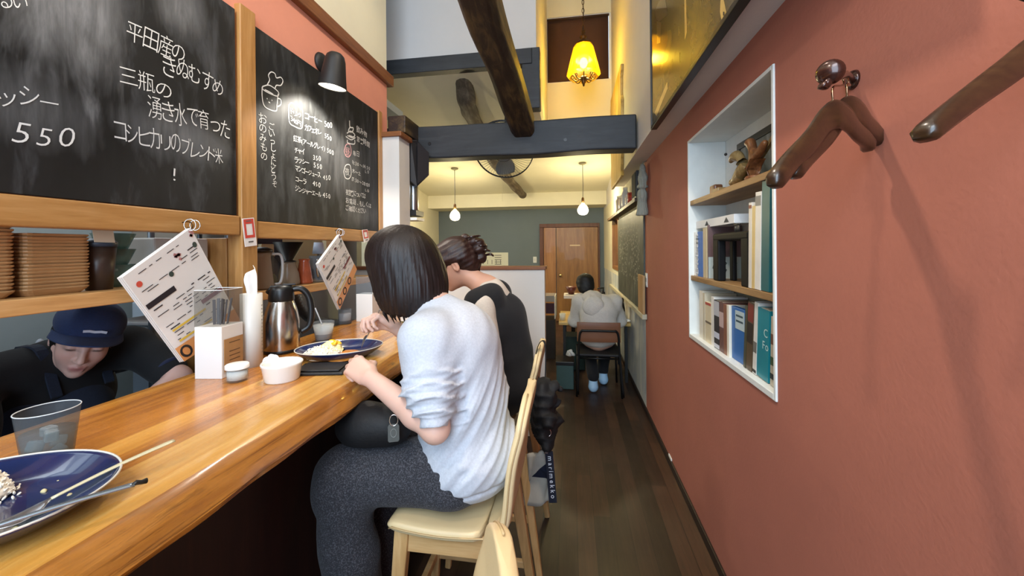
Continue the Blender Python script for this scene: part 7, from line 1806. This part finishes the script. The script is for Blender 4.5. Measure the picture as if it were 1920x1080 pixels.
B.cap(nk3 + A3(-0.01, 0, -0.01), s3R, 0.075, 0.070, 0.04); B.cap(nk3 + A3(-0.01, 0, -0.01), s3L, 0.075, 0.070, 0.04); B.ell(che3, (0.145, 0.185, 0.155), None, 0.06); B.cap(che3, pel3, 0.15, 0.155, 0.06); B.ell(nk3 + A3(-0.02, 0, 0), (0.08, 0.085, 0.05), None, 0.03)
B.cap(s3R, e3R + A3(-0.01, 0, 0.02), 0.068, 0.062, 0.04); B.cap(s3L, s3L + (e3L - s3L) * 0.78, 0.068, 0.062, 0.04); B.cap(e3R, e3R + (w3R - e3R) * 0.3, 0.055, 0.05, 0.02)
body_obj('tshirt', B, 0.006, M_BLACKTEE, p3, lambda V: waves(V, 71, 7, 36, 0.004), 1)
B = Body(); B.tor(s3L + (e3L - s3L) * 0.80, Vector(e3L - s3L), 0.050, 0.010, 0.01); 
body_obj('sleeve_cuff', B, 0.004, simple('#1d2440', 0.8), p3)
B = Body(); B.ell(che3 + A3(0.055, -0.015, -0.045), (0.125, 0.145, 0.125), None, 0.05); B.cap(che3 + A3(0.05, 0, -0.08), A3(-1.90, 1.18, 0.35), 0.14, 0.17, 0.06)
body_obj('apron', B, 0.007, M_DENIM, p3, lambda V: waves(V, 81, 7, 34, 0.006), 1)
for sgn, sh_ in ((-1, s3R), (1, s3L)):
    pts = bez([Vector(nk3 + A3(-0.06, sgn * 0.07, 0.055)), Vector(nk3 + A3(0.035, sgn * 0.075, 0.045)), Vector(che3 + A3(0.165, sgn * 0.075, 0.03))], 12)
    make('apron_strap', MB().loft([[p + V((0, -0.014, 0)), p + V((0, 0.014, 0)), p + V((0.005, 0.014, 0.006)), p + V((0.005, -0.014, 0.006))] for p in pts]), M_DENIM, p3)
c = P(75, 650, D=1.36); make('white_strap_clip', MB().sphere(c, (0.013, 0.013, 0.028)), simple('#cfdbe2', 0.5), p3, smooth=True)
for y in (-1, 1):
    B = Body(); k_ = A3(-2.0, 1.22 + y * 0.11, 0.45); B.cap(pel3 + A3(0, y * 0.08, -0.02), k_, 0.105, 0.085, 0.04); B.cap(k_, A3(-2.04, 1.22 + y * 0.11, 0.1), 0.08, 0.07, 0.04)
    body_obj('trouser_leg', B, 0.008, M_BLACKPANTS, p3)

# ------------------------------------------------------------------ guest in the grey hoodie at the far table
p4 = thing('person', 'person in a pale grey hoodie seen from behind at the far table by the wall', 'person', (0.27, 4.05, 0.42))
pc4 = P(1120, 640, D=4.06); X4, Y4 = pc4.x, 4.02
hc4 = np.array(P(1097, 536, D=4.12)); hc4[1] += 0.0
R4 = frame((-0.12, 0.92, -0.38)); nk4 = A3(X4 - 0.05, Y4 + 0.03, hc4[2] - 0.14)
che4 = A3(X4 + 0.0, Y4, 0.77); pel4 = A3(X4, Y4 - 0.02, 0.52)
sL, sR = A3(X4 - 0.175, Y4 + 0.03, 0.90), A3(X4 + 0.165, Y4 + 0.03, 0.89); eL, eR = A3(X4 - 0.235, Y4 + 0.12, 0.68), A3(X4 + 0.23, Y4 + 0.12, 0.68); wL, wR = A3(X4 - 0.10, Y4 + 0.33, 0.72), A3(X4 + 0.10, Y4 + 0.34, 0.72)
kL, kR = A3(X4 - 0.10, Y4 + 0.36, 0.50), A3(X4 + 0.10, Y4 + 0.36, 0.50); fL, fR = np.array(P(1112, 716, Z=0.09)), np.array(P(1131, 703, Z=0.09))
B = Body(); head(B, hc4, R4, 0.98); B.cap(hc4 + A3(0, -0.02, -0.06), nk4, 0.05, 0.055, 0.03); B.ell(che4, (0.145, 0.1, 0.17), None, 0.05); B.cap(che4, pel4, 0.11, 0.12, 0.05)
B.cap(nk4, sL, 0.05, 0.05, 0.04); B.cap(nk4, sR, 0.05, 0.05, 0.04)
for a_, b_, c_ in ((sL, eL, wL), (sR, eR, wR)): B.cap(a_, b_, 0.046, 0.04, 0.03); B.cap(b_, c_, 0.038, 0.026, 0.02)
hand(B, wL, (0.3, 0.9, -0.05), (0, 0, 1), 1, (0.4, 0.5, 0.4)); hand(B, wR, (-0.3, 0.9, -0.05), (0, 0, 1), -1, (0.4, 0.5, 0.4))
for y, k_, f_ in ((-1, kL, fL), (1, kR, fR)): B.cap(pel4 + A3(y * 0.09, 0, 0), k_, 0.08, 0.058, 0.04); B.cap(k_, f_, 0.055, 0.034, 0.03); B.cap(f_ + A3(0, -0.01, -0.04), f_ + A3(0.01, 0.13, -0.055), 0.034, 0.026, 0.02)
body_obj('body', B, 0.006, M_SKIN, p4, color=skin_color(hc4, R4, 0.98), rel=1)
B = Body(); r4 = np.array(R4); q4 = lambda x, y, z: hc4 + r4 @ A3(x, y, z)
B.ell(q4(-0.02, 0, 0.035), (0.108, 0.095, 0.095), r4, 0.02); B.ell(q4(-0.045, 0, -0.03), (0.075, 0.088, 0.08), r4, 0.03)
body_obj('hair', B, 0.006, M_HAIR3, p4, lambda V: waves(V, 91, 5, 90, 0.002), 1)
B = Body(); B.ell(che4 + A3(0, -0.02, 0.02), (0.195, 0.135, 0.19), None, 0.06); B.ell(A3(X4, Y4 - 0.03, 0.62), (0.19, 0.145, 0.16), None, 0.06); B.ell(pel4 + A3(0, 0, 0.01), (0.185, 0.15, 0.09), None, 0.05)
B.cap(nk4 + A3(0, -0.01, -0.03), sL, 0.085, 0.078, 0.05); B.cap(nk4 + A3(0, -0.01, -0.03), sR, 0.085, 0.078, 0.05)
for a_, b_, c_ in ((sL, eL, wL), (sR, eR, wR)): B.cap(a_, b_, 0.075, 0.068, 0.04); B.cap(b_, b_ + (c_ - b_) * 0.85, 0.065, 0.045, 0.03)
body_obj('hoodie', B, 0.007, M_HOODIE, p4, lambda V: waves(V, 95, 7, 34, 0.005), 1)
B = Body(); B.ell(nk4 + A3(-0.005, -0.05, 0.035), (0.112, 0.095, 0.080), None, 0.02); B.ell(nk4 + A3(0.0, -0.150, -0.035), (0.110, 0.045, 0.100), None, 0.04); B.ell(nk4 + A3(0.01, -0.14, -0.09), (0.05, 0.03, 0.05), None, 0.03)
body_obj('hood', B, 0.006, M_HOODIE, p4, lambda V: waves(V, 97, 5, 60, 0.003), 1)
B = Body()
for y, k_, f_ in ((-1, kL, fL), (1, kR, fR)): B.cap(pel4 + A3(y * 0.08, 0.02, 0), k_, 0.095, 0.075, 0.04); B.cap(k_, f_ + A3(0, 0, 0.06), 0.072, 0.058, 0.03)
body_obj('trousers', B, 0.008, M_BLACKPANTS, p4, lambda V: waves(V, 99, 5, 40, 0.004), 1)
for f_ in (fL, fR):
    B = Body(); B.cap(f_ + A3(0, -0.03, -0.045), f_ + A3(0.01, 0.15, -0.05), 0.046, 0.038, 0.02); B.cap(f_ + A3(0, -0.02, -0.03), f_ + A3(0, 0, 0.03), 0.046, 0.042, 0.02); B.plane(f_ + A3(0, 0, -0.088), (0, 0, -1), 0.004)
    body_obj('shoe', B, 0.006, simple('#a9d0ee', 0.5), p4)
# ================================================================== BACK AREA AND THINGS ON THE FLOOR
TZ = 0.64
ty0 = 4.22
tl = P(1046, 614, Z=TZ).x
tb_ = thing('dining_table', 'pale wood table on black legs in front of the guest in the hoodie', 'table', (0.28, 4.55, 0))
make('tabletop', MB().box((tl, ty0, TZ - 0.03), (0.625, 5.0, TZ)), wood('table_top', '#a8843f', '#c39f58', '#d4b674', 'X', 0.8, 0.4, 0.2), tb_, bevel=0.004)
for x, y in ((tl + 0.06, ty0 + 0.05), (0.58, ty0 + 0.05), (tl + 0.06, 4.93), (0.58, 4.93)): make('leg', MB().beam((x, y, 0), (x, y, TZ - 0.03), 0.03, 0.03, (1, 0, 0)), M_MATTEBLACK, tb_)
# brown metal chair
cx0, cx1 = P(1082, 625, Y=3.80).x, P(1164, 625, Y=3.80).x; cm = (cx0 + cx1) / 2
cz0, cz1 = P(1122, 642, Y=3.80).z, P(1122, 605, Y=3.80).z
mc = thing('metal_chair', 'brown backed chair with black tube frame under the guest in the hoodie', 'chair', (cm, 4.0, 0))
sz = 0.415
def bp_(u, v): 
    x = (u - 0.5) * (cx1 - cx0); return Vector((cm + x, 3.80 - 0.028 * math.cos(x * 5.5) + 0.03, cz0 + v * (cz1 - cz0)))
make('backrest', MB().grid(bp_, 14, 4), simple('#7a4f34', 0.45, 0, 0.06, 10), mc, smooth=True, solid=0.012, bevel=0.003)
make('seat', MB().box((cm - 0.215, 3.82, sz - 0.03), (cm + 0.215, 4.22, sz)), simple('#141314', 0.6), mc, bevel=0.012, seg=3)
fr_m = simple('#121213', 0.4, 0.3)
zz_ = cz0 + 0.6 * (cz1 - cz0)
make('back_frame', MB().tube(bez([(cm - 0.205, 3.80, 0.02), (cm - 0.195, 3.80, sz), (cm - 0.185, 3.79, zz_ - 0.06), (cm - 0.165, 3.785, zz_ - 0.005), (cm - 0.12, 3.782, zz_), (cm + 0.12, 3.782, zz_), (cm + 0.165, 3.785, zz_ - 0.005), (cm + 0.185, 3.79, zz_ - 0.06), (cm + 0.195, 3.80, sz), (cm + 0.225, 3.78, 0.02)], 70), 0.011, 10), fr_m, mc, smooth=True)
for sx in (-1, 1):
    make('leg', MB().tube([(cm + sx * 0.20, 4.20, sz - 0.03), (cm + sx * 0.215, 4.25, 0.0)], 0.011, 10), fr_m, mc, smooth=True)
    make('leg', MB().tube([(cm + sx * 0.20, 3.84, sz - 0.03), (cm + sx * 0.215, 3.80, 0.0)], 0.011, 10), fr_m, mc, smooth=True)
make('seat_rail', MB().tube([(cm - 0.205, 3.83, sz - 0.045), (cm + 0.205, 3.83, sz - 0.045)], 0.009, 8), fr_m, mc, smooth=True)
# things on the far table
c = P(1163, 608, Z=TZ); c.y = 4.42; c.x = P(1163, 590, Y=4.42).x; c.z = TZ
cf2 = lathe_thing('thermal_carafe', 'slim black carafe on the far table beside the guest', 'carafe', c, [('carafe_body', [(0, 0), (0.05, 0), (0.055, 0.01), (0.053, 0.13), (0.04, 0.19), (0.035, 0.21), (0, 0.21)], simple('#17181a', 0.3)), ('lid', [(0.04, 0.205), (0.042, 0.235), (0.03, 0.25), (0, 0.252)], M_BLACK), ('steel_band', [(0.0535, 0.05), (0.0555, 0.052), (0.0555, 0.1), (0.0535, 0.102)], M_STEEL)])
make('handle', MB().tube(bez([c + V((-0.03, -0.03, 0.22)), c + V((-0.06, -0.06, 0.2)), c + V((-0.065, -0.065, 0.12)), c + V((-0.04, -0.04, 0.06))], 14), 0.009, 8), M_BLACK, cf2, smooth=True)
c = P(1131, 560, Y=4.75); c.z = TZ
pm = lathe_thing('pump_bottle', 'white pump bottle at the back of the far table', 'bottle', c, [('bottle_body', [(0, 0), (0.055, 0), (0.058, 0.01), (0.058, 0.22), (0.03, 0.24), (0, 0.245)], simple('#dcdcd4', 0.4)), ('collar', [(0, 0.28), (0.022, 0.278), (0.024, 0.24), (0, 0.24)], M_BLACK), ('pump_stem', [(0, 0.32), (0.008, 0.32), (0.008, 0.27), (0, 0.27)], M_BLACK)])
make('nozzle', MB().tube([c + V((0.012, 0, 0.325)), c + V((-0.045, 0, 0.322)), c + V((-0.07, 0, 0.312))], 0.008, 8), M_BLACK, pm, smooth=True)
c = P(1055, 606, Y=4.36); c.z = TZ
lathe_thing('paper_cup', 'small white cup on the left corner of the far table', 'cup', c, [('cup_body', [(0, 0), (0.03, 0), (0.036, 0.075), (0.033, 0.075), (0.028, 0.004), (0, 0.004)], simple('#d8d2bc', 0.5))])
c = P(1177, 606, Y=4.30); c.z = TZ
o = thing('paper_napkin', 'crumpled napkin on the right edge of the far table', 'napkin', c); blob('napkin', c + V((0, 0, 0.012)), 0.03, 0.025, 0.022, M_TISSUE, o, 77, 0.4)
a_ = P(1064, 556, Y=5.0)
o = thing('tray_table', 'narrow white ledge with a dark red bowl left of the grey hoodie', 'ledge', (a_.x + 0.1, 5.1, 0))
make('ledge_top', MB().box((P(1057, 556, Y=5.05).x, 5.05, P(1057, 560, Y=5.05).z), (0.2, 5.35, P(1057, 554, Y=5.05).z)), simple('#d9cfc2', 0.5), o, bevel=0.003)
make('post', MB().box((0.0, 5.18, 0), (0.05, 5.23, P(1057, 560, Y=5.05).z)), M_DARK, o)
lz_ = P(1057, 554, Y=5.05).z
lathe_thing('bowl', 'dark red bowl on the narrow white ledge by the door', 'bowl', Vector((P(1071, 540, Y=5.2).x, 5.2, lz_)), [('bowl_body', [(0, 0), (0.035, 0), (0.075, 0.10), (0.07, 0.10), (0.03, 0.006), (0, 0.006)], simple('#5e2416', 0.4))])
# glass-topped side table at the end of the partition
x0_, x1_ = P(1023, 580, Y=5.0).x, P(1041, 580, Y=5.0).x
o = thing('side_cabinet', 'pale side unit with purple cloth peeking out past the low partition', 'cabinet', ((x0_ + x1_) / 2, 5.2, 0))
make('cabinet_body', MB().box((x0_ - 0.3, 5.05, 0.0), (x1_ - 0.01, 5.4, P(1030, 600, Y=5.05).z)), simple('#2a211b', 0.6), o)
make('white_side', MB().box((x1_ - 0.012, 5.04, P(1030, 598, Y=5.04).z), (x1_, 5.42, P(1030, 556, Y=5.04).z)), simple('#cfcac0', 0.5), o)
make('purple_cloth', MB().box((x0_ - 0.3, 5.05, P(1030, 588, Y=5.05).z), (x1_ - 0.014, 5.09, P(1030, 569, Y=5.05).z)), simple('#3d2430', 0.9), o, bevel=0.006)
make('glass_top', MB().box((x0_ - 0.3, 5.06, P(1030, 566, Y=5.05).z), (x1_ - 0.014, 5.4, P(1030, 555, Y=5.05).z)), simple('#8b857e', 0.25), o)
# teal bin on the floor with a crumpled bag
bx0, bx1, by = P(1043, 722, Y=3.95).x, P(1076, 722, Y=3.95).x, 3.97
bn = thing('storage_bin', 'dull teal storage bin with black rim on the floor left of the brown chair', 'bin', ((bx0 + bx1) / 2, by + 0.12, 0))
make('bin_body', MB().box((bx0, by, 0.0), (bx1, by + 0.24, 0.255)), simple('#3f5a58', 0.6, 0, 0.05), bn, bevel=0.012, seg=3)
make('rim', MB().box((bx0 - 0.006, by - 0.006, 0.245), (bx1 + 0.006, by + 0.246, 0.285)), M_BLACK, bn, bevel=0.006)
c = Vector((bx1 - 0.03, by + 0.06, 0.285)); o = thing('plastic_bag', 'crumpled white plastic bag stuffed on top of the teal bin', 'bag', c)
blob('bag_body', c + V((0, 0, 0.05)), 0.035, 0.03, 0.06, simple('#c9c6bd', 0.4), o, 91, 0.4)
bl_ = P(1043, 640, Y=4.95)
o = thing('storage_bin', 'dark green crate under the far table in shadow', 'bin', (0.05, 4.75, 0)); make('bin_body', MB().box((-0.08, 4.62, 0), (0.16, 4.9, 0.38)), simple('#22352c', 0.7), o, bevel=0.008); make('rim', MB().box((-0.085, 4.615, 0.37), (0.165, 4.905, 0.395)), simple('#1b2a24', 0.6), o)

# bag, canvas tote and strap hanging on the back of the second chair
hb = thing('backpack', 'black fabric bag hanging on the back of the chair under the diner in black', 'bag', (-0.07, 1.72, 0.62))
B = Body(); bc = np.array(P(1018, 775, D=1.66))
B.ell(bc + A3(0.0, 0.03, 0.03), (0.050, 0.11, 0.09), None, 0.03); B.ell(bc + A3(0.005, 0.04, -0.06), (0.055, 0.12, 0.085), None, 0.03); B.ell(bc + A3(0.0, 0.02, 0.10), (0.03, 0.07, 0.05), None, 0.03)
for dx_, dy_, dz_, r_ in ((0.035, -0.02, 0.075, 0.032), (0.05, 0.03, 0.04, 0.03), (0.03, -0.06, 0.0, 0.035), (0.055, 0.05, -0.05, 0.03), (0.02, -0.04, -0.10, 0.035), (0.05, 0.0, 0.115, 0.018), (0.075, 0.03, 0.10, 0.012)): B.ell(bc + A3(dx_, dy_, dz_), (r_, r_ * 1.3, r_), None, 0.012)
body_obj('bag_body', B, 0.006, simple('#0a0a0c', 0.75, 0, 0.3, 40, 0.4, 140), hb, lambda V: waves(V, 111, 7, 42, 0.006) + 0.005 * ridge(V[:, 2] * 70 + np.sin(V[:, 1] * 40) * 1.5))
lp = [P(1004, 740, D=1.72), P(1001, 690, D=1.74), P(1006, 655, D=1.76), P(1014, 640, D=1.76), P(1021, 646, D=1.75), P(1022, 690, D=1.72), P(1019, 745, D=1.68)]
m = MB(); q_ = bez(lp, 30); m.loft([[p + o_ for o_ in (V((0, -0.011, 0)), V((0, 0.011, 0)), V((0.005, 0.011, 0.002)), V((0.005, -0.011, 0.002)))] for p in q_]); make('carry_strap', m, simple('#0d0d0f', 0.8), hb, smooth=True)
tt = thing('tote_bag', 'pale canvas tote with navy corner hanging below the black bag', 'bag', (-0.1, 1.7, 0.45))
tc_ = P(1012, 885, D=1.68)
a_, b_, c_, d_ = P(990, 850, D=1.70), P(1030, 842, D=1.64), P(1036, 935, D=1.64), P(982, 950, D=1.72)
def tote(u, v): 
    p = (a_ * (1 - u) + b_ * u) * (1 - v) + (d_ * (1 - u) + c_ * u) * v; return p + V((0.012 * math.sin(u * 7 + v * 4), -0.012 * math.sin(v * 6 + u * 3), 0.004 * math.sin(u * 9)))
make('canvas', MB().grid(tote, 12, 14), simple('#b9b4a8', 0.85, 0, 0.08, 20), tt, smooth=True, solid=0.02)
tq = lambda u, v: tote(u, v) + (CAM - tote(u, v)).normalized() * 0.013
make('navy_corner', MB().add([tq(0.35, 0.5), tq(0.62, 0.36), tq(1.0, 0.22), tq(1.0, 0.55), tq(0.98, 0.62), tq(0.7, 0.56)], [(0, 1, 2, 3, 4, 5)]), simple('#141a30', 0.85), tt, solid=0.004, fix=False)
ks = thing('key_strap', 'navy woven key strap with white lettering and metal clip hanging from the black bag', 'strap', P(1033, 900, D=1.60))
k0, k1 = P(1029, 846, D=1.60), P(1037, 943, D=1.60); kx = V((0.985, 0.16, 0)).normalized() * 0.0165; kn = V((0.16, -0.985, 0)).normalized()
make('webbing', MB().prism([k0 - kx, k0 + kx, k1 + kx, k1 - kx], (0, 0, 0), -kn * 0.003), simple('#0e1526', 0.8, 0, 0.2, 120), ks)
m = MB(); dn = (k1 - k0).normalized(); s0 = k0 + dn * 0.016 - kx * 0.38
write(m, 'marimekko', s0, s0 + dn * 0.185, 0.0195, kx, kn, 0.004, 0.0, 0.001, fit=False)
make('woven_lettering', m, simple('#dfe6ee', 0.7), ks, fix=False)
r0 = P(1027, 812, D=1.60)
make('metal_ring', MB().tube([r0 + V((0.013 * math.cos(t), 0.006 * math.cos(t), 0.016 * math.sin(t))) for t in [2 * PI * k / 20 for k in range(21)]], 0.002, 6, cap=False), M_CHROME, ks, smooth=True)
make('clip', MB().lathe([(0, 0), (0.010, 0.002), (0.012, 0.014), (0.006, 0.022), (0.007, 0.04), (0, 0.042)], P(1024, 850, D=1.60), 16), simple('#b9bac0', 0.2, 0.9), ks, smooth=True)
make('red_charm', MB().tube([P(1027, 820, D=1.6), P(1030, 838, D=1.6)], 0.005, 8), simple('#9a4a42', 0.5), ks, smooth=True)

# grey-green cloth bag knotted and hung from the near end of the wall shelf
hp_ = P(1203, 306, X=0.60); gp = thing('cloth_bag', 'grey cloth bag knotted and hanging at the near end of the dark wall shelf', 'bag', P(1203, 405, X=0.60))
B = Body(); a_, b_, c_, d_ = [np.array(P(px, py, X=0.60)) for px, py in ((1204, 312), (1205, 335), (1204, 365), (1204, 404))]
B.cap(a_, b_, 0.022, 0.034, 0.02); B.ell(b_ + A3(0, 0.0, -0.02), (0.035, 0.045, 0.07), None, 0.02); B.ell(c_, (0.034, 0.048, 0.055), None, 0.02); B.cap(c_, d_, 0.03, 0.05, 0.03); B.tor((b_ + c_) / 2, (0, 0, 1), 0.03, 0.013, 0.006); B.plane(d_, (0, 0.1, -1), 0.01)
body_obj('cloth', B, 0.006, m_cloth('sage_cloth', '#9a9b8e', 0.08, 90), gp, lambda V: 0.004 * ridge(np.arctan2(V[:, 1] - a_[1], V[:, 0] - 0.6) * 5 + V[:, 2] * 9) + waves(V, 131, 5, 60, 0.003), 1)
make('cord', MB().tube([Vector(a_) + V((0, 0, 0.0)), Vector(a_) + V((0.01, 0.02, 0.04)), Vector((XR - 0.002, a_[1] + 0.03, a_[2] + 0.05))], 0.004, 8), simple('#8f8f82', 0.9), gp, smooth=True)
